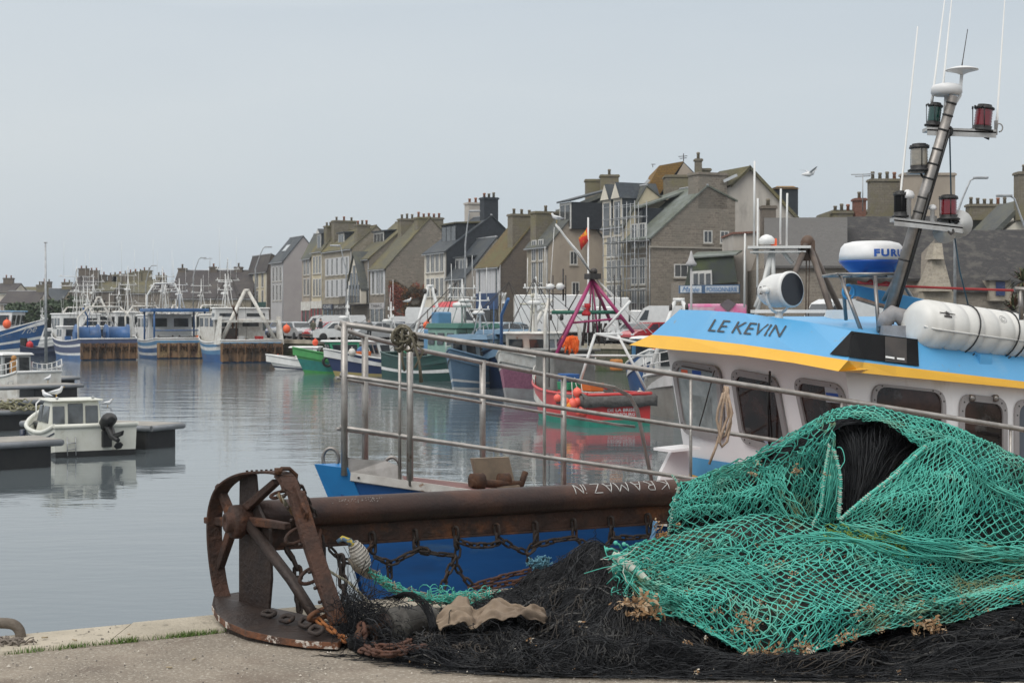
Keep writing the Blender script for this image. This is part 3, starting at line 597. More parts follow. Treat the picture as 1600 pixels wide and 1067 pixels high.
# white rendered annexe and dark mansard shop
r = flat_house('shop_annexe','white stained rendered annexe between the mansard shop and the chimney',[(1146,505),(1186,505),(1184,365),(1146,366)],112,6,greyr)
m = MB(); m.prism([P(1144,366,111.8),P(1186,364,111.8),P(1186,361,111.8),P(1144,363,111.8)],(0,6,0)); m.build('coping', stackb, r, w=True)
r = flat_house('fish_shop','fish shop with dark mansard roof and pale blue sign','' or [(1060,505),(1156,505),(1156,440),(1060,440)],109,5,granite,cat='shop')
m = MB()
d = 108.6; bt = [P(1070,447,d),P(1152,441,d),P(1152,441,d+5),P(1070,447,d+5)]; tp = [P(1079,402,d+.9),P(1146,398,d+.9),P(1146,398,d+4.5),P(1079,402,d+4.5)]; m.hexa(bt+tp); m.build('mansard_roof', mat('dark_felt_roof', (.028,.033,.036), (.03,.04,.022), sc=.7, rough=.8, c3=(.05,.065,.02), sc3=.4), r, w=True)
m = MB(); m.prism([P(1077,404,d+.6),P(1150,399,d+.6),P(1160,393,d+3),P(1090,396,d+3)],(0,0,.1)); m.build('roof_deck', greenroof, r, w=True)
m = MB(); m.prism([P(1080,445,d-.1),P(1113,445,d-.1),P(1112,422,d-.1),P(1081,424,d-.1)],(0,.6,0)); fr = m.build('window', framew, r, w=True, uv=False)
m = MB()
for x0 in (1083.5,1093,1103): m.prism([P(x0,444,d-.12),P(x0+7,444,d-.12),P(x0+7,427,d-.12),P(x0,428,d-.12)],(0,-.03,0))
m.build('pane', pane, fr, w=True, uv=False)
m = MB(); m.prism([P(1061,458.5,d-.6),P(1156,458.5,d-.6),P(1156,444.5,d-.6),P(1061,446,d-.6)],(0,.3,0)); sg = m.build('shop_sign', mat('dark_blue_sign', (.06,.12,.22)), r, w=True, uv=False)
m = MB()
for x0,x1 in ((1063,1096),(1102,1154)): m.prism([P(x0,457.3,d-.64),P(x1,457.3,d-.64),P(x1,446.6,d-.64),P(x0,447,d-.64)],(0,-.02,0))
m.build('sign_panel', mat('pale_sign', (.55,.6,.64)), sg, w=True, uv=False)
lettering('POISSONNERIE', quadfn(P(1104,455.8,d-.75),P(1152,455.8,d-.75),P(1152,448.4,d-.75),P(1104,448.6,d-.75)), mat('sign_blue', (.02,.14,.36)), sg, bold=.01)
lettering('Marée', quadfn(P(1066,456,d-.75),P(1093,456,d-.75),P(1093,448,d-.75),P(1066,448.2,d-.75)), MC['sign_blue'], sg, shear=.35)
# --- church-like long stone buildings on the right
def long_b(label, xl, xr, eave, rl, rr, d, wallm, roofm, name='stone_hall', dep=7, base=505):
    root = thing(name, label, 'building', tuple(P((xl+xr)/2,500,d).xy)+(TOP,)); m = MB()
    m.prism([P(xl,base,d),P(xr,base,d),P(xr,eave,d),P(xl,eave,d)],(0,dep*2,0)); m.build('wall', wallm, root, w=True)
    m = MB(); b0, b1 = P(xl-2,eave+1,d-.3), P(xr+2,eave+1,d-.3); t0, t1 = P(xl-2,rl,d+dep), P(xr+2,rr,d+dep); bb0, bb1 = P(xl,eave,d+2*dep), P(xr,eave,d+2*dep)
    for A in ([b0,b1,t1,t0],[bb0,bb1,t1,t0]): m.prism(A, (0,0,.16))
    m.prism([Vector((b0.x+.35,b0.y+.6,b0.z-.1)), Vector((b0.x+.35,bb0.y,b0.z-.1)), t0+Vector((.35,0,-.1))], (.2,0,0), 1); m.prism([Vector((b1.x-.55,b1.y+.6,b1.z-.1)), Vector((b1.x-.55,bb1.y,b1.z-.1)), t1+Vector((-.55,0,-.1))], (.2,0,0), 1)
    m.build('roof', [roofm, wallm], root, w=True); return root
sl_light = brickmat('pale_slate_roof', (.135,.13,.125), (.115,.11,.107), (.09,.088,.085), .3, .22, .012, rough=.85, bump=.3, wob=0, c3=(.11,.105,.10), sc3=.3)
slate4 = brickmat('dark_lichened_slate', (.055,.052,.052), (.04,.038,.04), (.03,.03,.03), .3, .22, .012, rough=.85, bump=.3, wob=0, c3=(.085,.08,.072), sc3=1.1, lo3=.5, hi3=.62)
long_b('long low stone hall under a pale grey slate roof behind the radar',1196,1322,418,344,343,104,granite,sl_light)
r = long_b('stone hall under a dark lichened slate roof behind the mast',1324,1462,438,342,341,105,granite,slate4,dep=9)
r = long_b('stone hall with black slate roof and small blue door dormer',1462,1640,456,364,362,98,granite,slate4,dep=8)
d = 97.4
m = MB(); m.prism([P(1546,470,d),P(1580,470,d),P(1580,437,d),P(1546,437,d)],(0,3,0)); dm = m.build('dormer', granite3, r, w=True)
m = MB(); m.prism([P(1541,438,d-.3),P(1586,438,d-.3),P(1573,416,d+1.8),P(1555,416,d+1.8)],(0,.8,0)); m.build('dormer_roof', slate4, dm, w=True)
m = MB(); m.prism([P(1556,462,d-.05),P(1570,462,d-.05),P(1570,440,d-.05),P(1556,440,d-.05)],(0,-.05,0)); m.build('door', mat('blue_door', (.02,.04,.12)), dm, w=True, uv=False)
# stone buttress pinnacle between the halls
b = thing('stone_buttress','tapering stone buttress standing between the two slate halls','buttress',tuple(P(1466,500,97).xy)+(TOP,))
m = MB(); dd = 97
for (w0,y0,w1,y1) in ((26,505,24,455),(22,455,9,405),(9,405,6,380)):
    p0, p1 = P(1466-w0,y0,dd), P(1466+w0,y0,dd); q0, q1 = P(1466-w1,y1,dd+.6), P(1466+w1,y1,dd+.6); e = Vector((0,2,0)); m.hexa([p0,p1,p1+e,p0+e,q0,q1,q1+e*.5,q0+e*.5])
m.build('shaft', granite3, b, w=True)
# big stacks and roofs behind the halls
BG = 'roof tops behind the halls'
def roofhouse(label, pts, d, mt, stacks, roofm, rpts):
    r = flat_house('stone_house', label, pts, d, 6, mt, group=BG)
    m = MB(); m.prism([P(x,y,d-.2) for x,y in rpts],(0,7,0)); m.build('roof', roofm, r, w=True)
    for (x0,x1,yb,yt,pots,mm) in stacks: chimney(r, P((x0+x1)/2,500,d-.4), Vector((1,0,0)), (x1-x0)/FP*d, 1.2, zat(yb,d), zat(yt,d), mt=mm, pots=pots)
roofhouse('house with wide lichened chimney stack left of the mast',[(1352,505),(1410,505),(1410,330),(1352,345)],126,stackm,[(1358,1403,345,281,4,stackm)],moss,[(1350,347),(1412,347),(1412,296),(1356,342)])
roofhouse('house with the widest stained chimney stack directly behind the mast',[(1405,505),(1494,505),(1494,330),(1405,330)],124,greyr,[(1409,1489,345,272,0,beige)],slate2,[(1403,345),(1496,345),(1492,328),(1408,328)])
roofhouse('small mossy house with red brick chimney',[(1296,505),(1360,505),(1360,338),(1296,338)],130,granite,[(1334,1351,345,311,1,stackb),(1300,1330,345,331,3,stackm)],moss,[(1294,342),(1362,342),(1352,328),(1302,328)])
r_ = roofhouse('stone house with slate dormer and row of chimney pots at the right',[(1504,505),(1600,505),(1600,340),(1504,345)],128,granite,[(1512,1575,345,320,6,stackm)],slate2,[(1502,368),(1605,368),(1600,330),(1510,330)])
roofhouse('slate house at the right edge with tall lichened chimney',[(1560,505),(1660,505),(1660,320),(1590,345),(1560,368)],118,creamw,[(1588,1612,345,270,1,stackm)],slate2,[(1556,370),(1604,318),(1604,310),(1552,362)])
# aerials
for (lab, x, yb, yt, d, arms) in (('thin television aerial on the skyline beside the brick chimney',1348,330,272,124,[(1330,1366,273),(1336,1360,276)]),('small aerial above the long slate roof',328,425,402,240,[(318,332,405)])):
    m = MB(); m.tube([P(x,yb,d),P(x,yt,d)],.05,4)
    for a,b_,y in arms: m.tube([P(a,y,d),P(b_,y-1,d)],.04,4)
    tag(m.build('aerial', galv, uv=False), lab, 'aerial')
# --- street lamps and poles
def lamp(label, x, ybase, ytop, d, armx, thick=.09, head='arm', group='street lamps'):
    r = thing('street_lamp', label, 'street lamp', tuple(P(x,500,d).xy)+(TOP,), 0, group)
    m = MB(); t = P(armx, ytop, d); b = P(x, ybase, d); b.z = TOP
    if head == 'arm':
        m.tube([b, b.lerp(Vector((b.x,b.y,t.z)),.75), Vector((b.x+(t.x-b.x)*.35,b.y,t.z-1.2)), Vector((b.x+(t.x-b.x)*.75,b.y,t.z-.15)), t], [thick,thick*.8,thick*.6,thick*.5,thick*.5], 6); m.build('pole', galv, r, w=True, uv=False)
        m = MB(); s_ = 1 if t.x > b.x else -1; m.box((t.x+s_*.3,t.y,t.z),(.8,.3,.13)); m.build('lantern', galv, r, w=True, uv=False, bevel=.04)
    else:
        m.tube([b, Vector((b.x,b.y,t.z-.4))], [thick,thick*.6], 6); m.build('pole', greyw, r, w=True, uv=False)
        m = MB(); m.lathe([(.28,0),(.34,.12),(.2,.3),(.1,.6),(.04,.85)], (b.x,b.y,t.z-.5), n=10); m.build('lantern', greyw, r, w=True, uv=False)
lamp('tall slanting street lamp behind the mast',1492,500,278,85,1524)
lamp('street lamp with wide head at the right edge',1606,500,306,80,1578)
lamp('white lamp post in front of the granite gable',1080,500,402,88,1064,head='top')
lamp('dark tall lamp post in front of the shuttered granite house',541,500,384,118,530,.07,'arm')
lamp('dark tall lamp post right of the dormered white house',727,500,330,108,735,.08)
lamp('thin lamp post with side arm at the far end of the street',399,500,386,170,415,.1)
lamp('thin lamp post above the long slate roof',302,500,403,200,314,.1)
lamp('thin lamp post behind the blue trawlers',228,500,415,240,238,.12)
# ================================================================ boats afloat
def hullfn(L, B, fb, sh_b=.9, sh_s=.25, stern=.88, flare=.55, rake=.9, mid=.45, wl=.8):
    """returns pt(t, k, side): t 0 stern .. 1 bow, k 0 (below water) .. 1 (rail)"""
    def hb(t, k):
        full = stern+(1-stern)*min(1, t/mid*1.2)**.7 if t < mid else max(0, 1-((t-mid)/(1-mid))**2.3)
        nar = stern*.95+(wl-stern*.95)*min(1,t/mid) if t < mid else max(0, wl*(1-((t-mid)/(1-mid))**1.6))
        return B/2*(nar*(1-k)+full*k)
    def zz(t, k):
        top = fb+sh_b*max(0,(t-.35)/.65)**1.8+sh_s*max(0,(.35-t)/.35)**2
        return -.35+(top+.35)*k
    def pt(t, k, s): return Vector((-L/2+L*t+(rake*(k-.25)*max(0,(t-.5)*2)**3), s*hb(t,k), zz(t,k)))
    return pt
def boat(name, label, loc, head, L, B, fb, bands, group=None, cat='fishing boat', topm=white, sternm=None, deckm=None, hk={}, bul=.45, inner=None):
    """bands: list of (k0,k1,material) up the side"""
    r = thing(name, label, cat, loc, head, group); pt = hullfn(L, B, fb, **hk); NT = 15
    ts = [i/(NT-1) for i in range(NT)]; mats = []; m = MB()
    for k0, k1, mt in bands:
        if mt not in mats: mats.append(mt)
        for s in (1,-1): m.loft([[pt(t,k0,s), pt(t,(k0+k1)/2,s), pt(t,k1,s)] for t in ts], mats.index(mt), sm=True)
    ks = [b[0] for b in bands]+[1]; sm_ = sternm or bands[-1][2]
    if sm_ not in mats: mats.append(sm_)
    for a, b in zip(ks, ks[1:]): m.poly([pt(0,a,1),pt(0,a,-1),pt(0,b,-1),pt(0,b,1)], mats.index(sm_) if sternm else mats.index([x[2] for x in bands if x[0]==a][0]))
    m.build('hull', mats, r, uv=False, fixn=False)
    # deck and inner bulwark
    m = MB(); dk = lambda t, s: Vector((pt(t,.98,s).x, pt(t,.98,s).y*.96, pt(t,1,s).z-bul))
    m.loft([[dk(t,1), dk(t,0)*1.0, dk(t,-1)] for t in ts]); 
    for s in (1,-1): m.loft([[dk(t,s), Vector((pt(t,1,s).x, pt(t,1,s).y*.96, pt(t,1,s).z))] for t in ts], 1)
    m.build('deck', [deckm or mat('grey_deck', (.22,.22,.21)), inner or topm], r, uv=False, fixn=False)
    m = MB()
    for s in (1,-1): m.tube([pt(t,1,s)+Vector((0,0,.02)) for t in ts], .055, 6)
    m.tube([pt(0,1,1), pt(0,1,-1)], .06, 6); m.build('gunwale', topm, r, uv=False)
    return r, pt, dk
def cabin(r, x0, x1, w_, z0, h, mt, nw_side=3, nf=3, rake=.35, roofm=None, visor=.25, win=(.42,.85), fs=1, name='wheelhouse', taper=.06, roof_t=.1):
    """box cabin from x0 (aft) to x1 (fore)"""
    root = Vector; m = MB(); y = w_/2; yt = y-taper
    p = [(x0,-y,z0),(x1,-y,z0),(x1,y,z0),(x0,y,z0),(x0,-yt,z0+h),(x1+rake*fs,-yt,z0+h),(x1+rake*fs,yt,z0+h),(x0,yt,z0+h)]
    m.hexa(p); c = m.build(name, mt, r, bevel=.04, uv=False)
    def on(side, u, v):  # u along, v up
        P_ = [Vector(a) for a in p]
        if side == 'p': a,b,c_,d = P_[3],P_[2],P_[6],P_[7]; o = Vector((0,.03,0))
        elif side == 's': a,b,c_,d = P_[0],P_[1],P_[5],P_[4]; o = Vector((0,-.03,0))
        elif side == 'f': a,b,c_,d = P_[1],P_[2],P_[6],P_[5]; o = Vector((.03,0,0))
        else: a,b,c_,d = P_[0],P_[3],P_[7],P_[4]; o = Vector((-.03,0,0))
        return (a*(1-u)+b*u)*(1-v)+(d*(1-u)+c_*u)*v+o
    for side, n in (('p',nw_side),('s',nw_side),('f',nf),('b',2)):
        for i in range(n):
            u0, u1 = (i+.16)/n, (i+.84)/n; v0, v1 = win
            for (e, mm, nm, ex) in ((.0, glass, 'window', .012),):
                g = MB(); q = [on(side,u0,v0), on(side,u1,v0), on(side,u1,v1), on(side,u0,v1)]; nn = (q[1]-q[0]).cross(q[3]-q[0]).normalized()*.03
                g.prism(q, nn); g.build(nm, mm, c, uv=False, bevel=.02)
    m = MB(); m.hexa([(x0-.15,-yt-.12,z0+h+.002),(x1+rake*fs+visor,-yt-.12,z0+h+.002),(x1+rake*fs+visor,yt+.12,z0+h+.002),(x0-.15,yt+.12,z0+h+.002),(x0-.1,-yt,z0+h+roof_t),(x1+rake*fs+visor*.7,-yt,z0+h+roof_t),(x1+rake*fs+visor*.7,yt,z0+h+roof_t),(x0-.1,yt,z0+h+roof_t)])
    m.build('roof', roofm or mt, c, uv=False, bevel=.03); return c
def bits(r, name, fn, mt, **k):
    m = MB(); fn(m); return m.build(name, mt, r, uv=False, **k)
def mast(r, x, y, z0, h, mt=white, stays=((3,0,.5),), spread=.8, yards=(.6,.8), name='mast'):
    def fn(m):
        m.tube([(x,y,z0),(x,y,z0+h)], [.07,.035], 6)
        for dx in (-.45,.45): m.tube([(x-.35,y+dx,z0),(x,y,z0+h*.75)], .03, 5)
        for q in yards: m.tube([(x,y-spread,z0+h*q),(x,y+spread,z0+h*q)], .03, 5)
    o = bits(r, name, fn, mt)
    def f2(m):
        for q in yards:
            for s in (-1,1): m.lathe([(.04,0),(.045,.03),(.04,.14),(.02,.18)], (x,y+s*spread*.85,z0+h*q), n=8)
        m.lathe([(.02,0),(.3,.03),(.32,.12),(.2,.2)], (x+.25,y,z0+h*.48), n=12); m.tube([(x+.3,y,z0+h*.45),(x,y,z0+h*.45)], .04, 5)
        m.tube([(x,y+spread*.7,z0+h*.8),(x,y+spread*.7,z0+h*1.55)], .014, 4); m.tube([(x,y-spread*.7,z0+h*.6),(x-.1,y-spread*.7,z0+h*1.35)], .014, 4)
    bits(o, 'mast_fittings', f2, white)
    def f3(m):
        for sx,sy,sz in stays: m.tube([(x,y,z0+h*.98),(x+sx,y+sy,z0+sz)], .012, 4)
    bits(o, 'stay', f3, dark)
    return o
def gantry(r, x, w_, z0, h, mt=offw, lean=0, apex=False, rr=.09, cross=True):
    def fn(m):
        if apex:
            for s in (-1,1): m.tube([(x,s*w_/2,z0),(x+lean,s*.12,z0+h)], [rr*1.2,rr], 6)
            m.tube([(x+lean,-.2,z0+h),(x+lean,.2,z0+h)], rr*1.1, 6)
            m.tube([(x+lean*.45,-w_*.28,z0+h*.45),(x+lean*.45,w_*.28,z0+h*.45)], rr*.7, 6)
        else:
            for s in (-1,1): m.tube([(x,s*w_/2,z0),(x+lean*.6,s*w_/2,z0+h*.7),(x+lean,s*w_/2*.6,z0+h)], rr, 6)
            m.tube([(x+lean,-w_/2*.6,z0+h),(x+lean,w_/2*.6,z0+h)], rr, 6)
    g = bits(r, 'gantry', fn, mt)
    def f2(m):
        for y in (-.25,.25): m.lathe([(.05,-.06),(.14,-.05),(.14,.05),(.05,.06)], (x+lean,y*w_*.5,z0+h-.28), axis=(0,1,0), n=10)
        m.tube([(x+lean,.1,z0+h-.3),(x+.4,.1,z0+.3)], .015, 4)
    bits(g, 'block', f2, dark); return g
def railing(r, pt, t0, t1, h=.7, mt=white, n=7, sides=(1,-1), k=1, wires=2):
    def fn(m):
        for s in sides:
            q = [pt(t0+(t1-t0)*i/(n-1),1,s)*1.0 for i in range(n)]
            for a in q: m.tube([a, a+Vector((0,0,h))], .022, 5)
            for j in range(wires): m.tube([a+Vector((0,0,h*(1-j*.45))) for a in q], .02, 5)
    return bits(r, 'railing', fn, mt)
def winch(r, x, y, z, w_=1.2, rr=.3, mt=dark, name='winch'):
    def fn(m):
        m.lathe([(rr,-w_/2),(rr,-w_/2+.06),(rr*.6,-w_/2+.07),(rr*.6,w_/2-.07),(rr,w_/2-.06),(rr,w_/2)], (x,y,z+rr), axis=(0,1,0), n=12)
        m.box((x,y-w_*.5-.1,z+rr*.6),(.35,.14,rr*1.3)); m.box((x,y+w_*.5+.1,z+rr*.6),(.35,.14,rr*1.3))
    return bits(r, name, fn, mt)
CR = ['blue','orange_c','green_c','white_c','red_c']
cratem = [mat('crate_blue',(.03,.12,.35)), mat('crate_orange',(.7,.16,.03)), mat('crate_green',(.03,.25,.12)), mat('crate_white',(.6,.6,.58)), mat('crate_red',(.45,.03,.03))]
def crates(r, spots, seed=1):
    q = random.Random(seed)
    for (x,y,z,n) in spots:
        for i in range(n):
            m = MB(); a = q.uniform(-.1,.1); c = (x+q.uniform(-.03,.03),y,z+.14+.27*i); m.box(c,(.75,.45,.25),a,0,-.03,-.02); m.build('fish_crate', q.choice(cratem), r, uv=False, bevel=.02)
def floats(r, pts, rad=.22, mt=orange, name='fender_buoy'):
    for p in pts:
        m = MB(); m.lathe([(rad*math.sin(a),-rad*1.15*math.cos(a)) for a in np.linspace(0,math.pi,8)]+[(.04,rad*1.3),(.03,rad*1.5)], p, n=12); m.build(name, mt, r, uv=False)
def tyres(r, pts, ax=(1,0,0)):
    for p in pts:
        m = MB(); a = Vector(ax).normalized(); u = a.orthogonal().normalized(); v = a.cross(u)
        m.tube([Vector(p)+(u*math.cos(t)+v*math.sin(t))*.28 for t in np.linspace(0,2*math.pi,13)[:-1]], .1, 6, closed=True); m.build('tyre_fender', black, r, uv=False)
def local(p0, p1): # stern and bow world points -> location, heading, length
    d = p1-p0; return (p0.x+d.x/2, p0.y+d.y/2, 0), math.atan2(d.y, d.x), d.xy.length
def at0(px, py, d=None):
    d = d or EYE*FP/(py-HOR); return Vector(((px-800)/FP*d, d, 0))
rustp = mat('rust_streaked_plate', (.10,.062,.042), (.23,.135,.07), sc=1.6, rough=.85, c3=(.035,.025,.02), sc3=1.3, lo3=.48, hi3=.6, st=(1,1,.35), bump=.3, bsc=8)
blueh = mat('blue_hull_paint', (.035,.12,.30), (.03,.09,.22), sc=.8, rough=.4, c3=(.16,.15,.15), sc3=1.1, lo3=.58, hi3=.75); lblueh = mat('light_blue_hull_paint', (.10,.25,.42), (.08,.2,.35), sc=.8, rough=.35)
FLEET = 'blue and white trawlers moored stern-on at the harbour head'
def stern_ramp(r, B, fb, x, n=6, mt=rustp, dredges=True):
    """rusty stern gate with hanging dredge gear"""
    def fn(m):
        m.box((x-.12,0,fb*.55),(.2,B*.94,fb*.95)); 
        for i in range(n+1): m.box((x-.28,(i/n-.5)*B*.9,fb*.55),(.14,.14,fb*1.0))
    g = bits(r, 'stern_gate', fn, mt)
    if dredges:
        def f2(m):
            q = random.Random(4)
            for i in range(n):
                y = ((i+.5)/n-.5)*B*.9
                pts = [(x-.3,y-.25,fb*.98),(x-.36,y-.15,fb*.78),(x-.36,y+.15,fb*.78),(x-.3,y+.25,fb*.98)]; m.tube(pts, .06, 5)
                for j in range(3): m.tube([(x-.34,y-.22+.22*j,fb*.95),(x-.34,y-.22+.22*j+q.uniform(-.05,.05),fb*(.45+.15*q.random()))], .05, 5)
        bits(r, 'dredge_gear', f2, mat('dark_rust', (.03,.02,.015), (.10,.045,.02), sc=5, rough=.9))
    return g
tang = mat('piled_netting', (.03,.06,.05), (.05,.045,.035), sc=6, rough=.95, bump=1, bsc=12); tang2 = mat('brown_netting', (.10,.06,.035), (.05,.05,.05), sc=6, rough=.95, bump=1, bsc=12)
def gear(r, L, B, z, seed, n=5, x0=-.45, x1=.1, lines=9, top=4.2):
    q = random.Random(seed)
    for i in range(n):
        x, y = L*q.uniform(x0,x1), B*q.uniform(-.36,.36); k = q.random()
        if k < .45: bits(r,'net_heap',lambda m: m.ball((x,y,z+.15),q.uniform(.35,.7),n=9,sq=q.uniform(.6,1)),q.choice((tang,tang2,cratem[0],cratem[1])))
        elif k < .7: bits(r,'locker',lambda m: m.box((x,y,z+.35),(q.uniform(.4,1),q.uniform(.4,.9),.7)),q.choice((offw,dark,blueh,galv)),bevel=.04)
        else: a=q.uniform(-1,1); bits(r,'derrick',lambda m: (m.tube([(x,y,z),(x,y,z+2.4),(x+1.2*a,y+q.uniform(-1,1),z+3.1)],.07,6), m.tube([(x+1.2*a,y,z+3.0),(x+1.2*a,y,z+1.0)],.02,4)),q.choice((offw,blueh,rust)))
    def fn(m):
        a = Vector((L*.08,0,z+top))
        for i in range(lines): m.tube([a,(L*q.uniform(-.48,.5),B*q.choice((-.46,.46))*q.uniform(.5,1),z+q.uniform(.2,2.2))],.016,4)
    bits(r,'rigging',fn,dark)
# --- the three stern-on trawlers
p0, p1 = at0(170,562,127), at0(98,556,141)
loc, hd_, L = local(p0, p1); stripes = [(0,.36,blueh),(.36,.46,white),(.46,.72,mat('slate_blue_hull', (.07,.09,.17))),(.72,.82,white),(.82,1,mat('slate_blue_hull', (.07,.09,.17)))]
r, pt, dk = boat('trawler','blue trawler with rusty stern gate and two blue net drums, leftmost of the stern-on row',loc,hd_,L,5.0,1.5,stripes,FLEET,'trawler',hk=dict(sh_b=1.6,stern=.95,wl=.9))
stern_ramp(r,5,1.35,-L/2,7)
cabin(r,1.5,4.6,3.6,1.6,2.2,white,3,4,roofm=white); cabin(r,-.5,1.5,4.2,1.3,1.4,white,2,2,rake=0)
for y in (-1.25,1.25): 
    def fn(m,y=y):
        m.lathe([(.95,-.95),(.95,-.85),(.75,-.84),(.75,.84),(.95,.85),(.95,.95)], (-L/2+2.2,y,2.0), axis=(0,1,0), n=16)
        m.box((-L/2+2.2,y-1.0,1.5),(1.1,.14,1.6)); m.box((-L/2+2.2,y+1.0,1.5),(1.1,.14,1.6))
    bits(r,'net_drum',fn,blueh)
mast(r,2.8,0,3.8,4.2,spread=1.6,stays=((4,0,-1),(-6,0,-1),(-5,1.5,-1.5))); mast(r,-1,0,2.7,3.8,spread=1.3,stays=((-3,1.8,-1),)); gantry(r,-L/2+1.2,4.4,1.4,3.0,offw,.3); railing(r,pt,.6,1,.8); 
gantry(r,-L/2+3.6,3.8,1.6,3.6,offw,-.4,True); gear(r,L,5,1.2,1,8,top=6)
p0, p1 = at0(286,560,132), at0(232,552,144); loc, hd_, L = local(p0, p1); st2 = [(0,.3,blueh),(.3,.42,white),(.42,.62,blueh),(.62,.74,white),(.74,.9,lblueh),(.9,1,white)]
r, pt, dk = boat('trawler','blue and white trawler with long blue canopy roof and pale rusty stern',loc,hd_,L,4.9,1.5,st2,FLEET,'trawler',hk=dict(sh_b=1.5,stern=.95,wl=.9))
stern_ramp(r,4.8,1.3,-L/2,5,mat('pale_rust_plate', (.36,.25,.13), (.24,.14,.08), sc=1.5, rough=.85, c3=(.08,.045,.03), sc3=2, lo3=.5, hi3=.62, st=(1,1,.4)),dredges=True)
def fn(m):
    m.box((-L/2+3.2,0,4.15),(4.4,5.1,.3)); 
bits(r,'canopy',fn,blueh,bevel=.05)
def fn(m):
    for y in (-2.2,2.2):
        for x in (-L/2+1.2,-L/2+5): m.tube([(x,y,1.2),(x,y,4.05)],.09,6)
    m.tube([(-L/2+1.2,-2.2,2.4),(-L/2+1.2,2.2,2.4)],.06,6)
bits(r,'canopy_post',fn,blueh)
cabin(r,-L/2+4.6,2.4,3.9,1.2,2.5,white,3,4,win=(.6,.9)); mast(r,1,0,3.7,4.4,spread=1.2,stays=((3,0,-1),(-5,0,.4))); mast(r,-2,-.8,4.1,2.9,spread=.8); gantry(r,-L/2+7.4,3,3,3.6,white,-.5)
winch(r,-L/2+2.2,-.9,1.3,1.4,.35); winch(r,-L/2+2.2,1.0,1.3,1.3,.35); railing(r,pt,.6,1,.8); floats(r,[(-L/2-.2,-2.2,1.6)],.25); gear(r,L,4.9,1.2,2,6,-.45,-.25,top=6)
p0, p1 = at0(393,573,119), at0(334,560,131); loc, hd_, L = local(p0, p1); st3 = [(0,.5,blueh),(.5,.66,lblueh),(.66,.8,white),(.8,.92,lblueh),(.92,1,white)]
r, pt, dk = boat('trawler','white trawler with A shaped stern gantry and dark rusty stern, rightmost of the row',loc,hd_,L,5.0,1.5,st3,FLEET,'trawler',hk=dict(sh_b=1.5,stern=.95,wl=.92))
stern_ramp(r,5.2,1.45,-L/2,8)
gantry(r,-L/2+.8,4.6,1.4,4.2,offw,.8,True,.14); cabin(r,-L/2+4.2,3,4.0,1.4,2.3,offw,3,4,win=(.6,.9)); cabin(r,-L/2+3.0,-L/2+4.2,4.4,3.3,.9,white,1,1,rake=0,win=(.3,.6)); mast(r,1.4,0,3.8,4.6,spread=1.0,stays=((3,0,-1),(-4,1,-.5))); mast(r,-1.6,.9,3.8,3.2,spread=.6)
def fn(m):
    for s in (-1,1): m.hexa([(-L/2+.1,s*2.5-.12,1.4),(-L/2+1.5,s*2.5-.12,1.4),(-L/2+1.5,s*2.5+.12,1.4),(-L/2+.1,s*2.5+.12,1.4),(-L/2+.5,s*2.3-.12,3.6),(-L/2+.8,s*2.3-.12,3.6),(-L/2+.8,s*2.3+.12,3.6),(-L/2+.5,s*2.3+.12,3.6)])
    m.box((-L/2+.75,0,3.2),(.2,4.7,.18))
bits(r,'stern_frame',fn,offw); crates(r,[(-L/2+1.2,-.9,1.5,2),(-L/2+1.2,-.2,1.5,1),(-L/2+1.2,.6,1.5,2),(-L/2+1.4,1.2,1.5,1)],3); floats(r,[(-L/2+.4,-2.9,2.6),(-L/2+2,1.9,1.7)],.3); railing(r,pt,.6,1,.8); gear(r,L,5,1.3,3,7,-.45,-.25,top=6)
def fn(m): m.box((-L/2+2.2,1.4,2.0),(.8,1.6,1.3))
bits(r,'hold_hatch',fn,dark)
# more boats packed behind the first row
q = random.Random(9)
for i,(px,py,d,h,Lh,Bh,cols,lab) in enumerate([
    (150,0,150,115,13,4.6,(blueh,white),'white masted trawler behind the leftmost stern-on trawler'),
    (206,0,146,118,13,4.6,(white,blueh),'white trawler with thin masts between the two blue sterns'),
    (262,0,158,112,12,4.4,(blueh,white),'trawler with tall white mast behind the blue canopy'),
    (128,0,165,100,12,4.4,(lblueh,white),'small light blue trawler far behind at the harbour head'),
    (320,0,150,115,11,4.2,(white,blueh),'white trawler half hidden between canopy boat and gantry boat'),
    (188,0,172,110,12,4.4,(white,lblueh),'far white trawler with raised booms at the harbour head')]):
    loc = at0(px,0,d); r, pt, dk = boat('trawler',lab,tuple(loc),math.radians(h),Lh,Bh,1.6,[(0,.5,cols[0]),(.5,.65,cols[1]),(.65,1,cols[0])],'trawlers packed behind the stern-on row','trawler',hk=dict(sh_b=1.3))
    cabin(r,0,3,3.2,1.6,2.4,white,2,3); mast(r,1.5,0,4,q.uniform(3.2,4.6),spread=q.uniform(.8,1.6),stays=((3,0,-1),(-5,0,-1))); gantry(r,-Lh/2+1.4,3.6,1.3,q.uniform(2.6,3.8),offw,.5,q.random()<.5); mast(r,-1.6,q.uniform(-1,1),1.3,q.uniform(4,5.2),offw,spread=1.0); railing(r,pt,.6,1,.8,n=5); gear(r,Lh,Bh,1.2,40+i,5,-.42,.0,6,5)
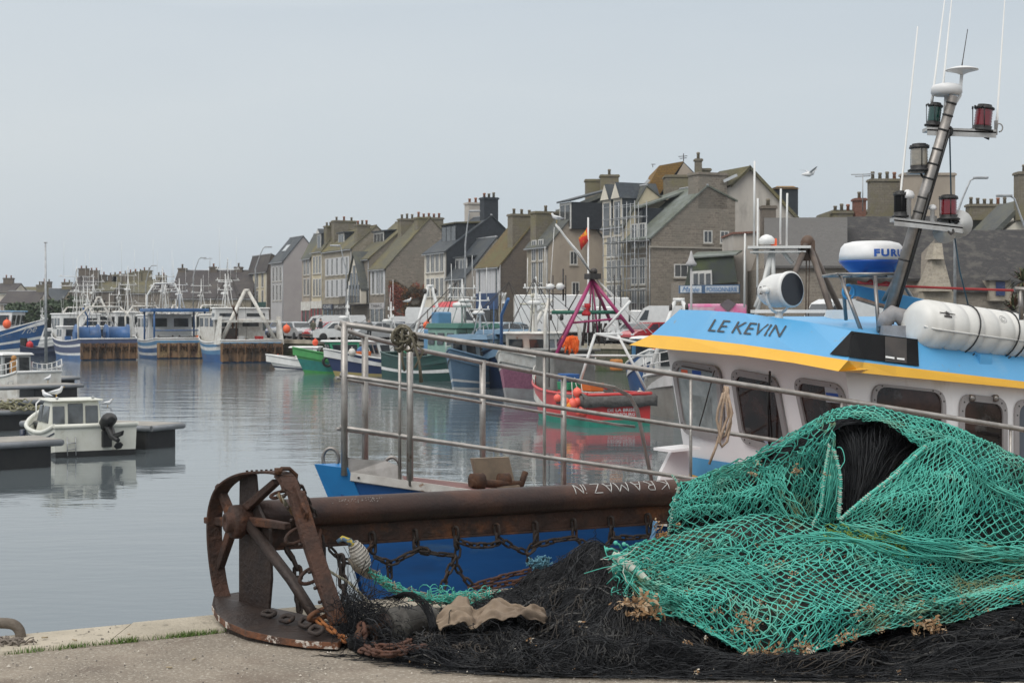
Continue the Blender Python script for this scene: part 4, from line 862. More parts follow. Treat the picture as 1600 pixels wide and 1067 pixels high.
# boat at the left frame edge, bow right
p0, p1 = at0(-60,545,150), at0(60,545,150); loc, hd_, L = local(p0,p1)
r, pt, dk = boat('trawler','blue trawler with white stripes and pointed bow, cut by the left picture edge',loc,hd_-.1,L,4.6,1.9,[(0,.3,white),(.3,.48,blueh),(.48,.56,white),(.56,1,blueh)],None,'trawler',hk=dict(sh_b=1.5,rake=1.4))
lettering('Zoé', quadfn(pt(.86,.62,-1)+Vector((-.4,-.22,0)),pt(.97,.7,-1)+Vector((-.2,-.2,0)),pt(.97,.9,-1)+Vector((-.2,-.3,0)),pt(.86,.84,-1)+Vector((-.4,-.36,0))), white, r, w=False, shear=.2)
cabin(r,-1.5,1.6,3.2,1.9,2.2,white,2,3,roofm=lblueh); floats(r,[(1.5,-1.8,2.9)],.4)
# small craft nearby
r, pt, dk = boat('dinghy','dark blue inflatable boat with red buoys beside the pointed blue bow',tuple(at0(78,553,140)),-.2,5,2,.7,[(0,1,navy)],None,'dinghy',topm=navy); floats(r,[(-2,0,1.0),(1,-.4,.9)],.33,mat('red_buoy',(.6,.03,.04)))
bits(r,'outboard_engine',lambda m: m.box((-2.6,0,1.1),(.5,.4,1.1)),black)
for (px,d,h,L_,lab) in ((66,170,-.1,8,'pale motor cruiser moored before the dark trees'),(98,178,.1,7,'small white cabin boat behind the leftmost striped trawler')):
    r, pt, dk = boat('motor_boat',lab,tuple(at0(px,0,d)),h,L_,2.6,1.0,[(0,1,white)],None,'motor boat'); cabin(r,-1,1.5,2.0,.9,1.4,white,2,2)
    mast(r,0,0,2.2,2.5,spread=.5)
tag((lambda m: (m.tube([at0(72,600,116)+Vector((0,0,0)), P(71,380,116)], [.13,.06], 8), m.tube([P(68.5,379,116),P(74,379,116)], .04, 4), m)[-1])(MB()).build('boat_mast', galv, uv=False), 'tall bare aluminium mast rising from the left pontoons', 'mast')
# ================================================================ boats along the right quay
bow_l = math.radians(180)
# small white cabin boat
r, pt, dk = boat('cabin_boat','small white motorboat with canopy cabin below the quay wall',tuple(at0(478,577)),math.radians(172),4.2,1.9,.62,[(0,.35,white),(.35,.45,navy),(.45,1,white)],None,'cabin boat',hk=dict(sh_b=.35))
cabin(r,-.9,.5,1.3,.6,.85,white,1,1,win=(.2,.85),visor=.35,rake=.2); floats(r,[(-.7,.2,1.8),(2.2,-.9,.7)],.2,mat('red_cone',(.8,.1,.04)))
# green boat
greenh = mat('bright_green_hull', (.07,.32,.09), (.06,.25,.08), rough=.35); tealh = mat('teal_hull', (.03,.22,.19), (.03,.17,.15), rough=.4)
r, pt, dk = boat('fishing_boat','bright green and teal fishing boat with small cabin, bow to the left',tuple(at0(543,582,96)),math.radians(-160),5.6,2.2,.9,[(0,.3,greenh),(.3,.66,tealh),(.66,1,greenh)],None,'fishing boat',topm=greenh,hk=dict(sh_b=.7))
cabin(r,-.6,1.0,1.4,.8,1.15,mat('green_cabin',(.04,.3,.16)),2,2,roofm=white); mast(r,0,0,2.3,2.2,spread=.4); tyres(r,[(1.5,1.0,.75),(1.5,-1.0,.75)],(0,1,0)); railing(r,pt,0,.4,.6)
# navy boat with yellow boot stripe
r, pt, dk = boat('fishing_boat','small navy fishing boat with white ports and yellow boot stripe',tuple(at0(592,590,92)),math.radians(-150),5.8,2.3,.9,[(0,.34,mat('yellow_boot',(.42,.34,.14))),(.34,1,mat('navy_hull',(.03,.05,.13)))],None,'fishing boat',hk=dict(sh_b=.7))
cabin(r,-1.4,.1,1.4,.8,1.2,white,2,2); mast(r,-.8,0,2.0,2.4,spread=.4); crates(r,[(1,0,.9,2),(-2.4,.4,.8,3)],5)
def fn(m): m.lathe([(.3,-.1),(.33,0),(.3,.1)], (.8,-.7,1.4), axis=(0,1,0), n=16)
bits(r,'blue_drum',fn,blueh); floats(r,[(2.2,1,1.4)],.22,offw)
# dark green trawler
dgreen = mat('dark_green_hull', (.012,.06,.05), (.01,.045,.04), sc=1.2, rough=.35); sea = mat('sea_green_house', (.22,.36,.30), (.18,.3,.26), rough=.5); dg2 = mat('green_roof', (.04,.14,.11))
p0, p1 = at0(634,0,89), at0(700,0,80); loc, hd_, L = local(p0,p1)
r, pt, dk = boat('trawler','dark green trawler with white diagonal stripe and sea green wheelhouse',(loc[0]+1.3,loc[1],0),math.radians(-58),10,3.7,1.2,[(0,.2,mat('grey_boot',(.12,.13,.13))),(.2,.46,dgreen),(.46,.56,white),(.56,1,dgreen)],None,'trawler',hk=dict(sh_b=.85,flare=.7,stern=.9),topm=dgreen)
c = cabin(r,-.2,2.6,2.6,1.25,1.6,sea,3,3,roofm=dg2,win=(.45,.85),visor=.3,roof_t=.28); 
lettering('Marie-Lou', quadfn((3.1,-.8,2.89),(3.1,.8,2.89),(3.08,.8,3.07),(3.08,-.8,3.07)), white, c, w=False, shear=.3)
mast(r,1.4,0,3.1,2.4,spread=.9,stays=((3,0,-1),(-5,0,-.8))); gantry(r,-2.3,2.6,1.2,4.0,white,.1,True,.09); floats(r,[(-1.7,-.5,3.0),(-1.9,.2,3.2),(-1.6,.7,2.9)],.2); crates(r,[(-3.5,-.6,1.0,2),(-3.2,.7,1.0,3)],7); railing(r,pt,.72,1,.7)
winch(r,-3.2,0,1.0,1.2,.3); gear(r,10,3.7,.9,11,6,-.45,-.05,8,4.5)
def fn(m): m.box((-.9,0,3.3),(.8,.9,.9)); m.box((-1.0,-.6,2.2),(.9,.5,1.2))
bits(r,'blue_tarpaulin',fn,lblueh,bevel=.1)
def fn(m): m.lathe([(.5,0),(.55,.1),(.5,.22),(.15,.3)], (1.4,0,4.0), n=14)
bits(r,'radar_dome',fn,white)
# steel blue boat in front of a navy trawler
stb = mat('steel_blue_hull', (.13,.22,.32), (.10,.18,.27), sc=1.2, rough=.4); stb2 = mat('steel_blue_roof', (.10,.18,.27), (.08,.15,.22))
r, pt, dk = boat('fishing_boat','steel blue fishing boat with flat blue wheelhouse roof beside the green trawler',tuple(at0(748,0,76)),math.radians(-106),8,2.6,1.05,[(0,.12,navy),(.12,.22,white),(.22,.34,stb),(.34,.39,white),(.39,1,stb)],None,'fishing boat',hk=dict(sh_b=.9),topm=stb2)
cabin(r,-1.6,1.0,2.1,1.0,1.35,mat('pale_blue_cabin',(.3,.36,.4)),3,3,roofm=stb2,visor=.8,roof_t=.25); floats(r,[(1.9,.9,2.1)],.2,lblueh)
mast(r,-.2,0,2.5,2.2,spread=.5)
r, pt, dk = boat('trawler','navy blue trawler with low flat roof and cream mast post',tuple(at0(797,0,78)),math.radians(-95),9.5,3.9,1.3,[(0,.16,navy),(.16,1,mat('deep_navy_hull',(.008,.02,.06),(.01,.02,.05),rough=.35))],None,'trawler',hk=dict(sh_b=.8,wl=.9),topm=stb)
cabin(r,-2.2,1.8,2.9,1.3,1.3,offw,3,3,roofm=stb2,visor=.6,roof_t=.22,win=(.3,.7)); bits(r,'mast_post',lambda m: (m.tube([(.2,1.2,2.8),(.2,1.2,4.4)],[.2,.12],8), m.ball((.2,1.2,4.5),.16), m.tube([(.2,.5,4.1),(.2,1.9,4.1)],.05,5)),mat('cream_paint',(.55,.52,.42)))
railing(r,pt,.3,.95,1.2,galv,8); gear(r,9.5,3.9,1.2,12,5,-.1,.3,7,4); winch(r,2.8,0,1.3,1.4,.35,mat('net_blue',(.04,.2,.28)))
# white boat with pink crates
pink = mat('pink_net', (.36,.14,.21), (.26,.10,.16), sc=8, rough=.8, bump=.5, bsc=20)
r, pt, dk = boat('fishing_boat','worn white fishing boat draped with pink netting at its bow',tuple(at0(842,0,68)),math.radians(-110),8.5,3.0,1.25,[(0,.35,mat('grey_white_hull',(.4,.4,.4),(.3,.28,.28),sc=1)),(.35,.7,pink),(.7,1,offw)],None,'fishing boat',hk=dict(sh_b=.8),topm=offw)
cabin(r,-.6,1.4,2.0,1.2,1.5,offw,2,2,roofm=offw); mast(r,.4,0,2.8,2.4,spread=.6); crates(r,[(2.2,0,1.5,2),(2.0,-.6,1.5,2),(-2,.5,1,2)],8); gantry(r,-2.6,2.2,1.1,2.6,offw,.2); gear(r,8.5,3,1.1,13,6,-.1,.35,7,4)
# --- the red boat
redh = mat('red_hull', (.55,.035,.035), (.45,.03,.03), sc=1.4, rough=.35, c3=(.35,.03,.03), sc3=4, lo3=.6, hi3=.7); grn = mat('green_boot', (.02,.22,.16), (.02,.18,.13))
mag = mat('magenta_paint', (.33,.03,.13), (.26,.03,.10), rough=.45)
ps, pb_ = at0(968,667,47.5), at0(845,650,53.5); loc, hd_, L = local(ps,pb_)
r, pt, dk = boat('fishing_boat','red fishing boat with green boot, magenta tripod mast and coral buoys',loc,hd_,L,2.35,.95,[(0,.42,grn),(.42,1,redh)],None,'fishing boat',topm=redh,hk=dict(sh_b=.34,sh_s=.05,stern=.92,wl=.9,rake=.7),bul=.5,inner=offw)
Sx = -L/2
tarp = mat('grey_tarpaulin', (.13,.125,.12), (.09,.085,.08), sc=3, rough=.9, bump=.5, bsc=9)
m = MB(); rings = []
for i in range(9):
    y = -1.25+2.5*i/8; rings.append([(Sx-.1, y, .62+.03*math.sin(i*2.3)), (Sx-.12+.02*math.sin(i*3), y, .93), (Sx+.15, y*.98, 1.02+.03*math.sin(i*1.7)), (Sx+.9, y*.96, 1.0+.04*math.cos(i*1.9))])
m.loft(rings, sm=True); m.build('stern_tarpaulin', tarp, r, uv=False, solid=.02)
m = MB(); rings = []
for i in range(8):
    x = Sx+2.2*i/7; rings.append([(x, 1.19, .62+.03*math.sin(i*2.3)), (x, 1.22, .95), (x, 1.0, 1.03+.03*math.sin(i))])
m.loft(rings, sm=True); m.build('side_tarpaulin', tarp, r, uv=False, solid=.02)
tr = mat('transom_lettering', (.6,.6,.6))
lettering('DE LA BRISE', quadfn((Sx-.03,.42,.47),(Sx-.03,-.52,.47),(Sx-.03,-.52,.57),(Sx-.03,.42,.57)), tr, r, w=False, bold=.02)
lettering('CHERBOURG', quadfn((Sx-.03,.42,.33),(Sx-.03,-.52,.33),(Sx-.03,-.52,.43),(Sx-.03,.42,.43)), tr, r, w=False, bold=.02)
bits(r,'wheelhouse_shelter',lambda m: (m.box((1.3,-.1,1.6),(1.6,1.5,1.3)), m.box((1.3,-.1,2.3),(1.9,1.8,.08))),mat('grey_shelter',(.2,.2,.19),(.13,.13,.12),sc=2),bevel=.03)
W0 = Vector((loc[0],loc[1],0)); co, si = math.cos(-hd_), math.sin(-hd_)
def TL(p): q = p-W0; return Vector((q.x*co-q.y*si, q.x*si+q.y*co, q.z))
D0 = 50.0
ap = P(925,437,D0)
def fn(m):
    for (x,y,d) in ((868,556,D0-1),(990,520,D0-.3),(872,540,D0+1.4),(955,505,D0+1.3)): m.tube([TL(ap), TL(P(x,y,d))], .06, 8)
    for (x,y,d) in ((918,520,D0),(934,520,D0)): m.tube([TL(ap), TL(P(x,y,d))], .03, 6)
    m.tube([TL(P(888,505,D0-.4)),TL(P(975,497,D0))],.04,6)
bits(r,'tripod_mast',fn,mag)
bits(r,'mast_head',lambda m: (m.box(TL(P(926,432,D0)),(.45,.4,.18)), m.ball(TL(P(928,424,D0)),.12)),dark)
bits(r,'spreader_beam',lambda m: m.tube([TL(P(862,488,D0)),TL(P(970,488,D0))],.07,6),mat('green_beam',(.02,.12,.08)))
def fn(m):
    a = TL(P(926,430,D0))
    for (x,y) in ((868,350),(872,354)): m.tube([a, TL(P(x,y,D0))], .025, 5)
    for i in range(9):
        t=i/9; m.tube([a.lerp(TL(P(868,350,D0)),t), a.lerp(TL(P(872,354,D0)),t+.08)], .014, 4)
    m.tube([TL(P(868,352,D0)),TL(P(905,395,D0)),TL(P(926,430,D0))], .02, 4); m.tube([TL(P(866,355,D0)),TL(P(855,520,D0))], .01, 3); m.tube([a,TL(P(1010,520,D0))], .015, 4); m.tube([a,TL(P(1060,560,D0))], .012, 4)
bits(r,'crane_boom',fn,white)
def fn(m):
    for (x,y) in ((864,480),(884,480),(960,480),(970,480)): m.tube([TL(P(x,y,D0)),TL(P(x,y-50,D0))], .02, 4)
    m.tube([TL(P(864,450,D0)),TL(P(884,450,D0))], .02, 4); m.tube([TL(P(880,420,D0)),TL(P(880,470,D0))], .03, 4); m.tube([TL(P(862,460,D0)),TL(P(884,460,D0))], .02, 4)
    m.tube([TL(P(884,492,D0)),TL(P(905,455,D0))], .02, 4); m.tube([TL(P(858,605,D0)),TL(P(858,440,D0))], .02, 4)
bits(r,'light_rack',fn,dark)
for (x,y,s_) in ((860,448,.1),(875,448,.12),(914,478,.13)): bits(r,'floodlight',lambda m: m.lathe([(s_*.8,-.12),(s_,-.1),(s_,.05),(s_*.6,.12)], TL(P(x,y,D0)), axis=(-.4,.9,0), n=12),white)
bits(r,'red_bell',lambda m: m.lathe([(.14,-.2),(.16,-.1),(.07,0),(.16,.1),(.14,.2)], TL(P(916,484,D0)), n=12), mat('red_buoy',(.6,.03,.04)))
def fn(m):
    for (x0,y0,x1,y1) in ((905,600,930,522),(1010,610,965,522),(930,522,970,522),(945,515,985,470),(935,522,1015,540)): m.tube([TL(P(x0,y0,D0-.6)),TL(P(x1,y1,D0-.6))], .05, 6)
    m.tube([TL(P(x,y,D0-.6)) for x,y in ((948,520),(948,510),(952,506),(958,506),(962,510),(962,520))], .03, 5)
    m.tube([TL(P(890,555,D0-.5)),TL(P(1020,556,D0-.5))], .04, 6)
bits(r,'white_frame',fn,white)
def fn(m):
    q = random.Random(2)
    for i in range(34):
        x = q.uniform(878,902); y = q.uniform(524,532); pts = [TL(P(x,y,D0-.3))]
        l = q.uniform(12,30)*(1.0 if 884<x<892 or x>895 else .7)
        for k in range(4): pts.append(TL(P(x+q.uniform(-2,2),y+l*(k+1)/4,D0-.3+q.uniform(-.08,.08))))
        m.tube(pts, [.03,.05,.05,.04,.01], 5)
bits(r,'orange_netting',fn,mat('orange_net',(.9,.16,.02),(.8,.12,.02),sc=20,rough=.7))
coral = mat('coral_buoy', (.85,.14,.09), (.75,.12,.09), rough=.45)
for (x,y,rr,mm) in ((902,613,.14,coral),(903,627,.13,coral),(895,631,.17,coral),(913,641,.19,coral),(905,644,.11,coral),(884,628,.13,orange),(890,634,.15,mat('amber_buoy',(.8,.3,.03))),(871,622,.12,coral)):
    m = MB(); m.lathe([(rr*math.sin(a),-rr*1.08*math.cos(a)) for a in np.linspace(0,math.pi,9)]+[(.03,rr*1.3)], TL(P(x,y,47.4)), n=14); m.build('buoy', mm, r, uv=False)
m = MB(); 
for (x0,y0,x1,y1) in ((902,613,898,590),(895,631,893,592),(913,641,908,598),(884,628,884,592)): m.tube([TL(P(x0,y0-3,47.5)),TL(P(x1,y1,47.9))], .012, 4)
m.build('buoy_rope', offw, r, uv=False)
crates(r,[(-1.4,.1,.75,2),(-.4,.5,.75,3)],11); bits(r,'fuel_can',lambda m: m.box(TL(P(963,570,49)),(.42,.3,.36)),mat('ochre_can',(.5,.2,.05)),bevel=.05); winch(r,-1.2,-.2,.7,.9,.22); railing(r,pt,.72,1,.4,offw,5)
bits(r,'bow_fender',lambda m: m.tube([pt(.995,.95,1)+Vector((.05,.0,.05)),pt(1,1,0)+Vector((.12,0,.08)),pt(.995,.95,-1)+Vector((.05,0,.05))],.11,8),white)
def fn(m):
    for (x0,y0,x1,y1,rr_) in ((920,480,920,540,.03),(926,440,926,540,.02),(938,470,935,535,.04),(915,500,910,540,.05)): m.tube([TL(P(x0,y0,D0)),TL(P(x1,y1,D0))], rr_, 5)
    for i in range(3): m.tube([TL(P(930+i*8,505,D0)),TL(P(926+i*8,520,D0)),TL(P(928+i*8,540,D0)),TL(P(932+i*8,520,D0)),TL(P(931+i*8,505,D0))], .035, 5)
bits(r,'hanging_hoses',fn,dark)
# grey boat tucked between red boat and the near wheelhouse
r, pt, dk = boat('fishing_boat','pale grey fishing boat between the red boat and the near wheelhouse',tuple(at0(1065,0,55)),math.radians(-100),8,2.7,1.2,[(0,.1,black),(.1,1,mat('pale_grey_hull',(.36,.35,.32),(.28,.27,.24),sc=1.2))],None,'fishing boat',hk=dict(wl=.95,sh_b=.4))
cabin(r,-2.6,-.2,2.0,1.1,1.3,white,2,2,roofm=blueh); gantry(r,1.8,2.2,1.2,2.8,white,-.3,True,.07); floats(r,[(1.2,-1.45,.5),(.4,-1.45,.6)],.18,offw); railing(r,pt,.4,1,.7)
r, pt, dk = boat('fishing_boat','blue topped boat with white tubes behind the red stern',tuple(at0(1030,0,66)),math.radians(-100),8,2.9,1.2,[(0,1,blueh)],None,'fishing boat'); cabin(r,-2,1,2.2,1.1,1.4,lblueh,2,2,roofm=white); crates(r,[(2,0,1.3,3),(2,.6,1.3,2)],15)
# boat behind the near wheelhouse roof (white mast platform, brown tripod)
r, pt, dk = boat('trawler','white trawler behind the near wheelhouse with brown tripod derrick',tuple(at0(1335,0,34)),math.radians(172),5.6,2.8,1.5,[(0,1,white)],None,'trawler',hk=dict(sh_b=.4)); loc = at0(1335,0,34)
hd_ = math.radians(172); W0 = Vector((loc.x,loc.y,0)); co, si = math.cos(-hd_), math.sin(-hd_); D0 = 31
def fn(m):
    a = P(1262,376,D0)
    for (x,y,d) in ((1225,470,D0-1),(1310,520,D0-1),(1330,520,D0+1),(1296,475,D0)): m.tube([TL(a),TL(P(x,y,d))],.06,8)
bits(r,'tripod_derrick',fn,mat('brown_steel',(.14,.11,.09),(.09,.07,.06),sc=4))
bits(r,'block',lambda m: (m.box(TL(P(1262,392,D0)),(.28,.2,.4)), m.ball(TL(P(1262,378,D0)),.14), m.tube([TL(P(1260,395,D0)),TL(P(1259,500,D0))],.015,4), m.tube([TL(P(1265,395,D0)),TL(P(1263,500,D0))],.012,4)),mat('brown_block',(.1,.06,.04)))
def fn(m):
    m.box(TL(P(1217,387,D0)),(1.25,.5,.05)); m.box(TL(P(1215,394,D0)),(1.1,.4,.03)); 
    for (x0,y0,x1,y1) in ((1207,385,1210,480),(1180,385,1180,397),(1250,385,1250,397),(1196,440,1180,480),(1222,392,1238,412),(1198,440,1205,392),(1180,500,1203,400)): m.tube([TL(P(x0,y0,D0)),TL(P(x1,y1,D0))],.045,6)
    m.lathe([(.16,0),(.17,.1),(.1,.17),(.02,.2)], TL(P(1198,382,D0)), n=14)
    for (x,y0,y1) in ((1178,385,252),(1219,382,295),(1229,384,302),(1183,480,310),(1163,480,365)): m.tube([TL(P(x,y0,D0)),TL(P(x+1,y1,D0))],.022,5)
bits(r,'mast_platform',fn,white); bits(r,'navigation_light',lambda m: (m.box(TL(P(1209,379,D0)),(.12,.1,.16)),),orange)
cabin(r,-2.4,.2,2.2,1.4,1.45,white,3,3,roofm=white); railing(r,pt,.1,.9,.9,white,8); bits(r,'deck_house',lambda m: m.box((1.4,0,1.8),(1.4,1.8,1.1)),white,bevel=.05)
# ================================================================ left pontoons, motor boats
pont = mat('pontoon_deck', (.30,.28,.25), (.22,.21,.19), sc=2, rough=.8); alu = mat('pontoon_edge', (.25,.26,.28), (.2,.21,.22), rough=.5, metal=.4)
def pontoon(label, a, b, w_, z=.62, th=.75):
    a, b = Vector((a[0],a[1],0)), Vector((b[0],b[1],0)); u = (b-a).normalized(); v = Vector((-u.y,u.x,0)); L = (b-a).length; c = (a+b)/2
    r = thing('pontoon',label,'pontoon',(c.x,c.y,0),0,'floating pontoons on the left')
    m = MB(); m.obox(a-v*w_/2+Vector((0,0,z-.05)), u*L, v*w_, (0,0,.05)); m.build('deck', pont, r, w=True)
    for s in (-1,1):
        m = MB(); m.tube([a+v*s*w_/2+Vector((0,0,z-.08)), b+v*s*w_/2+Vector((0,0,z-.08))], .075, 8); m.build('edge_beam', alu, r, w=True, uv=False)
    m = MB(); m.tube([b-v*w_/2+Vector((0,0,z-.08)), b+v*w_/2+Vector((0,0,z-.08))], .075, 8); m.build('end_beam', alu, r, w=True, uv=False)
    n = max(2,int(L/3.2))
    for i in range(n):
        m = MB(); m.obox(a+u*(L*(i+.5)/n-.9 if i<n-1 else L-2.0)-v*w_*.46+Vector((0,0,-.4)), u*1.8, v*w_*.92, (0,0,z+.3)); m.build('float_block', black, r, w=True, uv=False, bevel=.05)
    for i in range(int(L/2.4)):
        m = MB(); p = a+u*(1.2+2.4*i)+v*(w_/2-.12)+Vector((0,0,z)); m.tube([p,p+Vector((0,0,.12)),p+u*.2+Vector((0,0,.12)),p+u*.2],.018,5); m.build('cleat', galv, r, w=True, uv=False)
    return r
def XD(px,d): return ((px-800)/FP*d, d)
pontoon('nearest pontoon on black float blocks at the left edge',XD(-160,33),XD(74,35.2),1.5)
pontoon('short pontoon finger behind the white motorboat',XD(60,41.5),XD(262,39.6),1.3)
pontoon('pontoon with gulls behind the white motorboat bow',XD(-120,50),XD(78,53),1.6)
pontoon('second pontoon with dark floats below the old cabin boat',XD(-120,58),XD(116,62),1.6,.75)
pontoon('farthest short pontoon behind the old cabin boat',XD(60,70),XD(105,69),1.4,.75)
# white cabin motorboat seen from astern
hullw = mat('aged_white_gelcoat', (.66,.66,.60), (.58,.58,.51), sc=2, rough=.45, c3=(.4,.36,.28), sc3=2, lo3=.6, hi3=.75)
Lb = 4.9; hd_ = math.radians(120); st = at0(150,717,37.2); cx = st+Vector((math.cos(hd_)*Lb/2, math.sin(hd_)*Lb/2, 0))
r, pt, dk = boat('motor_boat','white cabin motorboat with raised black outboard engine beside the pontoon',(cx.x,cx.y,0),hd_,Lb,2.1,.5,[(0,.45,black),(.45,1,hullw)],None,'motor boat',topm=hullw,deckm=hullw,hk=dict(sh_b=.36,stern=.95,wl=.86,rake=.6),bul=.3)
m = MB(); x0,x1,y,z0,z1 = -.55,.5,.70,.3,1.25
m.hexa([(x0,-y,z0),(x1+.5,-y,z0),(x1+.5,y,z0),(x0,y,z0),(x0+.05,-y+.1,z1),(x1,-y+.14,z1-.02),(x1,y-.14,z1-.02),(x0+.05,y-.1,z1)]); cb = m.build('cabin', hullw, r, bevel=.06, uv=False)
m = MB(); m.box((.0,0,z1+.02),(1.25,1.35,.04)); m.build('roof', hullw, cb, bevel=.03, uv=False)
gl = mat('tinted_window', (.06,.065,.07), (.10,.11,.12), sc=2, rough=.08, spec=.8)
for (ya,yb,za,zb,nm) in ((-.56,-.24,.68,1.13,'rear_window'),(-.18,.2,.35,1.19,'cabin_door'),(.28,.58,.68,1.13,'rear_window')):
    m = MB(); m.hexa([(x0-.03,ya,za),(x0+.03,ya,za),(x0+.03,yb,za),(x0-.03,yb,za),(x0+.01,ya,zb),(x0+.08,ya,zb),(x0+.08,yb,zb),(x0+.01,yb,zb)]); m.build(nm, gl, cb, uv=False, bevel=.02)
for s in (-1,1):
    for (xa,xb) in ((-.4,.25),(.33,.72)):
        m = MB(); m.hexa([(xa,s*.66-.03,.70),(xb,s*.66-.03,.70),(xb,s*.66+.03,.70),(xa,s*.66+.03,.70),(xa,s*.605-.03,1.13),(xb-.12,s*.60-.03,1.13),(xb-.12,s*.60+.03,1.13),(xa,s*.605+.03,1.13)]); m.build('side_window', gl, cb, uv=False, bevel=.02)
bits(r,'fore_cabin',lambda m: m.hexa([(.7,-.7,.3),(2.0,-.3,.5),(2.0,.3,.5),(.7,.7,.3),(.7,-.58,.86),(1.7,-.25,.84),(1.7,.25,.84),(.7,.58,.86)]),hullw,bevel=.05)
bits(r,'outboard_engine',lambda m: (m.tube([(-Lb/2+.1,-.25,.62),(-Lb/2-.02,-.25,.8),(-Lb/2-.28,-.25,.92),(-Lb/2-.45,-.25,.9)],[.12,.19,.2,.1],10,flat=.8), m.tube([(-Lb/2-.1,-.25,.8),(-Lb/2-.4,-.3,.5),(-Lb/2-.72,-.34,.42)],[.12,.09,.06],8), m.hexa([(-Lb/2-.4,-.30,.4),(-Lb/2-.9,-.42,.55),(-Lb/2-.9,-.36,.55),(-Lb/2-.4,-.24,.4),(-Lb/2-.4,-.30,.55),(-Lb/2-1.0,-.42,.68),(-Lb/2-1.0,-.36,.68),(-Lb/2-.4,-.24,.55)]), m.lathe([(.02,-.02),(.13,0),(.02,.04)],(-Lb/2-.75,-.34,.3),axis=(1,0,.6),n=6), m.box((-Lb/2-.02,-.25,.42),(.16,.24,.4))),black,bevel=.05)
bits(r,'pushpit_rail',lambda m: (m.tube([(1.6,.5,.75),(1.6,.5,1.1),(2.2,.25,1.18),(2.4,0,1.2),(2.2,-.25,1.18),(1.6,-.5,1.1),(1.6,-.5,.75)],.018,6), m.tube([(2.3,0,.8),(2.35,0,1.19)],.018,6)),white)
floats(r,[(-1.4,1.1,.3)],.07,offw); bits(r,'roof_lamp',lambda m: m.ball((-.45,-.45,1.33),.04),galv); bits(r,'roof_lamp',lambda m: m.ball((-.45,.45,1.33),.04),galv)
lettering('FV 524', quadfn((-.9,1.045,.28),(-1.3,1.045,.28),(-1.3,1.05,.38),(-.9,1.05,.38)), dark, r, w=False)
bits(r,'rubbing_strake',lambda m: [m.tube([pt(t,.86,s)*1.0+Vector((0,s*.012,0)) for t in np.linspace(0,.97,12)],.018,5) for s in (1,)],navy)
bits(r,'side_fender',lambda m: m.tube([(-.6,1.12,.42),(-.6,1.12,.08)],.075,10),offw); bits(r,'side_fender',lambda m: m.tube([(.6,1.06,.5),(.6,1.06,.14)],.075,10),navy)
bits(r,'transom_ladder',lambda m: (m.tube([(-Lb/2-.03,.5,.5),(-Lb/2-.08,.5,.05)],.014,5),m.tube([(-Lb/2-.03,.7,.5),(-Lb/2-.08,.7,.05)],.014,5),m.tube([(-Lb/2-.06,.5,.2),(-Lb/2-.06,.7,.2)],.014,5),m.tube([(-Lb/2-.05,.5,.35),(-Lb/2-.05,.7,.35)],.014,5)),galv)
bits(r,'mooring_line',lambda m: m.tube([(-Lb/2+.1,.9,.5),(-Lb/2-.2,1.3,.3),(-Lb/2+.1,1.9,.55)],.014,5),rg0:=mat('grey_line',(.2,.2,.18)))
# older boat with canopy at the left edge
p0,p1 = at0(62,0,64),at0(-30,0,68); loc,hd_,L = local(p0,p1)
r, pt, dk = boat('motor_boat','older white boat with glazed canopy and rusty tackle at the left edge',(loc[0],loc[1],.0),hd_,5.5,2.1,.9,[(0,.3,black),(.3,1,offw)],None,'motor boat',topm=white,hk=dict(stern=.95))
cabin(r,-.7,.9,1.4,.65,1.15,mat('canopy_frame',(.4,.42,.42)),2,2,win=(.25,.92),roofm=white); bits(r,'ochre_oilskins',lambda m: (m.box((-1.4,.5,1.3),(.3,.25,.6)),m.ball((-1.35,.45,1.7),.12)),mat('ochre',(.4,.2,.06)),bevel=.08); railing(r,pt,0,.5,.5)
# small boat's nets / grey inflatable bow rail at pontoon
r = thing('heap_of_rope','tangled greenish rope heap on the pontoon behind the motorboat bow','rope',tuple(at0(25,0,46)))
def fn(m):
    q = random.Random(8)
    for i in range(26):
        c = Vector((q.uniform(-.9,.9),q.uniform(-.3,.3),.62+q.uniform(0,.25))); a = q.uniform(0,6); m.tube([c+Vector((math.cos(a+t)*.3,math.sin(a+t)*.22,.07*math.sin(3*t))) for t in np.linspace(0,5,10)], .02, 5)
bits(r,'coils',fn,mat('old_rope',(.18,.18,.10),(.25,.23,.15),sc=9))
pontoon('low pontoon carrying the rope heap',XD(-100,45),XD(55,47),1.4)
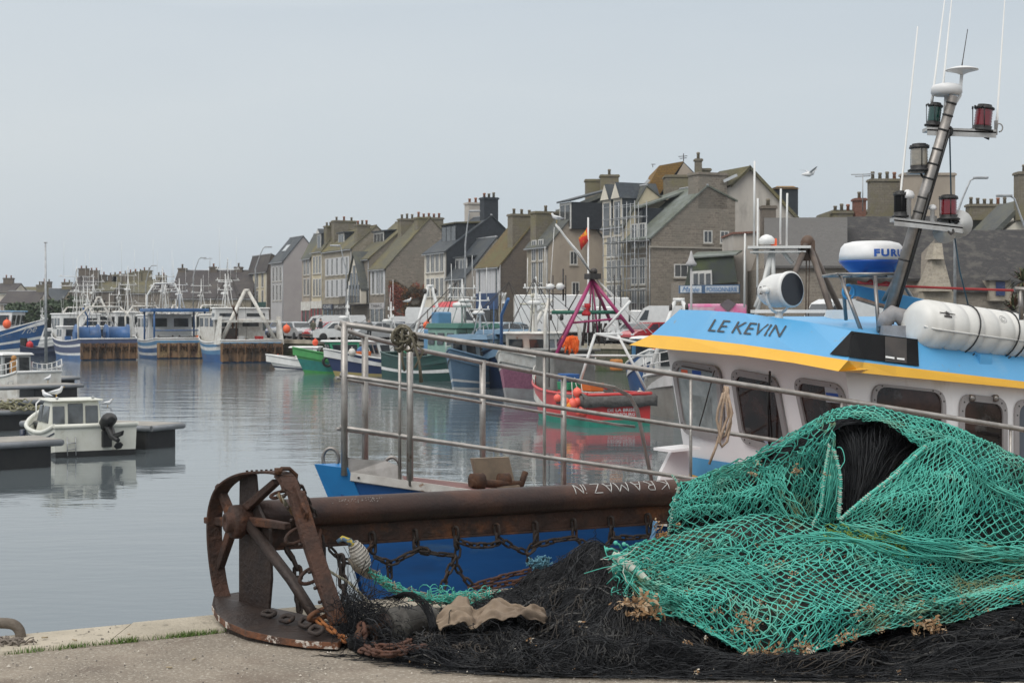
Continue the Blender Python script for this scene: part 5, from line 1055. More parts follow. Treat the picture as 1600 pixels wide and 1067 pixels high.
# ================================================================ vehicles
carp = lambda n,c: mat('car_paint_'+n, c, tuple(v*.9 for v in c), rough=.25, coat=.6, metal=.1)
tyre_m = black; hub_m = mat('wheel_rim', (.35,.35,.36), rough=.35, metal=.6); lampr = mat('tail_lamp', (.35,.01,.01), rough=.2); lampw = mat('head_lamp', (.6,.6,.6), rough=.15)
def wheels(r, xs, y, rr=.31):
    for x in xs:
        for s in (-1,1):
            m = MB(); m.lathe([(rr*.62,-.1),(rr*.95,-.1),(rr,-.06),(rr,.06),(rr*.95,.1),(rr*.62,.1)],(x,s*y,rr),axis=(0,1,0),n=16); w_ = m.build('wheel',tyre_m,r,uv=False)
            m = MB(); m.lathe([(rr*.62,-.085),(rr*.6,.085)],(x,s*y,rr),axis=(0,1,0),n=12); m.build('rim',hub_m,w_,uv=False)
def car_proto(name, label, paint, L=4.1, Wd=1.72, H=1.46, van=False, loc=(0,0,0), rz=0, group='cars parked along the quay', cat='car', hatch=True, longroof=False):
    r = thing(name, label, cat, loc, rz, group); y = Wd/2
    if van: side = [(-L/2,.35),(-L/2,H*.9),(-L/2+.12,H),(L/2-1.55,H),(L/2-1.15,H*.93),(L/2-.62,H*.58),(L/2-.12,H*.48),(L/2,H*.3),(L/2,.28)]
    else:
        rr_ = L/2-.1
        side = [(-L/2,.35),(-L/2+.02,.85),(-L/2+.08,.95),(-L/2+.3,1.0)]+([(-L/2+.42,H*.93)] if longroof else [(-L/2+.75,H*.93)])+[(-L/2+1.15,H),(.25,H),(.55,H*.96),(1.05,1.02),(L/2-.35,.88),(L/2-.03,.7),(L/2,.4),(L/2-.05,.25)]
    m = MB()
    def yy(z): return y*(1 if z < .95 else 1-.17*(z-.95)/max(.3,H-.95)) if not van else y*(1 if z<1.1 else 1-.07*(z-1.1)/(H-1.1))
    A = [(x,yy(z),z) for x,z in side]; B = [(x,-yy(z),z) for x,z in side]; n = len(side)
    m.poly(A[::-1]); m.poly(B); m.add(A+B, [(i,(i+1)%n,n+(i+1)%n,n+i) for i in range(n)])
    m.build('body', paint, r, bevel=.06, uv=False)
    def yo(z): return yy(z)+.012
    if van: wins = [[(L/2-1.42,H*.62),(L/2-.82,H*.6),(L/2-1.28,H*.88),(L/2-1.55,H*.88)]]
    else: wins = [[(.12,.98),(.95,.98),(.5,H*.92),(.12,H*.94)],[(-.9,.98),(.04,.98),(.04,H*.94),(-.7,H*.93)]]+([[(-L/2+.45,1.0),(-1.0,.98),(-.82,H*.92),(-L/2+.62,H*.9)]])
    for s in (-1,1):
        for q_ in wins: g = MB(); g.prism([(x,s*yo(z),z) for x,z in q_], (0,s*.012,0)); g.build('side_window', glass, r, uv=False)
    g = MB()
    if van: a,b = (L/2-.66,H*.6),(L/2-1.13,H*.91)
    else: a,b = (1.02,1.03),(.58,H*.94)
    g.hexa([(a[0]-.02,-yy(a[1])*.88,a[1]),(a[0]+.05,-yy(a[1])*.88,a[1]),(a[0]+.05,yy(a[1])*.88,a[1]),(a[0]-.02,yy(a[1])*.88,a[1]),(b[0]-.02,-yy(b[1])*.86,b[1]),(b[0]+.05,-yy(b[1])*.86,b[1]),(b[0]+.05,yy(b[1])*.86,b[1]),(b[0]-.02,yy(b[1])*.86,b[1])]); g.build('windscreen', glass, r, uv=False)
    if not van:
        a,b = (-L/2+.3,1.02),(-L/2+(.45 if longroof else .78),H*.92); g = MB()
        g.hexa([(a[0]-.05,-y*.78,a[1]),(a[0]+.02,-y*.78,a[1]),(a[0]+.02,y*.78,a[1]),(a[0]-.05,y*.78,a[1]),(b[0]-.05,-y*.7,b[1]),(b[0]+.02,-y*.7,b[1]),(b[0]+.02,y*.7,b[1]),(b[0]-.05,y*.7,b[1])]); g.build('rear_window', glass, r, uv=False)
    for s in (-1,1):
        g = MB(); g.box((L/2-.12,s*y*.74,.68 if not van else .82),(.2,.36,.15)); g.build('headlight', lampw, r, uv=False, bevel=.03)
        g = MB(); g.box((-L/2+.02,s*y*.84,.85),(.08,.2,.3)); g.build('tail_light', lampr, r, uv=False)
    for bx in (L/2-.02,-L/2+.02): g = MB(); g.box((bx,0,.42),(.1,Wd*.9,.2)); g.build('bumper', dark, r, uv=False, bevel=.03)
    wheels(r, (-L/2+.75,L/2-.8), y-.06, .31 if not van else .35); return r
paints = {'silver':(.38,.39,.40),'white':(.68,.68,.67),'grey':(.16,.17,.18),'black':(.02,.02,.022),'blue':(.03,.06,.14),'red':(.40,.02,.025),'paleblue':(.26,.33,.38)}
PN = {k: carp(k,v) for k,v in paints.items()}
protoA = car_proto('parked_car','silver grey hatchback parked at the far left end of the quay, nose to the water',PN['silver'])
protoB = car_proto('parked_car','dark estate car parked behind the bent red figure',PN['black'],L=4.5,longroof=True)
def setcar(o, px, d, rz, paint=None, label=None):
    o.location = ((px-800)/FP*d, d, QZ); o.rotation_euler[2] = math.radians(rz)
    if label: o['label'] = label
    if paint:
        for ch in KIDS(o):
            if ch.name.startswith('body'): ch.material_slots[0].link = 'OBJECT'; ch.material_slots[0].material = PN[paint]
bpy.context.view_layer.update()
lot = [ # px, depth, heading, paint, proto, label
 (457,133,-120,'grey','B','dark grey estate car parked behind the first silver car'),
 (466,126,-60,'silver','A','silver hatchback at the left end of the quay, beside the white van'),
 (440,140,-100,'blue','A','dark blue car at the far left end of the car row'),
 (516,121,-150,'red','A','red hatchback behind the two people'),
 (528,118,-165,'white','A','white car right of the two people'),
 (575,119,-115,'black','B',None),
 (592,117,-150,'silver','B','silver estate car with raised nose behind the navy boat'),
 (610,122,-120,'blue','A','dark blue hatchback behind the red capped mast'),
 (620,126,-110,'grey','A','mid grey hatchback before the ivy wall'),
 (690,112,-155,'paleblue','A','pale blue hatchback behind the green wheelhouse roof'),
 (706,106,-150,'silver','A','silver hatchback with large windscreen left of the cream mast'),
 (742,110,-160,'grey','B','grey estate car right of the dark lamp post'),
 (766,105,-150,'silver','B','silver estate car under the small white flag'),
 (786,102,-140,'paleblue','A','pale blue car half hidden by the white box lorry'),
 (975,104,-150,'white','A','white car just right of the green spreader beam'),
 (1003,101,-155,'silver','A','silver car in front of the white vans'),
 (1020,98,-150,'red','A','red hatchback beside the near yellow visor'),
 (960,108,-150,'grey','A','grey hatchback between the white van and the scaffolding'),
 (548,124,-130,'black','A','black hatchback before the black bar front'),
 (653,118,-150,'silver','B','silver estate parked left of the big white van')]
usedA = usedB = False
for px,d,rz,pn,pr,lab in lot:
    src = protoA if pr == 'A' else protoB
    if pr == 'B' and lab is None: setcar(protoB, px, d, rz); continue
    if not usedA and pr == 'A' and px == 466: setcar(protoA, px, d, rz, None, lab); usedA = True; continue
    c = copy_tree(src); setcar(c, px, d, rz, pn, lab)
VG = 'vans parked along the quay'
def van(lab, px, d, rz, paint='white', L=5.2, H=2.3): return car_proto('parked_van', lab, PN[paint], L, 1.95, H, True, ((px-800)/FP*d, d, QZ), math.radians(rz), VG, 'van')
van('white panel van with red stripe behind the two people',518,127,-172,L=5.6,H=2.0)
van('large white high roof van behind the green trawler',697,121,-5,L=6.2,H=2.6)
van('white van seen past the green beam, right of the magenta tripod',958,112,-10,L=5.0,H=2.1)
van('white high roof van beside the scaffolding',1003,118,170,L=5.4,H=2.3)
van('white van nearest the fish shop with a pink poster on its side',1031,108,175,L=4.6,H=2.6)
van('white camper van behind the brown tripod derrick',1330,74,-160,L=5.6,H=2.6)
van('small white van behind the ivy wall street corner',650,126,5,L=4.4,H=1.9)
# white box lorry
r = thing('box_lorry','big white box lorry standing behind the red boat mast','lorry',((868-800)/FP*104,104,QZ),math.radians(-8))
bits(r,'cargo_box',lambda m: m.box((0,0,2.05),(5.3,2.3,2.5)),PN['white'],bevel=.04)
bits(r,'rear_door',lambda m: (m.box((-2.69,-.55,2.05),(.06,1.05,2.3)),m.box((-2.69,.55,2.05),(.06,1.05,2.3))),mat('lorry_door',(.5,.48,.44),(.4,.37,.33),sc=2))
bits(r,'cab',lambda m: m.hexa([(2.75,-1,.5),(4.5,-1,.5),(4.5,1,.5),(2.75,1,.5),(2.75,-.95,2.5),(4.1,-.95,2.5),(4.1,.95,2.5),(2.75,.95,2.5)]),PN['white'],bevel=.08)
bits(r,'windscreen',lambda m: m.hexa([(4.38,-.9,1.4),(4.42,-.9,1.4),(4.42,.9,1.4),(4.38,.9,1.4),(4.18,-.85,2.3),(4.22,-.85,2.3),(4.22,.85,2.3),(4.18,.85,2.3)]),glass); bits(r,'chassis',lambda m: m.box((.3,0,.65),(6.4,1.0,.2)),dark); wheels(r,(-1.8,3.4),.95,.42)
r = thing('box_lorry','second white box lorry to the right of the first, partly behind the magenta tripod','lorry',((925-800)/FP*110,110,QZ),math.radians(-6))
bits(r,'cargo_box',lambda m: m.box((0,0,1.95),(5.3,2.3,2.5)),PN['white'],bevel=.04); bits(r,'cab',lambda m: m.hexa([(2.75,-1,.5),(4.5,-1,.5),(4.5,1,.5),(2.75,1,.5),(2.75,-.95,2.3),(3.9,-.95,2.3),(3.9,.95,2.3),(2.75,.95,2.3)]),PN['white'],bevel=.08); bits(r,'windscreen',lambda m: m.hexa([(4.3,-.9,1.4),(4.36,-.9,1.4),(4.36,.9,1.4),(4.3,.9,1.4),(3.98,-.85,2.15),(4.04,-.85,2.15),(4.04,.85,2.15),(3.98,.85,2.15)]),glass); wheels(r,(-1.8,3.2),.95,.4)
# pink market van under the fish shop sign
pinkp = mat('pink_vinyl', (.62,.13,.30), (.55,.3,.4), sc=1.2, rough=.4)
r = thing('market_van','pink printed market trailer parked below the fish shop sign','trailer',((1118-800)/FP*96,96,QZ),math.radians(-4))
bits(r,'body',lambda m: m.box((0,0,1.75),(3.7,2.0,1.7)),pinkp,bevel=.12); bits(r,'white_panel',lambda m: m.box((-.9,-1.02,1.8),(1.6,.03,1.2)),mat('pale_pink_print',(.55,.42,.46),(.5,.2,.33),sc=2)); bits(r,'chassis',lambda m: m.box((0,0,.75),(3.5,1.7,.25)),dark); wheels(r,(-1.1,1.1),.9,.32)
bits(r,'awning',lambda m: m.prism([(.2,-1.0,2.55),(.7,-1.02,2.1),(1.2,-1.0,2.6),(.7,-1.0,2.9)],(0,-.06,0)),mat('grey_shape',(.12,.1,.11)))
# red awning, flag, small street signs
r = thing('awning','red shop awning over the low grey house front','awning',tuple(P(700,500,140).xy)+(TOP,))
bits(r,'cloth',lambda m: m.prism([P(672,482,140)-Vector(OFF[r.name]),P(729,479,136)-Vector(OFF[r.name]),P(727,472,139)-Vector(OFF[r.name]),P(690,473,143)-Vector(OFF[r.name])],(0,0,.08)),mat('red_awning',(.5,.03,.04)))
bits(r,'awning_post',lambda m: [m.tube([P(x,y,d)-Vector(OFF[r.name]),Vector((P(x,y,d).x,P(x,y,d).y,TOP))-Vector(OFF[r.name])],.04,5) for x,y,d in ((674,482,140),(728,479,136))],galv)
m = MB(); rings=[]
for i in range(7):
    t=i/6; rings.append([P(783.5+1*t,474-16*t,118)+Vector((0,0,0)),P(788+3.5*t,474-17*t,118)+Vector((0,.15*math.sin(t*5),0))])
m.loft(rings); r = thing('flag','small white feather flag beside the cream mast','flag',tuple(P(784,500,118).xy)+(TOP,)); m.build('cloth',white,r,w=True,solid=.02,uv=False)
m = MB(); m.tube([Vector((P(783,500,118).x,118,TOP)),P(784.5,456,118)],.03,5); m.build('pole',galv,r,w=True,uv=False)
r = thing('flag','red and yellow flag drooping from a pole above the striped boom','flag',tuple(P(918,500,62).xy)+(0,)); m = MB(); rings=[]
for i in range(9):
    t=i/8; x=919-t*13; rings.append([P(x+2*math.sin(t*4),352+ t*22-2,62)+Vector((0,.12*math.sin(t*7),0)),P(x+3+1*math.sin(t*5),370+t*21,62)+Vector((0,.12*math.cos(t*6),0))])
m.loft(rings,sm=True,mrow=None); m.build('cloth',mat('red_yellow_cloth',(.6,.035,.02),(.65,.3,.02),sc=3.2,rough=.8,lo=.5,hi=.56),r,w=True,solid=.015,uv=False)
m = MB(); m.tube([P(919,600,62),P(919,340,62)],.035,6); m.build('pole',white,r,w=True,uv=False)
# ================================================================ people on the quay
def person(label, x, d, h, pose, cols, face=0, group='people standing on the far quay'):
    """one skinned body; materials by height"""
    joints = pose; r0 = thing('person', label, 'person', (x, d, QZ), face, group)
    names = list(joints); me = bpy.data.meshes.new('body'); idx = {n:i for i,n in enumerate(names)}
    me.from_pydata([[c*h/1.75 for c in joints[n][0]] for n in names], [(idx[joints[n][2]], idx[n]) for n in names if joints[n][2]], [])
    o = bpy.data.objects.new('body', me); COL.objects.link(o); o.parent = r0
    sk = o.modifiers.new('skin','SKIN')
    for n in names:
        v = me.skin_vertices[0].data[idx[n]]; v.radius = joints[n][1]; v.use_root = n == 'hip'
    s = o.modifiers.new('sub','SUBSURF'); s.levels = s.render_levels = 1; sk.use_smooth_shade = True
    dg = bpy.context.evaluated_depsgraph_get(); m2 = bpy.data.meshes.new_from_object(o.evaluated_get(dg)); o.modifiers.clear(); o.data = m2
    m2.materials.clear(); 
    for c in cols: m2.materials.append(c)
    for p in m2.polygons:
        z = p.center.z/h; ax = abs(p.center.x)
        p.material_index = 3 if z < .045 else 2 if z < .5 else 0 if z < .85 and not (z < .49 and ax > .2) else (1 if z < .93 else 4); p.use_smooth = True
    return r0
def pz(lean=0, arm=.12, stride=.12):
    return {'hip':((0,0,.95),(.15,.12),None),'belly':((0,lean*.3,1.12),(.15,.115),'hip'),'chest':((0,lean*.6,1.36),(.17,.12),'belly'),'neck':((0,lean*.9,1.52),(.06,.06),'chest'),'head':((0,lean*1.1,1.62),(.085,.1),'neck'),'crown':((0,lean*1.1,1.72),(.07,.08),'head'),
     'sl':((.19,lean*.6,1.42),(.07,.07),'chest'),'el':((.25,lean*.6+.03,1.14),(.052,.052),'sl'),'wl':((.22,lean*.6+arm,.92),(.04,.035),'el'),'hl':((.21,lean*.6+arm+.03,.84),(.035,.03),'wl'),
     'sr':((-.19,lean*.6,1.42),(.07,.07),'chest'),'er':((-.25,lean*.6+.03,1.14),(.052,.052),'sr'),'wr':((-.22,lean*.6+arm,.92),(.04,.035),'er'),'hr':((-.21,lean*.6+arm+.03,.84),(.035,.03),'wr'),
     'tl':((.1,0,.88),(.1,.1),'hip'),'kl':((.11,stride*.4,.49),(.065,.065),'tl'),'al':((.11,stride*-.1,.08),(.045,.05),'kl'),'fl':((.12,stride*-.1+.15,.03),(.04,.035),'al'),
     'tr':((-.1,0,.88),(.1,.1),'hip'),'kr':((-.11,0,.49),(.065,.065),'tr'),'ar':((-.11,-stride*.8,.08),(.045,.05),'kr'),'fr':((-.12,-stride*.8+.15,.03),(.04,.035),'ar')}
skin = mat('skin',(.42,.26,.2)); hair = mat('dark_hair',(.03,.022,.018)); hairg = mat('grey_hair',(.2,.18,.17))
olive = mat('olive_jacket',(.075,.07,.045)); jeans = mat('blue_jeans',(.045,.07,.13)); blackc = mat('black_clothes',(.013,.014,.018)); shoe = mat('dark_shoes',(.02,.018,.016))
person('person in olive jacket and blue jeans standing left of the one in black', P(489.5,528,118).x, 118, 1.68, pz(.02), [olive,skin,jeans,shoe,hairg], 2.6)
person('person in black coat and trousers standing right of the one in jeans', P(501.5,528,118).x, 118, 1.78, pz(.03,.16,.2), [blackc,skin,blackc,shoe,hair], 2.2)
maroon = mat('maroon_jacket',(.10,.02,.025),(.07,.015,.02),sc=6)
person('person in maroon jacket bending forward over the quay edge beside the rail', P(551,528,114).x, 114, 1.70, pz(.42,.3,.1), [maroon,skin,mat('grey_trousers',(.09,.085,.08)),shoe,hair], 1.4)
person('person on the quay before the ivy wall in a grey coat', P(577,528,113).x, 113, 1.70, pz(.04), [mat('grey_coat',(.12,.12,.12)),skin,blackc,shoe,hairg], .4)
# ================================================================ trees, ivy, palm
def leafcloud(m, c, rad, n, size, rnd, mi=(0,1,2), lump=7, flat=1):
    lumps = [(Vector((rnd.gauss(0,1),rnd.gauss(0,1),rnd.gauss(0,1))).normalized()*rnd.uniform(.35,.95), rnd.uniform(.25,.5), rnd.choice(mi)) for _ in range(lump)]
    for i in range(n):
        l, lr, k = rnd.choice(lumps); v = Vector((rnd.gauss(0,1),rnd.gauss(0,1),rnd.gauss(0,1))).normalized()*rnd.uniform(.55,1.0)*lr+l
        p = Vector((c[0]+v.x*rad[0], c[1]+v.y*rad[1], c[2]+v.z*rad[2])); s = size*rnd.uniform(.5,1.3)
        a = Vector((rnd.gauss(0,1),rnd.gauss(0,1),rnd.gauss(0,1))).normalized(); b = a.orthogonal().normalized()
        m.add([p-a*s*.5, p+b*s*.35, p+a*s*.6, p-b*s*.35], [(0,1,2,3)], k if rnd.random()<.75 else rnd.choice(mi))
lf = [mat('leaf_dark',(.018,.035,.014)), mat('leaf_mid',(.03,.055,.02)), mat('leaf_light',(.05,.075,.03))]; bark = mat('bark',(.06,.05,.04))
def tree(label, px, d, w_, zt, zb=QZ, n=2600, size=.55, leaf=lf, seed=1):
    x = (px-800)/FP*d; r = thing('tree',label,'tree',(x,d,QZ),0,'trees at the harbour head'); rnd = random.Random(seed); H = zt-QZ
    m = MB(); m.tube([(0,0,-.2),(.1,0,H*.3),(0,.1,H*.6)],[.3,.22,.1],7)
    for i in range(5): a = i*1.3; m.tube([(.05,0,H*.3),(math.cos(a)*w_*.2,math.sin(a)*w_*.2,H*.55),(math.cos(a)*w_*.33,math.sin(a)*w_*.33,H*.75)],[.12,.08,.03],5)
    m.build('trunk',bark,r,uv=False)
    m = MB(); leafcloud(m,(0,0,H*.55),(w_*.52,w_*.4,H*.45),n,size,rnd,lump=12); m.build('crown',leaf,r,uv=False,fixn=False)
tree('round dark green tree left of the bare aluminium mast',52,215,8,6.2,seed=1); tree('wide dark green tree directly behind the bare aluminium mast',78,212,9,7.0,seed=2)
tree('dark green tree between the mast and the striped trawler',103,210,8,6.6,seed=3); tree('low dark shrubby tree behind the mast of the pale cruiser',40,208,5,4.0,seed=5,n=1500)
tree('dark evergreen before the long slate roofed house',322,200,6,5.6,seed=4)
q_, ii = IVY
r = thing('ivy','rust brown autumn ivy covering the foot of the granite side wall','climbing plant',tuple(q_(-.2,3,TOP)))
m = MB(); rnd = random.Random(5); O_ = Vector(OFF[r.name]); pr = Vector((-ROWD.x,-ROWD.y,0))
for i in range(9000):
    b = rnd.uniform(.3,11); top = TOP+ (6.0+.9*noise.noise(Vector((b*.6,0,0)))+.5*noise.noise(Vector((b*2,3,0)))); z = TOP+(top-TOP)*rnd.random()**.8
    if noise.noise(Vector((b*.8,z*.8,9))) < -.32: continue
    p = q_(-.12,b,z)+pr*(rnd.uniform(0,.55)*(.6+noise.noise(Vector((b*.5,z*.5,1)))))-O_; a = Vector((rnd.gauss(0,1),rnd.gauss(0,.6),rnd.gauss(0,1))).normalized(); c_ = a.orthogonal().normalized(); s = rnd.uniform(.1,.24)
    nn = noise.noise(Vector((b*.5,z*.7,4))); m.add([p-a*s*.5,p+c_*s*.4,p+a*s*.6,p-c_*s*.4],[(0,1,2,3)], 0 if nn>.12 else 1 if nn>-.1 else rnd.choice((2,3)))
m.build('leaves',[mat('leaf_red',(.24,.06,.035)),mat('leaf_rust',(.20,.085,.03)),mat('leaf_brown',(.09,.05,.03)),mat('leaf_olive',(.07,.06,.03))],r,uv=False,fixn=False)
m = MB()
for i in range(9): m.tube([q_(-.14,.8+i*1.2,TOP)-O_, q_(-.14,.6+i*1.2+rnd.uniform(-.5,.5),TOP+2.5)-O_, q_(-.14,.8+i*1.2+rnd.uniform(-.8,.8),TOP+4.5)-O_],[.06,.04,.02],5)
m.build('stems',bark,r,uv=False)
def palm(label, px, py, d, s, group='palms at the right edge'):
    x = (px-800)/FP*d; zt = zat(py,d); r = thing('palm_tree',label,'palm tree',(x,d,QZ),0,group); rnd = random.Random(px)
    m = MB(); m.tube([(0,0,0),(.1,0,(zt-QZ)*.5),(0,0,zt-QZ)],[.2,.16,.15],8); m.build('trunk',bark,r,uv=False); m = MB()
    for i in range(70):
        a = rnd.uniform(0,6.28); el = rnd.uniform(-.6,1.4); l = s*rnd.uniform(.7,1.1); p = Vector((0,0,zt-QZ)); dv = Vector((math.cos(a)*math.cos(el),math.sin(a)*math.cos(el),math.sin(el)))
        e = p+dv*l-Vector((0,0,.25*l)); sd = dv.cross(Vector((0,0,1))).normalized()*.035; mid = p+dv*l*.6; k = rnd.choice((0,0,1,2)); m.add([p-sd,p+sd,mid+sd*1.3,mid-sd*1.3,e],[(0,1,2,3),(3,2,4)],k)
    m.build('fronds',[mat('palm_green',(.05,.06,.02)),mat('palm_brown',(.10,.06,.02)),mat('palm_red',(.09,.03,.015))],r,uv=False,fixn=False)
palm('green and brown cabbage palm at the right picture edge',1598,440,70,1.15); palm('lower reddish cabbage palm under the first one',1583,485,66,1.0)
# ================================================================ gulls
gw = mat('gull_white',(.68,.68,.68)); gg = mat('gull_grey',(.45,.47,.49)); gb = mat('gull_beak',(.6,.35,.05))
def gull(label, p, rz, s=.42, fly=False, group='gulls'):
    r = thing('gull',label,'gull',tuple(p),rz,group); m = MB()
    m.tube([(-.5*s,0,.42*s),(-.3*s,0,.44*s),(0,0,.46*s),(.22*s,0,.55*s),(.32*s,0,.68*s),(.36*s,0,.78*s),(.44*s,0,.79*s)],[.03*s,.1*s,.17*s,.15*s,.09*s,.085*s,.04*s],10); m.build('body',gw,r,uv=False)
    m = MB()
    if fly:
        for sd in (-1,1): m.hexa([(-.08*s,0,.5*s),(.12*s,0,.5*s),(.16*s,sd*.5*s,.72*s),(.0,sd*.5*s,.72*s),(-.08*s,0,.54*s),(.12*s,0,.54*s),(.16*s,sd*.5*s,.75*s),(.0,sd*.5*s,.75*s)]); m.hexa([(.0,sd*.5*s,.72*s),(.16*s,sd*.5*s,.72*s),(.0,sd*1.1*s,.82*s),(-.08*s,sd*1.1*s,.82*s),(.0,sd*.5*s,.75*s),(.16*s,sd*.5*s,.75*s),(.0,sd*1.1*s,.83*s),(-.08*s,sd*1.1*s,.83*s)])
    else:
        for sd in (-1,1): m.tube([(.18*s,sd*.1*s,.56*s),(-.1*s,sd*.14*s,.5*s),(-.6*s,sd*.04*s,.42*s)],[.05*s,.1*s,.02*s],8,flat=.5)
        
    m.build('wings',gg,r,uv=False); m = MB(); m.tube([(.43*s,0,.79*s),(.54*s,0,.76*s)],[.025*s,.008*s],6)
    if not fly:
        for sd in (-1,1): m.tube([(0,sd*.05*s,.34*s),(0,sd*.05*s,0)],.015*s,5)
    m.build('beak_and_legs',gb,r,uv=False)
gull('gull flying in the sky right of the grey gable', P(1264,272,40)-Vector((0,0,.2)), .3, .42, True)
gull('gull standing on the cabin roof of the white motorboat', (P(88,622,39).x,P(88,622,39).y,1.29), 0, .40); gull('sleepy gull sitting beside the standing one on the pontoon', P(73,628,44), 2.6, .42)
gull('gull on the pontoon edge below the old cabin boat', P(75,599,60), 1.2, .42); gull('gull perched on the farthest short pontoon', P(92,581,69), .5, .42)
gull('gull perched on the crane boom end above the red boat', P(870,350,49.5), 3.0, .42); gull('gull perched on the white gantry of the green trawler', P(637,477,83), 0, .5)
gull('gull swimming off the motorboat bow', P(168,634,59)-Vector((0,0,.1)), 0, .45)
# ================================================================ near blue trawler
KO = Vector((-1.32,11.5,0)); KU = Vector((.891,.454,0)); KV = Vector((.454,-.891,0)); GZ0 = EYE-1.13; GS = -.165
def K(s, w_, z): return KO+KU*s+KV*w_+Vector((0,0,z))
def gz(s): return GZ0+GS*s
def kw(s):
    import bisect
    xs = [-.02,.35,1,2,3,4,5,7,11]; ys = [.05,.25,.55,.98,1.35,1.66,1.92,2.1,2.1]
    s = max(xs[0],min(xs[-1],s)); i = min(len(xs)-2, max(0, bisect.bisect(xs,s)-1)); t = (s-xs[i])/(xs[i+1]-xs[i]); return ys[i]*(1-t)+ys[i+1]*t
kr = thing('near_trawler','bright blue fishing trawler with white wheelhouse lying along the near quay','trawler',(KO.x,KO.y,0))
hullb = mat('kevin_blue_hull', (.012,.085,.265), (.009,.065,.21), sc=1.0, rough=.42, c3=(.05,.12,.24), sc3=5, lo3=.6, hi3=.75, c4=(.02,.03,.06), sc4=1.4, lo4=.52, hi4=.85, st=(.4,.4,1.6), bump=.05, bsc=6)
skyb = mat('sky_blue_paint', (.09,.34,.61), (.08,.31,.56), sc=1.2, rough=.4, c3=(.16,.36,.55), sc3=3, lo3=.55, hi3=.8, st=(1,1,.4), c4=(.20,.24,.26), sc4=9, lo4=.66, hi4=.74); yel = mat('yellow_paint', (.82,.45,.035), (.76,.41,.03), sc=1.5, rough=.4)
whk = mat('wheelhouse_white', (.80,.785,.79), (.74,.72,.725), sc=.8, rough=.35, c3=(.5,.44,.38), sc3=2.2, lo3=.64, hi3=.85, st=(1,1,.35)); decks = mat('red_brown_deck', (.23,.12,.11), (.17,.09,.085), sc=4, rough=.8)
ss = [-.02,.2,.5,1,1.5,2,2.6,3.2,4,5,6,7.5,9,11]; m = MB()
for sd in (1,-1):
    rings = []
    for s in ss:
        r_ = []
        for k in (0,.12,.3,.5,.7,.85,.93,1):
            zb = -.4; z = zb+(gz(s)-zb)*k; fl = .42+.58*k**1.1; so_ = .62*(1-k)*max(0,1-s/3)**1.2
            r_.append(K(s+so_, sd*kw(s)*fl, z))
        rings.append(r_)
    m.loft(rings, sm=True)
m.build('hull', hullb, kr, w=True, uv=False, fixn=False)
m = MB(); m.hexa([K(.40,0,.9),K(.62,-.07,.9),K(.7,0,.9),K(.62,.07,.9),K(-.17,0,gz(0)+.06),K(.05,-.10,gz(0)+.05),K(.1,0,gz(0)+.05),K(.05,.13,gz(0)+.03)]); m.build('stem', mat('stem_blue',(.02,.19,.46),(.02,.16,.40),sc=3,rough=.4), kr, w=True, uv=False)
# deck
m = MB(); m.loft([[K(s,kw(s)*.97,gz(s)-.01),K(s,0,gz(s)+.03),K(s,-kw(s)*.97,gz(s)-.01)] for s in ss]); m.build('deck', decks, kr, w=True, uv=False, fixn=False)
m = MB()
for sd in (1,-1):
    s2 = [.07]+[s for s in ss if s >= .2]; rings = []
    for s in s2: y = sd*kw(s); rings.append([K(s,y*.93,gz(s)-.06),K(s,y*.93,gz(s)+.012),K(s,y+sd*.03,gz(s)+.012),K(s,y+sd*.03,gz(s)-.05)])
    m.loft(rings, closed=True); m.poly(rings[0])
m.build('toe_rail', mat('toe_rail_white',(.55,.53,.50),(.42,.39,.36),sc=5,rough=.6,c3=(.2,.1,.05),sc3=9,lo3=.62,hi3=.7), kr, w=True, uv=False)
for s in np.arange(.12,5,.34): m = MB(); m.lathe([(.008,-.0),(.008,.012),(.005,.014)], K(s,kw(s)+.03,gz(s)-.02), axis=KV, n=8); m.build('toe_rail_bolt', dark, kr, w=True, uv=False)
# stainless bow plates and fairlead rings
m = MB()
m.prism([K(.03,kw(.03)+.02,gz(0)-.02),K(.44,kw(.44)+.02,gz(.44)-.03),K(.40,kw(.4)-.02,gz(.4)+.11),K(.32,kw(.32)-.03,gz(.3)+.13),K(.03,kw(.03)-.0,gz(0)+.10)],KV*-.012)
m.prism([K(.12,-kw(.12)-.02,gz(0)-.02),K(.5,-kw(.5)-.02,gz(.5)-.03),K(.45,-kw(.45)+.02,gz(.45)+.10),K(.12,-kw(.12),gz(0)+.09)],KV*.012)
m.build('bow_plate', steel, kr, w=True, uv=False)
def ring3(c, ax1, ax2, a, b, rr, n=18): return [Vector(c)+ax1*math.cos(t)*a+ax2*math.sin(t)*b for t in np.linspace(0,2*math.pi,n+1)[:-1]]
Zv = Vector((0,0,1))
for s,w_,zz in ((-.02,-.05,.12),(.40,kw(.40)-.14,.12)):
    m = MB(); m.tube(ring3(K(s,w_,gz(s)+zz-.03),(KU*.75+KV*.5).normalized(),Zv,.060,.075,0),.014,8,closed=True); m.build('fairlead_ring', steel, kr, w=True, uv=False)
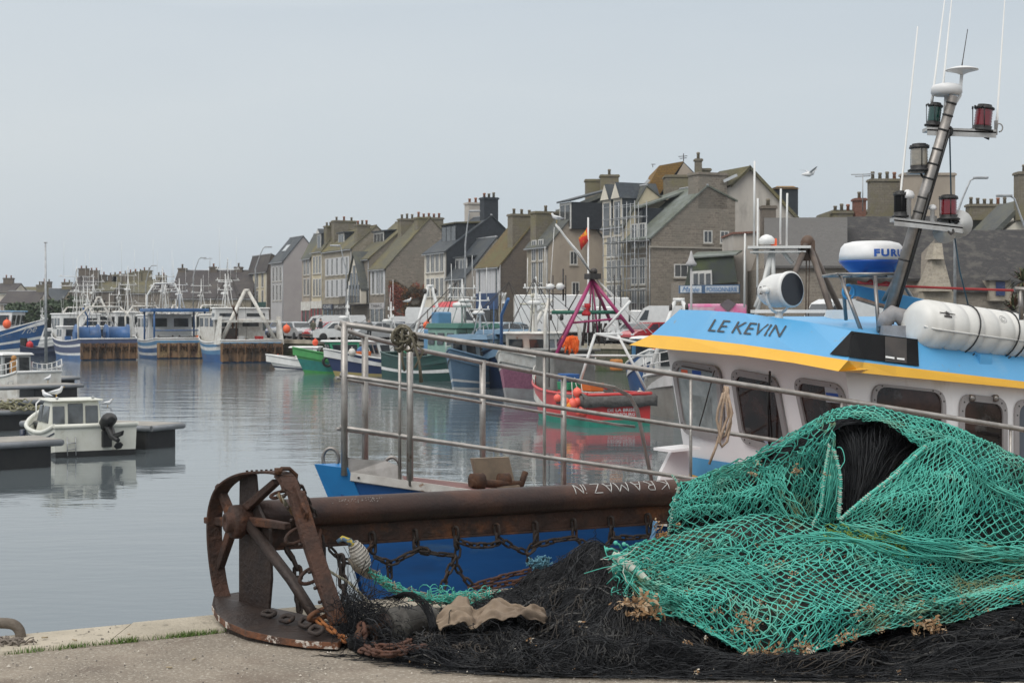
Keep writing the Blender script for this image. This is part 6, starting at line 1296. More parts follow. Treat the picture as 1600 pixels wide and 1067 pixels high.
# --- railings
steelr = mat('weathered_rail_steel', (.42,.395,.37), (.29,.27,.25), sc=9, rough=.45, metal=.75, bump=.1, bsc=60, c3=(.16,.09,.05), sc3=6, lo3=.64, hi3=.72)
def railz(s, k): return gz(s)+(.13,.52,.90,1.27)[k] if False else gz(s)+(0.335,.72,1.105)[k]-.03*0
RB = .30
m = MB()
S = [0,.12,.5,1.2,2,3,4,5,6.2]
for k,rad in ((2,.021),(1,.0165),(0,.0165)): m.tube([K(s,kw(s)*.92+.03,railz(s,k)+(.0 if s>0 else 0)) for s in S if not (k == 0 and s > 4)], rad, 8)
m.build('rail', steelr, kr, w=True, uv=False)
m = MB()
for s in (.03,): m.tube([K(s,kw(s)*.92+.03,gz(s)-.02),K(s,kw(s)*.92+.03,railz(s,2)+.01)],.026,8)
m.build('rail_post', steelr, kr, w=True, uv=False)
for s in (.40,.47,1.4,2.45,3.6,5,6.18): 
    m = MB(); y = kw(s)*.92+.03; m.tube([K(s,y,gz(s)-.02),K(s,y,railz(s,2))],.025 if s in (.47,) else .012,8); m.build('rail_post', steelr, kr, w=True, uv=False)
# starboard rail, ends in a bent hoop
m = MB(); SB = [0.03,.3,.9,1.7,2.5,3.2]
m.tube([K(s,-kw(s)*.92,railz(s,2)-.02-.05*min(1,s*2)) for s in SB]+[K(3.4,-kw(3.4)*.92,railz(3.4,2)-.12),K(3.48,-kw(3.4)*.92,railz(3.4,2)-.25),K(3.7,-kw(3.5)*.92,gz(3.5)+.02)],.019,8)
for k in (0,1): m.tube([K(s,-kw(s)*.92,railz(s,k)-.02) for s in SB]+[K(3.45,-kw(3.4)*.92,railz(3.4,k)-.02)],.013,8)
m.build('rail', steelr, kr, w=True, uv=False)
for s,rad in ((.32,.026),(1.58,.026),(2.55,.026)): m = MB(); y=-kw(s)*.92; m.tube([K(s,y,gz(s)-.02),K(s,y,railz(s,2)-.05)],rad,8); m.build('rail_post', steelr, kr, w=True, uv=False)
# anchor windlass plate
m = MB(); m.obox(K(1.22,-.1,gz(1.2)), KU*.32, KV*.05, Zv*.24+KU*-.06); m.obox(K(1.25,-.1,gz(1.2)), KU*.2, KV*.3, Zv*.04); m.build('windlass_plate', mat('scuffed_steel',(.20,.16,.12),(.28,.22,.16),sc=9,rough=.6,metal=.4), kr, w=True, uv=False)
m = MB(); m.tube([K(1.0,.25,gz(1.0)+.05),K(1.5,.12,gz(1.4)+.07)],.03,8); m.lathe([(.065,-.05),(.065,.05)],K(1.08,.2,gz(1.1)+.07),axis=KU,n=14); m.lathe([(.06,-.04),(.06,.04)],K(1.35,.12,gz(1.3)+.09),axis=KU,n=14); m.tube([K(1.5,.12,gz(1.5)+.08),K(1.55,.1,gz(1.5)+.18)],.025,6); m.build('windlass', rust, kr, w=True, uv=False)
# --- wheelhouse: front plane and side plane
FA = P(1040,548,14.6); FB = P(1318,582,12.2); SBK = FB+KU*4.6
fdir = (FB-FA); fdir.z = 0; fdir.normalize(); fout = Vector((fdir.y,-fdir.x,0)); fout = fout if fout.x < 0 else -fout
LEAN = .20        # reverse rake, metres aft per metre down
nF = fdir.cross(Vector((KU.x*LEAN,KU.y*LEAN,-1))).normalized(); nF = nF if nF.dot(fout) > 0 else -nF
nS = Vector((KU.y,-KU.x,0)); nS = nS if nS.y < 0 else -nS
def F_(px,py,o=0.0): return RP(px,py,FA+nF*o,nF)
def S_(px,py,o=0.0): return RP(px,py,FB+nS*o,nS)
def drop(p, dz): return p+Vector((KU.x*LEAN*dz,KU.y*LEAN*dz,-dz))
FAt = P(1040,530,14.6); zc = FB.z+.12
m = MB(); h = 2.2
a0,a1 = Vector((FA.x,FA.y,FA.z+.1)), Vector((FB.x,FB.y,FB.z+.1)); s1 = SBK+Vector((0,0,-.4)); s0 = a0+(SBK-FB)+Vector((0,0,-.4))
b0,b1 = drop(a0,h), drop(a1,h); bs1 = Vector((s1.x,s1.y,b1.z-.3)); bs0 = Vector((s0.x,s0.y,b0.z-.3))
b1s = Vector((a1.x,a1.y,b1.z))+KU*LEAN*h
m.poly([b0,b1,a1,a0]); m.poly([b1s,bs1,s1,a1]); m.poly([bs0,b0,a0,s0]); m.poly([bs1,bs0,s0,s1]); m.poly([a0,a1,s1,s0])
wh = m.build('wheelhouse', whk, kr, w=True, uv=False)
# blue / yellow lower bands on the front corner
m = MB(); o = .004
m.poly([F_(1069,712,o),F_(1240,738,o),F_(1240,790,o),F_(1071,738,o)]); m.build('blue_band', skyb, wh, w=True, uv=False)
m = MB(); m.poly([F_(1070.5,738,o),F_(1240,790,o),F_(1240,800,o),F_(1071,750,o)]); m.build('yellow_band', yel, wh, w=True, uv=False)
# white bulwark wing left of the wheelhouse
m = MB(); wd=14.3
m.prism([P(1067,697,wd),P(1072,700,wd),P(1072,760,wd),P(1024,760,wd),P(1030,735,wd),P(1045,705,wd)],KV*.05); m.prism([P(1021,699,wd-.05),P(1066,694,wd-.05),P(1066,698,wd-.05),P(1021,703,wd-.05)],KV*.3); m.build('breakwater_wing', whk, kr, w=True, uv=False)
# windows
frm = mat('window_rim_grey', (.30,.28,.28), (.25,.235,.235), sc=2, rough=.45); gla = mat('wheelhouse_glass', (.012,.010,.010), (.055,.030,.026), sc=2.6, rough=.05, spec=.45, c3=(.09,.09,.09), sc3=3.5, lo3=.6, hi3=.72)  # opaque panes: dim reddish cabin and greyer reflection patches painted into the glass colour
gll = mat('pale_wheelhouse_glass', (.36,.39,.39), (.2,.23,.235), sc=2.5, rough=.05, spec=.5)  # bright interior and reflection of the first window painted as a paler colour
def rounded(pts, r_=.12, n=5):
    out = []; N_ = len(pts)
    for i in range(N_):
        a,b,c = Vector(pts[i-1]),Vector(pts[i]),Vector(pts[(i+1)%N_]); u=(a-b).normalized(); v=(c-b).normalized(); rr=min(r_,(a-b).length*.45,(c-b).length*.45)
        p0,p1 = b+u*rr,b+v*rr
        for k in range(n+1): t=k/n; out.append(p0*(1-t)**2+b*2*t*(1-t)+p1*t*t)
    return out
def wwin(fn, px, mt, rim=6, hinge=False, rr=.13):
    base = [fn(x,y,.006) for x,y in px]; c = sum(base,Vector())/4; o1 = rounded(base, rr)
    nn = nF if fn is F_ else nS
    k = 1-2*rim/ max(40,abs(px[1][0]-px[0][0])); inner = [c+(p-c)*k for p in o1]
    m = MB(); n = len(o1); up = nn*.02
    m.add(o1+[p+up for p in o1]+[p+up for p in inner]+inner, [(i,(i+1)%n,n+(i+1)%n,n+i) for i in range(n)]+[(n+i,n+(i+1)%n,2*n+(i+1)%n,2*n+i) for i in range(n)]+[(2*n+i,2*n+(i+1)%n,3*n+(i+1)%n,3*n+i) for i in range(n)])
    f = m.build('window_frame', frm, wh, w=True, uv=False)
    g = MB(); g.poly([p+nn*.003 for p in inner]); g.build('window_pane', mt, f, w=True, uv=False)
    m = MB(); mid = [ (a+b)/2+up for a,b in zip(o1,inner)]
    for i in range(0,n,2): m.lathe([(.008,0),(.006,.004)], mid[i], axis=nn, n=6)
    m.build('rim_bolt', dark, f, w=True, uv=False); return f
f1 = wwin(F_, [(1050,562),(1126,572),(1134,690),(1068,676)], gll); f2 = wwin(F_, [(1142,575),(1215,588),(1238,712),(1160,692)], gla); f3 = wwin(F_, [(1240,588),(1318,600),(1336,700),(1262,690)], gla)
wwin(S_, [(1361,598),(1476,610),(1476,690),(1361,680)], gla); fd = wwin(S_, [(1498,614),(1572,622),(1572,735),(1498,725)], gla, 7); wwin(S_, [(1584,622),(1690,634),(1690,760),(1584,745)], mat('blue_grey_pane',(.10,.12,.15),rough=.06))
m = MB()
for x in (1518,1555): m.lathe([(.03,-.02),(.03,.02)], S_(x,622,.03), axis=KU, n=8)
m.build('hinge', steel, fd, w=True, uv=False)
# things seen behind the glass: posters, paper, cables
def sticker(f, q, mt, o=.012): mm = MB(); mm.poly([F_(x,y,o) for x,y in q]); return mm.build('sticker', mt, f, w=True, uv=False)
def wb(f, q, mt, o=.0108): return sticker(f, q, mt, o)
sticker(f1,[(1064,577),(1074,578),(1075,590),(1065,589)],orange); sticker(f1,[(1081,578),(1095,580),(1096,595),(1082,593)],mat('flag_blue',(.02,.08,.35))); sticker(f1,[(1077,616),(1110,622),(1114,668),(1084,662)],mat('pale_dash',(.30,.33,.33),(.18,.2,.2),sc=6)); 
sticker(f3,[(1288,601),(1311,604),(1315,630),(1291,628)],mat('white_notice',(.42,.43,.46))); sticker(f3,[(1290,613),(1309,615),(1311,623),(1292,621)],MC['flag_blue'],.015)
sticker(f2,[(1188,682),(1230,690),(1232,702),(1200,697)],mat('chart_paper',(.30,.33,.42))); sticker(f2,[(1196,592),(1199,592),(1206,694),(1202,694)],black,.016)
m = MB(); m.tube([F_(1065+i*1.3,572+i*.25,.04) for i in range(0,40,4)],.006,5); m.tube([F_(1116,580,.05),F_(1100,640,.05),F_(1092,668,.05)],.006,5); m.build('wiper', dark, wh, w=True, uv=False)
m = MB(); m.tube([F_(1203,580,.05),F_(1200,640,.06),F_(1202,700,.05)],.010,6); m.build('wiper', black, wh, w=True, uv=False)
# --- visor and fascia (front and side), built as one loft around the corner
def V_(px,py,d): return P(px,py,d)
# lower edge / upper edge of the yellow visor: starboard tip, mid, corner, aft
fo = nF.copy(); fo.z = 0; fo.normalize()
tA, tB = FA+fo*.20, FB+fo*.20; 
def onf(px,py,dist): return RP(px,py,FA+fo*dist,fo)
def ons(px,py,dist): return RP(px,py,FB+nS*dist,nS)
low = [onf(983,539,.34),onf(1035,545,.34),onf(1160,556,.34),onf(1240,567,.33)]; lowc = onf(1310,580,.30); lows = [ons(1345,582.5,.2),ons(1400,588,.12),ons(1600,607,.10),ons(1800,626,.10)]
up_ = [onf(1018,523,.28),onf(1060,526,.28),onf(1160,538,.28),onf(1243,550,.28)]; upc = onf(1325,563,.24); ups = [ons(1350,566,.16),ons(1400,572,.10),ons(1600,596,.08),ons(1800,615,.08)]
tip = onf(981,535,.36)
m = MB(); L1 = [tip]+low[1:]+[lowc]+lows; L0 = low+[lowc]+lows; U0 = up_+[upc]+ups
inn = [p-fo*.34 for p in low]+[lowc-fo*.3]+[p-nS*.12 for p in lows]
m.loft([U0, L0, [p+Vector((0,0,.01)) for p in inn]]); m.poly([U0[0],L0[0],inn[0]]); m.build('yellow_visor', yel, wh, w=True, uv=False)
top = [onf(1062,484,.10),onf(1105,485,.08),onf(1160,489,.06),onf(1262,503,.0)]; topc = onf(1332,517,-.05); tops = [ons(1362,521,-.05),ons(1435,530,-.10),ons(1600,553,-.10),ons(1800,578,-.10)]
m = MB(); e = .006
eu = [p+Vector((0,0,.0)) for p in U0]; T0 = top+[topc]+tops

for i in range(len(T0)-1): m.poly([T0[i],eu[i],eu[i+1]]); m.poly([T0[i],eu[i+1],T0[i+1]])
back = [p+KU*.0-fo*.5+Vector((0,0,-.06)) for p in top]+[topc-fo*.3-nS*.3+Vector((0,0,-.05))]+[p-nS*.35+Vector((0,0,-.08)) for p in tops]
m.loft([T0, back]); m.poly([T0[0],back[0],inn[0],U0[0]])
fa = m.build('blue_fascia', skyb, wh, w=True, uv=False)
# roof plate
m = MB(); m.poly([back[0],back[3],back[4],back[5],back[6],back[7],back[8],back[8]-nS*2.6,back[0]+KU*4.5]); m.build('roof', skyb, wh, w=True, uv=False)
from mathutils.geometry import intersect_ray_tri
tris = []
for i in range(len(T0)-1): tris += [(T0[i],eu[i],eu[i+1]),(T0[i],eu[i+1],T0[i+1])]
def onfas(px,py,o=.006):
    r_ = ray(px,py); org = Vector((0,0,EYE)); best = None
    for t3 in tris:
        h = intersect_ray_tri(*t3, r_, org, True)
        if h:
            n_ = (t3[1]-t3[0]).cross(t3[2]-t3[0]).normalized(); n_ = n_ if n_.dot(r_) < 0 else -n_; return h+n_*o
    t3 = min(tris, key=lambda t: ((t[0]+t[1]+t[2])/3-P(px,py,12.5)).length); n_ = (t3[1]-t3[0]).cross(t3[2]-t3[0]).normalized(); n_ = n_ if n_.dot(r_) < 0 else -n_
    return RP(px,py,t3[0],n_)+n_*o
blk = mat('gloss_black_panel', (.008,.008,.009), (.010,.010,.011), rough=.6, spec=.1)
def fpatch(m, c4, nu=12, nv=5, o=.006):   # picture quad draped over the fascia
    (ax_,ay),(bx,by),(cx_,cy),(dx,dy) = c4; rings=[]
    for j in range(nv+1):
        v=j/nv; rings.append([onfas((ax_*(1-u)+bx*u)*(1-v)+(dx*(1-u)+cx_*u)*v,(ay*(1-u)+by*u)*(1-v)+(dy*(1-u)+cy*u)*v,o) for u in [i/nu for i in range(nu+1)]])
    m.loft(rings)
m = MB(); fpatch(m,[(1331,518.5),(1433,530.8),(1435,573),(1297,554.5)],60,12,.009); m.build('black_panel', blk, fa, w=True, uv=False)
m = MB(); fpatch(m,[(1381,527),(1415,531),(1415,569),(1381,566)],6,4,.014); m.build('grille', dark, fa, w=True, uv=False)
for q4 in ([(1381,558),(1395,560),(1395,563),(1381,561)],[(1399,560.5),(1411,562),(1411,565),(1399,563.5)]): m = MB(); fpatch(m,q4,3,1,.02); m.build('vent_slot', white, fa, w=True, uv=False)
lettering('LE KEVIN', lambda u,v: onfas(1106+113*u+11*v, 518+9.5*u-18.5*v+1.0*u*v, .008), mat('name_grey',(.04,.05,.06)), fa)
# --- searchlight
def disc_axis(px,py,d): return P(px,py,d)
sl_ = thing('searchlight','round white searchlight with dark glass mounted on the wheelhouse roof','searchlight',tuple(P(1217,490,13)))
c = P(1217,454,13); KS=.86; ax = Vector((.62,-.78,.06)).normalized()
m = MB(); m.lathe([(a_*KS,b_*KS) for a_,b_ in [(.02,-.20),(.10,-.195),(.135,-.15),(.165,-.05),(.168,.12),(.178,.13),(.178,.165),(.160,.170)]], c, axis=ax, n=36); m.build('housing', white, sl_, w=True, uv=False)
m = MB(); _s=ax.cross(Zv).normalized(); _u=_s.cross(ax); m.prism([c+ax*.148+(_s*math.cos(t)+_u*math.sin(t))*.137 for t in np.linspace(0,6.283,41)[:-1]], ax*.004); m.build('lens', mat('dark_lens',(.012,.014,.02),rough=.12,spec=.5), sl_, w=True, uv=False)
m = MB(); sidev = ax.cross(Zv).normalized(); pts = [c+sidev*.165*math.cos(t)*1.0-Zv*.19*math.sin(t) for t in np.linspace(0,math.pi,13)]; m.tube(pts,.012,6); m.lathe([(.03,-.03),(.03,.03)],pts[0],axis=sidev,n=10); m.lathe([(.03,-.03),(.03,.03)],pts[-1],axis=sidev,n=10); m.tube([c-Zv*.19,c-Zv*.30],[.03,.05],10); m.build('yoke', white, sl_, w=True, uv=False)
lettering('12"', lambda u,v: c-ax*.02+ (sidev*-1*math.cos(2.35+.5*(u-.5))+Zv*math.sin(2.35+.5*(u-.5))*.0)*0+ (ax*(-.10+.10*u)) + (Zv*(-.03+.07*v)) + sidev*-.0 - sidev.cross(ax)*0 + (-sidev*.147 if sidev.x>0 else sidev*.147), dark, sl_)
# --- radar dome on its frame
rc = P(1362,405,13.4); R0 = 50/FP*13.4
rd = thing('radar_dome','white and blue radar dome on a steel frame above the wheelhouse','radar dome',tuple(P(1362,440,13.4)))
m = MB(); m.lathe([(.05,.155),(R0*.6,.152),(R0*.84,.135),(R0*.95,.10),(R0*1.0,.04),(R0*1.01,-.012)], rc, n=48); m.build('upper_shell', mat('dome_white',(.72,.72,.72),rough=.35), rd, w=True, uv=False)
m = MB(); m.lathe([(R0*1.005,-.014),(R0*.99,-.03),(R0*.80,-.085),(R0*.66,-.12),(R0*.5,-.125)], rc, n=48); m.build('lower_shell', mat('dome_blue',(.012,.08,.36),rough=.3), rd, w=True, uv=False)
lettering('FURUNO', lambda u,v: (lambda a,rr_: rc+Vector((math.sin(a)*rr_,-math.cos(a)*rr_,.012+.066*v)))(-.16+1.75*u, R0*(1.012-.012*v)+.003), mat('logo_blue',(.02,.10,.40)), rd, bold=.05, sp=1.2)
m = MB(); zf = rc.z-.14
for (x,y,d) in ((1316,425,12.9),(1404,430,13.0)): pass
fx0,fx1 = P(1308,428,13.1).x,P(1412,428,13.1).x
m.tube([(fx0,13.05,zf),(fx1,13.0,zf)],.014,6); m.tube([(fx0,13.7,zf),(fx1,13.65,zf)],.014,6); m.tube([(fx0,13.05,zf),(fx0,13.7,zf)],.014,6); m.tube([(fx1,13.0,zf),(fx1,13.65,zf)],.014,6); m.tube([(rc.x-.1,13.05,zf),(rc.x-.1,13.7,zf)],.014,6)
for (x0,y0,d0,x1,y1,d1) in ((1312,428,13.1,1345,515,12.9),(1367,430,13.1,1373,518,12.9),(1316,428,13.7,1322,500,13.8),(1404,430,13.6,1445,500,13.8),(1402,428,13.1,1380,470,13.2)): m.tube([P(x0,y0,d0),P(x1,y1,d1)],.017,6)
m.build('frame', steel, rd, w=True, uv=False)
# --- signal mast
D = 13.0
ms = thing('signal_mast','leaning steel signal mast carrying lamps and whip aerials over the wheelhouse','mast',tuple(P(1378,520,D)))
m = MB(); mb, mt_ = P(1378,525,D), P(1490,150,D-.25); m.tube([mb, mb.lerp(mt_,.5), mt_],[.052,.047,.04],14); m.build('pole', steel, ms, w=True, uv=False)
m = MB()
for t in (.32,.46,.52,.58,.66,.72,.78,.86,.92,.97): q = mb.lerp(mt_,t); rr_=.054-.012*t; m.lathe([(rr_,-.008),(rr_+.004,0),(rr_,.008)], q, axis=(mt_-mb), n=14)
m.tube([mb.lerp(mt_,.05)+Vector((.055,-.02,0)), mb.lerp(mt_,.3)+Vector((.06,-.02,0)), mb.lerp(mt_,.46)+Vector((.052,-.03,0)), mb.lerp(mt_,.7)+Vector((.05,-.02,0)), mb.lerp(mt_,.86)+Vector((.046,-.03,0))],.010,6)
m.tube([mb.lerp(mt_,.05)+Vector((.04,-.04,0)), mb.lerp(mt_,.36)+Vector((.045,-.04,0)), mb.lerp(mt_,.6)+Vector((.035,-.045,0))],.007,6); m.build('cable_tie', black, ms, w=True, uv=False)
def plat(x0,x1,y,dd=D-.1,wd=.16,y1=None):
    m = MB(); a,b = P(x0,y,dd),P(x1,y1 or y,dd); m.obox(a+Vector((0,-.08,-.012)), b-a, (0,wd,0), (0,0,.03)); m.obox(a+Vector((0,-.08,-.05)), b-a, (0,.012,0), (0,0,.05)); return m.build('platform', mat('scratched_aluminium',(.5,.5,.49),(.36,.35,.34),sc=8,rough=.5,metal=.4), ms, w=True, uv=False)
plat(1445,1552,204,y1=208); plat(1394,1500,344,y1=356)
glr = mat('red_lamp_glass',(.17,.005,.012),(.12,.005,.01),rough=.12,coat=1); glg = mat('green_lamp_glass',(.005,.05,.04),rough=.12,coat=1); glw = mat('clear_lamp_glass',(.22,.20,.17),(.30,.27,.22),sc=20,rough=.15,coat=1)
def navlamp(px,py,h,w_,gm,d=D-.12,rot=0,lab=None,base=1.3):
    s = d/FP; b = P(px,py,d); H=h*s; W=w_*s/2; a=Vector((rot,0,1)).normalized()
    m = MB(); m.lathe([(W*base,-.0),(W*base*1.02,H*.06),(W*1.0,H*.1),(W*1.05,H*.2)], b, axis=a, n=20); m.lathe([(W*1.02,H*.80),(W*1.12,H*.82),(W*1.1,H*.88),(W*.8,H*.93),(W*.78,H*.98),(W*.3,H)], b, axis=a, n=20)
    for k in range(3): t=.5+k*6.28/3; q=b+Vector((math.cos(t)*W*1.0,math.sin(t)*W*1.0,H*.15)); m.tube([q,q+Vector((0,0,H*.7))],W*.06,4)
    for k in range(7): t=k*6.28/7; q=b+Vector((math.cos(t)*W*1.0,math.sin(t)*W*1.0,H*.84)); m.lathe([(W*.1,0),(W*.1,H*.1)],q,axis=a,n=6)
    o = m.build('lamp_housing', black, ms, w=True, uv=False)
    m = MB(); pr=[(W*.92,H*.19)]
    for k in range(12): pr += [(W*(.97 if k%2 else .91),H*(.2+.6*(k+.5)/12))]
    pr.append((W*.92,H*.81)); m.lathe(pr, b, axis=a, n=20); m.build('lamp_glass', gm, o, w=True, uv=False)
    m = MB(); m.tube([b+Vector((0,0,-.0)),b+Vector((.02,-.02,-.05)),b+Vector((.05,-.02,-.065)),b+Vector((.06,0,-.03)),b+Vector((.09,0,-.01))],.009,6); m.build('cable', black, o, w=True, uv=False); return o
navlamp(1458,198,38,21,glg,rot=.12); navlamp(1534,206,43,28,glr,rot=.12); navlamp(1437,268,44,28,glw,rot=-.02); navlamp(1407,340,42,20,blk); navlamp(1482,344,40,27,glr,rot=.0)
m = MB(); m.obox(P(1420,270,D-.1)+Vector((0,-.05,-.01)), P(1450,270,D-.1)-P(1420,270,D-.1), (0,.14,0),(0,0,.02)); m.build('platform', steel, ms, w=True, uv=False)
def whip(x0,y0,x1,y1,mm,d=D-.1,r0=.009,r1=.004): m = MB(); a,b=P(x0,y0,d),P(x1,y1,d); m.tube([a,a.lerp(b,.08),a.lerp(b,.081),b],[r0*1.3,r0*1.3,r0,r1],6); return m.build('whip_aerial', mm, ms, w=True, uv=False)
whip(1404,335,1434,42,white,r1=.006); whip(1456,160,1480,-30,white); whip(1472,150,1490,-30,white); whip(1557,200,1572,-30,white); whip(1503,103,1512,46,dark,r0=.004,r1=.003)
m = MB(); m.lathe([(.02,-.03),(.10,-.02),(.128,.0),(.128,.045),(.115,.065),(.06,.08),(.01,.085)], P(1479,146,D-.15), n=28); m.tube([P(1479,150,D-.15),P(1477,190,D-.12)],.02,8); m.build('gps_antenna', mat('dome_white',(.72,.72,.72)), ms, w=True, uv=False)
m = MB(); m.lathe([(.012,-.04),(.05,-.022),(.10,-.008),(.135,0),(.13,.008),(.07,.025),(.02,.035)], P(1503,110,D-.2), n=32); m.tube([P(1503,113,D-.2),P(1500,150,D-.18),P(1487,170,D-.2)],[.014,.014,.014],8); m.build('satellite_disc', MC['dome_white'], ms, w=True, uv=False)
m = MB(); 
for x,y,s_ in ((1418,305,1),(1457,325,.62)): m.lathe([(.03*s_,-.22*s_),(.03*s_,-.03*s_),(.055*s_,-.025*s_),(.058*s_,.0),(.045*s_,.03*s_),(.01,.045*s_)], P(x,y,D-.12), n=16)
m.build('small_antenna', MC['dome_white'], ms, w=True, uv=False)
m = MB(); m.tube(ring3(P(1477,207,D-.2),Vector((1,0,.2)),Zv,.055,.045,0),.014,6,closed=True); m.box(P(1477,207,D-.2),(.1,.05,.035)); m.build('small_floodlight', black, ms, w=True, uv=False)
m = MB(); m.tube([P(1561,200,D-.1)+Vector((.03*math.cos(t),0,.035*math.sin(t))) for t in np.linspace(-1.6,3.4,10)],.006,5); m.box(P(1556,200,D-.1),(.02,.03,.12)); m.build('aerial_clamp', steel, ms, w=True, uv=False)
hn = MB(); hn.lathe([(.02,-.22),(.03,-.1),(.07,-.02),(.12,0)], P(1497,350,D-.1), axis=(-.3,-.9,.1), n=20); hn.lathe([(.02,-.2),(.028,-.1),(.06,-.02),(.10,0)], P(1476,362,D-.1), axis=(-.3,-.9,-.2), n=20); hn.build('horn', white, ms, w=True, uv=False)
m = MB(); m.tube([P(1482,362,D-.2),P(1486,366,D-.25),P(1490,362,D-.2),P(1488,356,D-.15)],.01,6); m.build('shackle', dark, ms, w=True, uv=False)
m = MB(); m.tube([P(1484,215,D),P(1487,345,D)],.007,5); m.tube([P(1490,360,D),P(1500,425,D),P(1515,485,D)],.007,5); m.build('halyard', mat('dark_blue_rope',(.02,.06,.09)), ms, w=True, uv=False)
# --- blue derrick boom, red rope, gantry tube
bm = thing('derrick_boom','sky blue derrick boom slanting down behind the life raft','boom',tuple(P(1400,480,14)))
m = MB(); d=13.6; a,b = P(1330,455,d),P(1445,480,d-.2)
m.hexa([P(1326,460,d),P(1440,492,d),P(1440,492,d+.16),P(1326,460,d+.16),P(1332,444,d),P(1445,468,d),P(1445,468,d+.16),P(1332,444,d+.16)]); m.tube(ring3(P(1326,456,d),Vector((1,0,0)),Zv,.05,.06,0),.014,6,closed=True); m.build('boom', mat('worn_sky_blue',(.06,.30,.55),(.05,.24,.46),sc=3,rough=.5,c3=(.15,.08,.04),sc3=5,lo3=.66,hi3=.72), bm, w=True, uv=False, bevel=.01)
m = MB(); m.tube([P(1338,466,d-.05),P(1370,476,d-.05),P(1430,490,d-.05)],.022,6); m.build('timber_strip', mat('splintered_wood',(.35,.24,.17),(.2,.12,.08),sc=9), bm, w=True, uv=False)
m = MB(); m.tube([P(1340,442,13.4),P(1400,447,13.3),P(1500,451,13.2),P(1620,455,13.0)],.012,6); m.tube([P(1340,440,13.4),P(1352,444,13.4),P(1360,438,13.4),P(1372,446,13.4),P(1385,441,13.4),P(1398,447,13.4)],.012,6)
tag(m.build('red_rope', mat('red_rope',(.35,.03,.03)), uv=False), 'red rope stretched above the blue boom and life raft', 'rope')
m = MB(); m.tube([P(1594,452,12.6),P(1596,500,12.6)],.02,8); m.tube([P(1585,452,12.6),P(1650,455,12.6)],.022,8); tag(m.build('steel_handrail', steel, uv=False), 'steel handrail corner right of the life raft', 'handrail')
m = MB(); m.tube([P(1380,512,12.9),P(1384,498,12.9),P(1395,490,12.9),P(1408,494,12.9),P(1418,510,12.9)],[.06,.07,.075,.07,.06],10); m.box(P(1398,520,12.9),(.25,.25,.12)); tag(m.build('ventilator_hose', mat('grey_hose',(.3,.29,.29),(.22,.21,.21),sc=9), uv=False), 'curved grey ventilator hose between mast and life raft', 'ventilator')
m = MB(); m.lathe([(.04,0),(.045,.08),(.02,.1)], P(1395,486,13.2), n=10); m.tube([P(1395,486,13.2),P(1395,500,13.2)],.02,6); tag(m.build('black_knob_post', black, uv=False), 'small black capped post behind the grey hose', 'post')
# --- life raft canister
raft = thing('life_raft_canister','white ribbed life raft canister strapped on the wheelhouse roof','life raft',tuple(P(1510,550,12.9)))
c0, c1 = P(1428,505,12.7), P(1660,537,13.6); axr = (c1-c0).normalized(); Lr = (c1-c0).length
m = MB(); pr = []; RR = .21
prof = [(.0,.0),(.10,.0),(.165,.018),(.195,.06),(.205,.11)]
x = .11; 
while x < Lr-.15: prof += [(RR,x),(RR,x+.13),(RR-.012,x+.145),(RR-.012,x+.165)]; x += .18
prof += [(.19,Lr-.05),(.12,Lr),(0,Lr)]
m.lathe(prof, c0, axis=axr, n=32); m.build('shell', mat('raft_white',(.68,.67,.64),(.60,.59,.56),sc=3,rough=.4), raft, w=True, uv=False)
sd_ = axr.cross(Zv).normalized(); sd_ = sd_ if sd_.y < 0 else -sd_; upr = sd_.cross(axr).normalized(); upr = upr if upr.z>0 else -upr
def cyl(t, a, r_=RR): return c0+axr*(t*Lr)+(sd_*math.cos(a)+upr*math.sin(a))*r_
m = MB(); m.tube([cyl(.0,math.radians(-12),.12),cyl(.03,math.radians(-12),RR-.01),cyl(.06,math.radians(-12),RR),cyl(.98,math.radians(-12),RR)],.008,6); m.build('seam', MC['raft_white'], raft, w=True, uv=False)
m = MB()
for t in (.30,.56,.62,.86): m.tube([cyl(t+.02*math.sin(a),a,RR+.006) for a in np.linspace(-1.9,2.4,18)],.007,5)
m.build('strap', black, raft, w=True, uv=False)
def lg(u,v): a = math.radians(28)+ (v-.5)*.35; return cyl(.05+u*.10,a,RR+.003)
m = MB()
for (u0,v0,u1,v1) in ((0,.42,1,.55),(.25,.0,.75,.25),(.35,.6,.65,.68)): m.poly([lg(u0,v0),lg(u1,v0),lg(u1,v1),lg(u0,v1)])
m.poly([lg(.35,.3),lg(.5,.85),lg(.65,.3)]); m.build('raft_emblem', dark, raft, w=True, uv=False)
m = MB(); ctr=(.56,math.radians(35)); m.tube([cyl(.47+.022*math.cos(t),math.radians(35)+.16*math.sin(t),RR+.002) for t in np.linspace(0,6.28,17)[:-1]],.002,4,closed=True); m.tube([cyl(.47+.012*math.cos(t),math.radians(35)+.08*math.sin(t),RR+.002) for t in np.linspace(0,6.28,13)[:-1]],.002,4,closed=True); m.build('inspection_stamp', galv, raft, w=True, uv=False)
for t in (.38,.86): m = MB(); p=c0+axr*(t*Lr); m.obox(p-axr*.07-upr*.30-sd_*.0, axr*.14, sd_*.17, upr*.10); m.build('cradle', skyb, raft, w=True, uv=False)
m = MB(); m.tube([cyl(.33,-1.0,RR+.02),cyl(.30,-1.3,RR+.08),cyl(.34,-1.4,RR+.04)],.006,5); m.tube([cyl(.56,-.9,RR+.02),cyl(.53,-1.3,RR+.06)],.006,5); m.build('strap_lashing', black, raft, w=True, uv=False)
# --- low white boxes behind roof edge
m = MB()
for (x0,x1,y0,y1,d) in ((1300,1335,484,500,14.5),(1180,1290,484,489,15.2)): m.obox(P(x0,y1,d), (P(x1,y1,d)-P(x0,y1,d)), (0,.3,0), (0,0,(y1-y0)/FP*d))
m.build('roof_box', white, kr, w=True, uv=False)
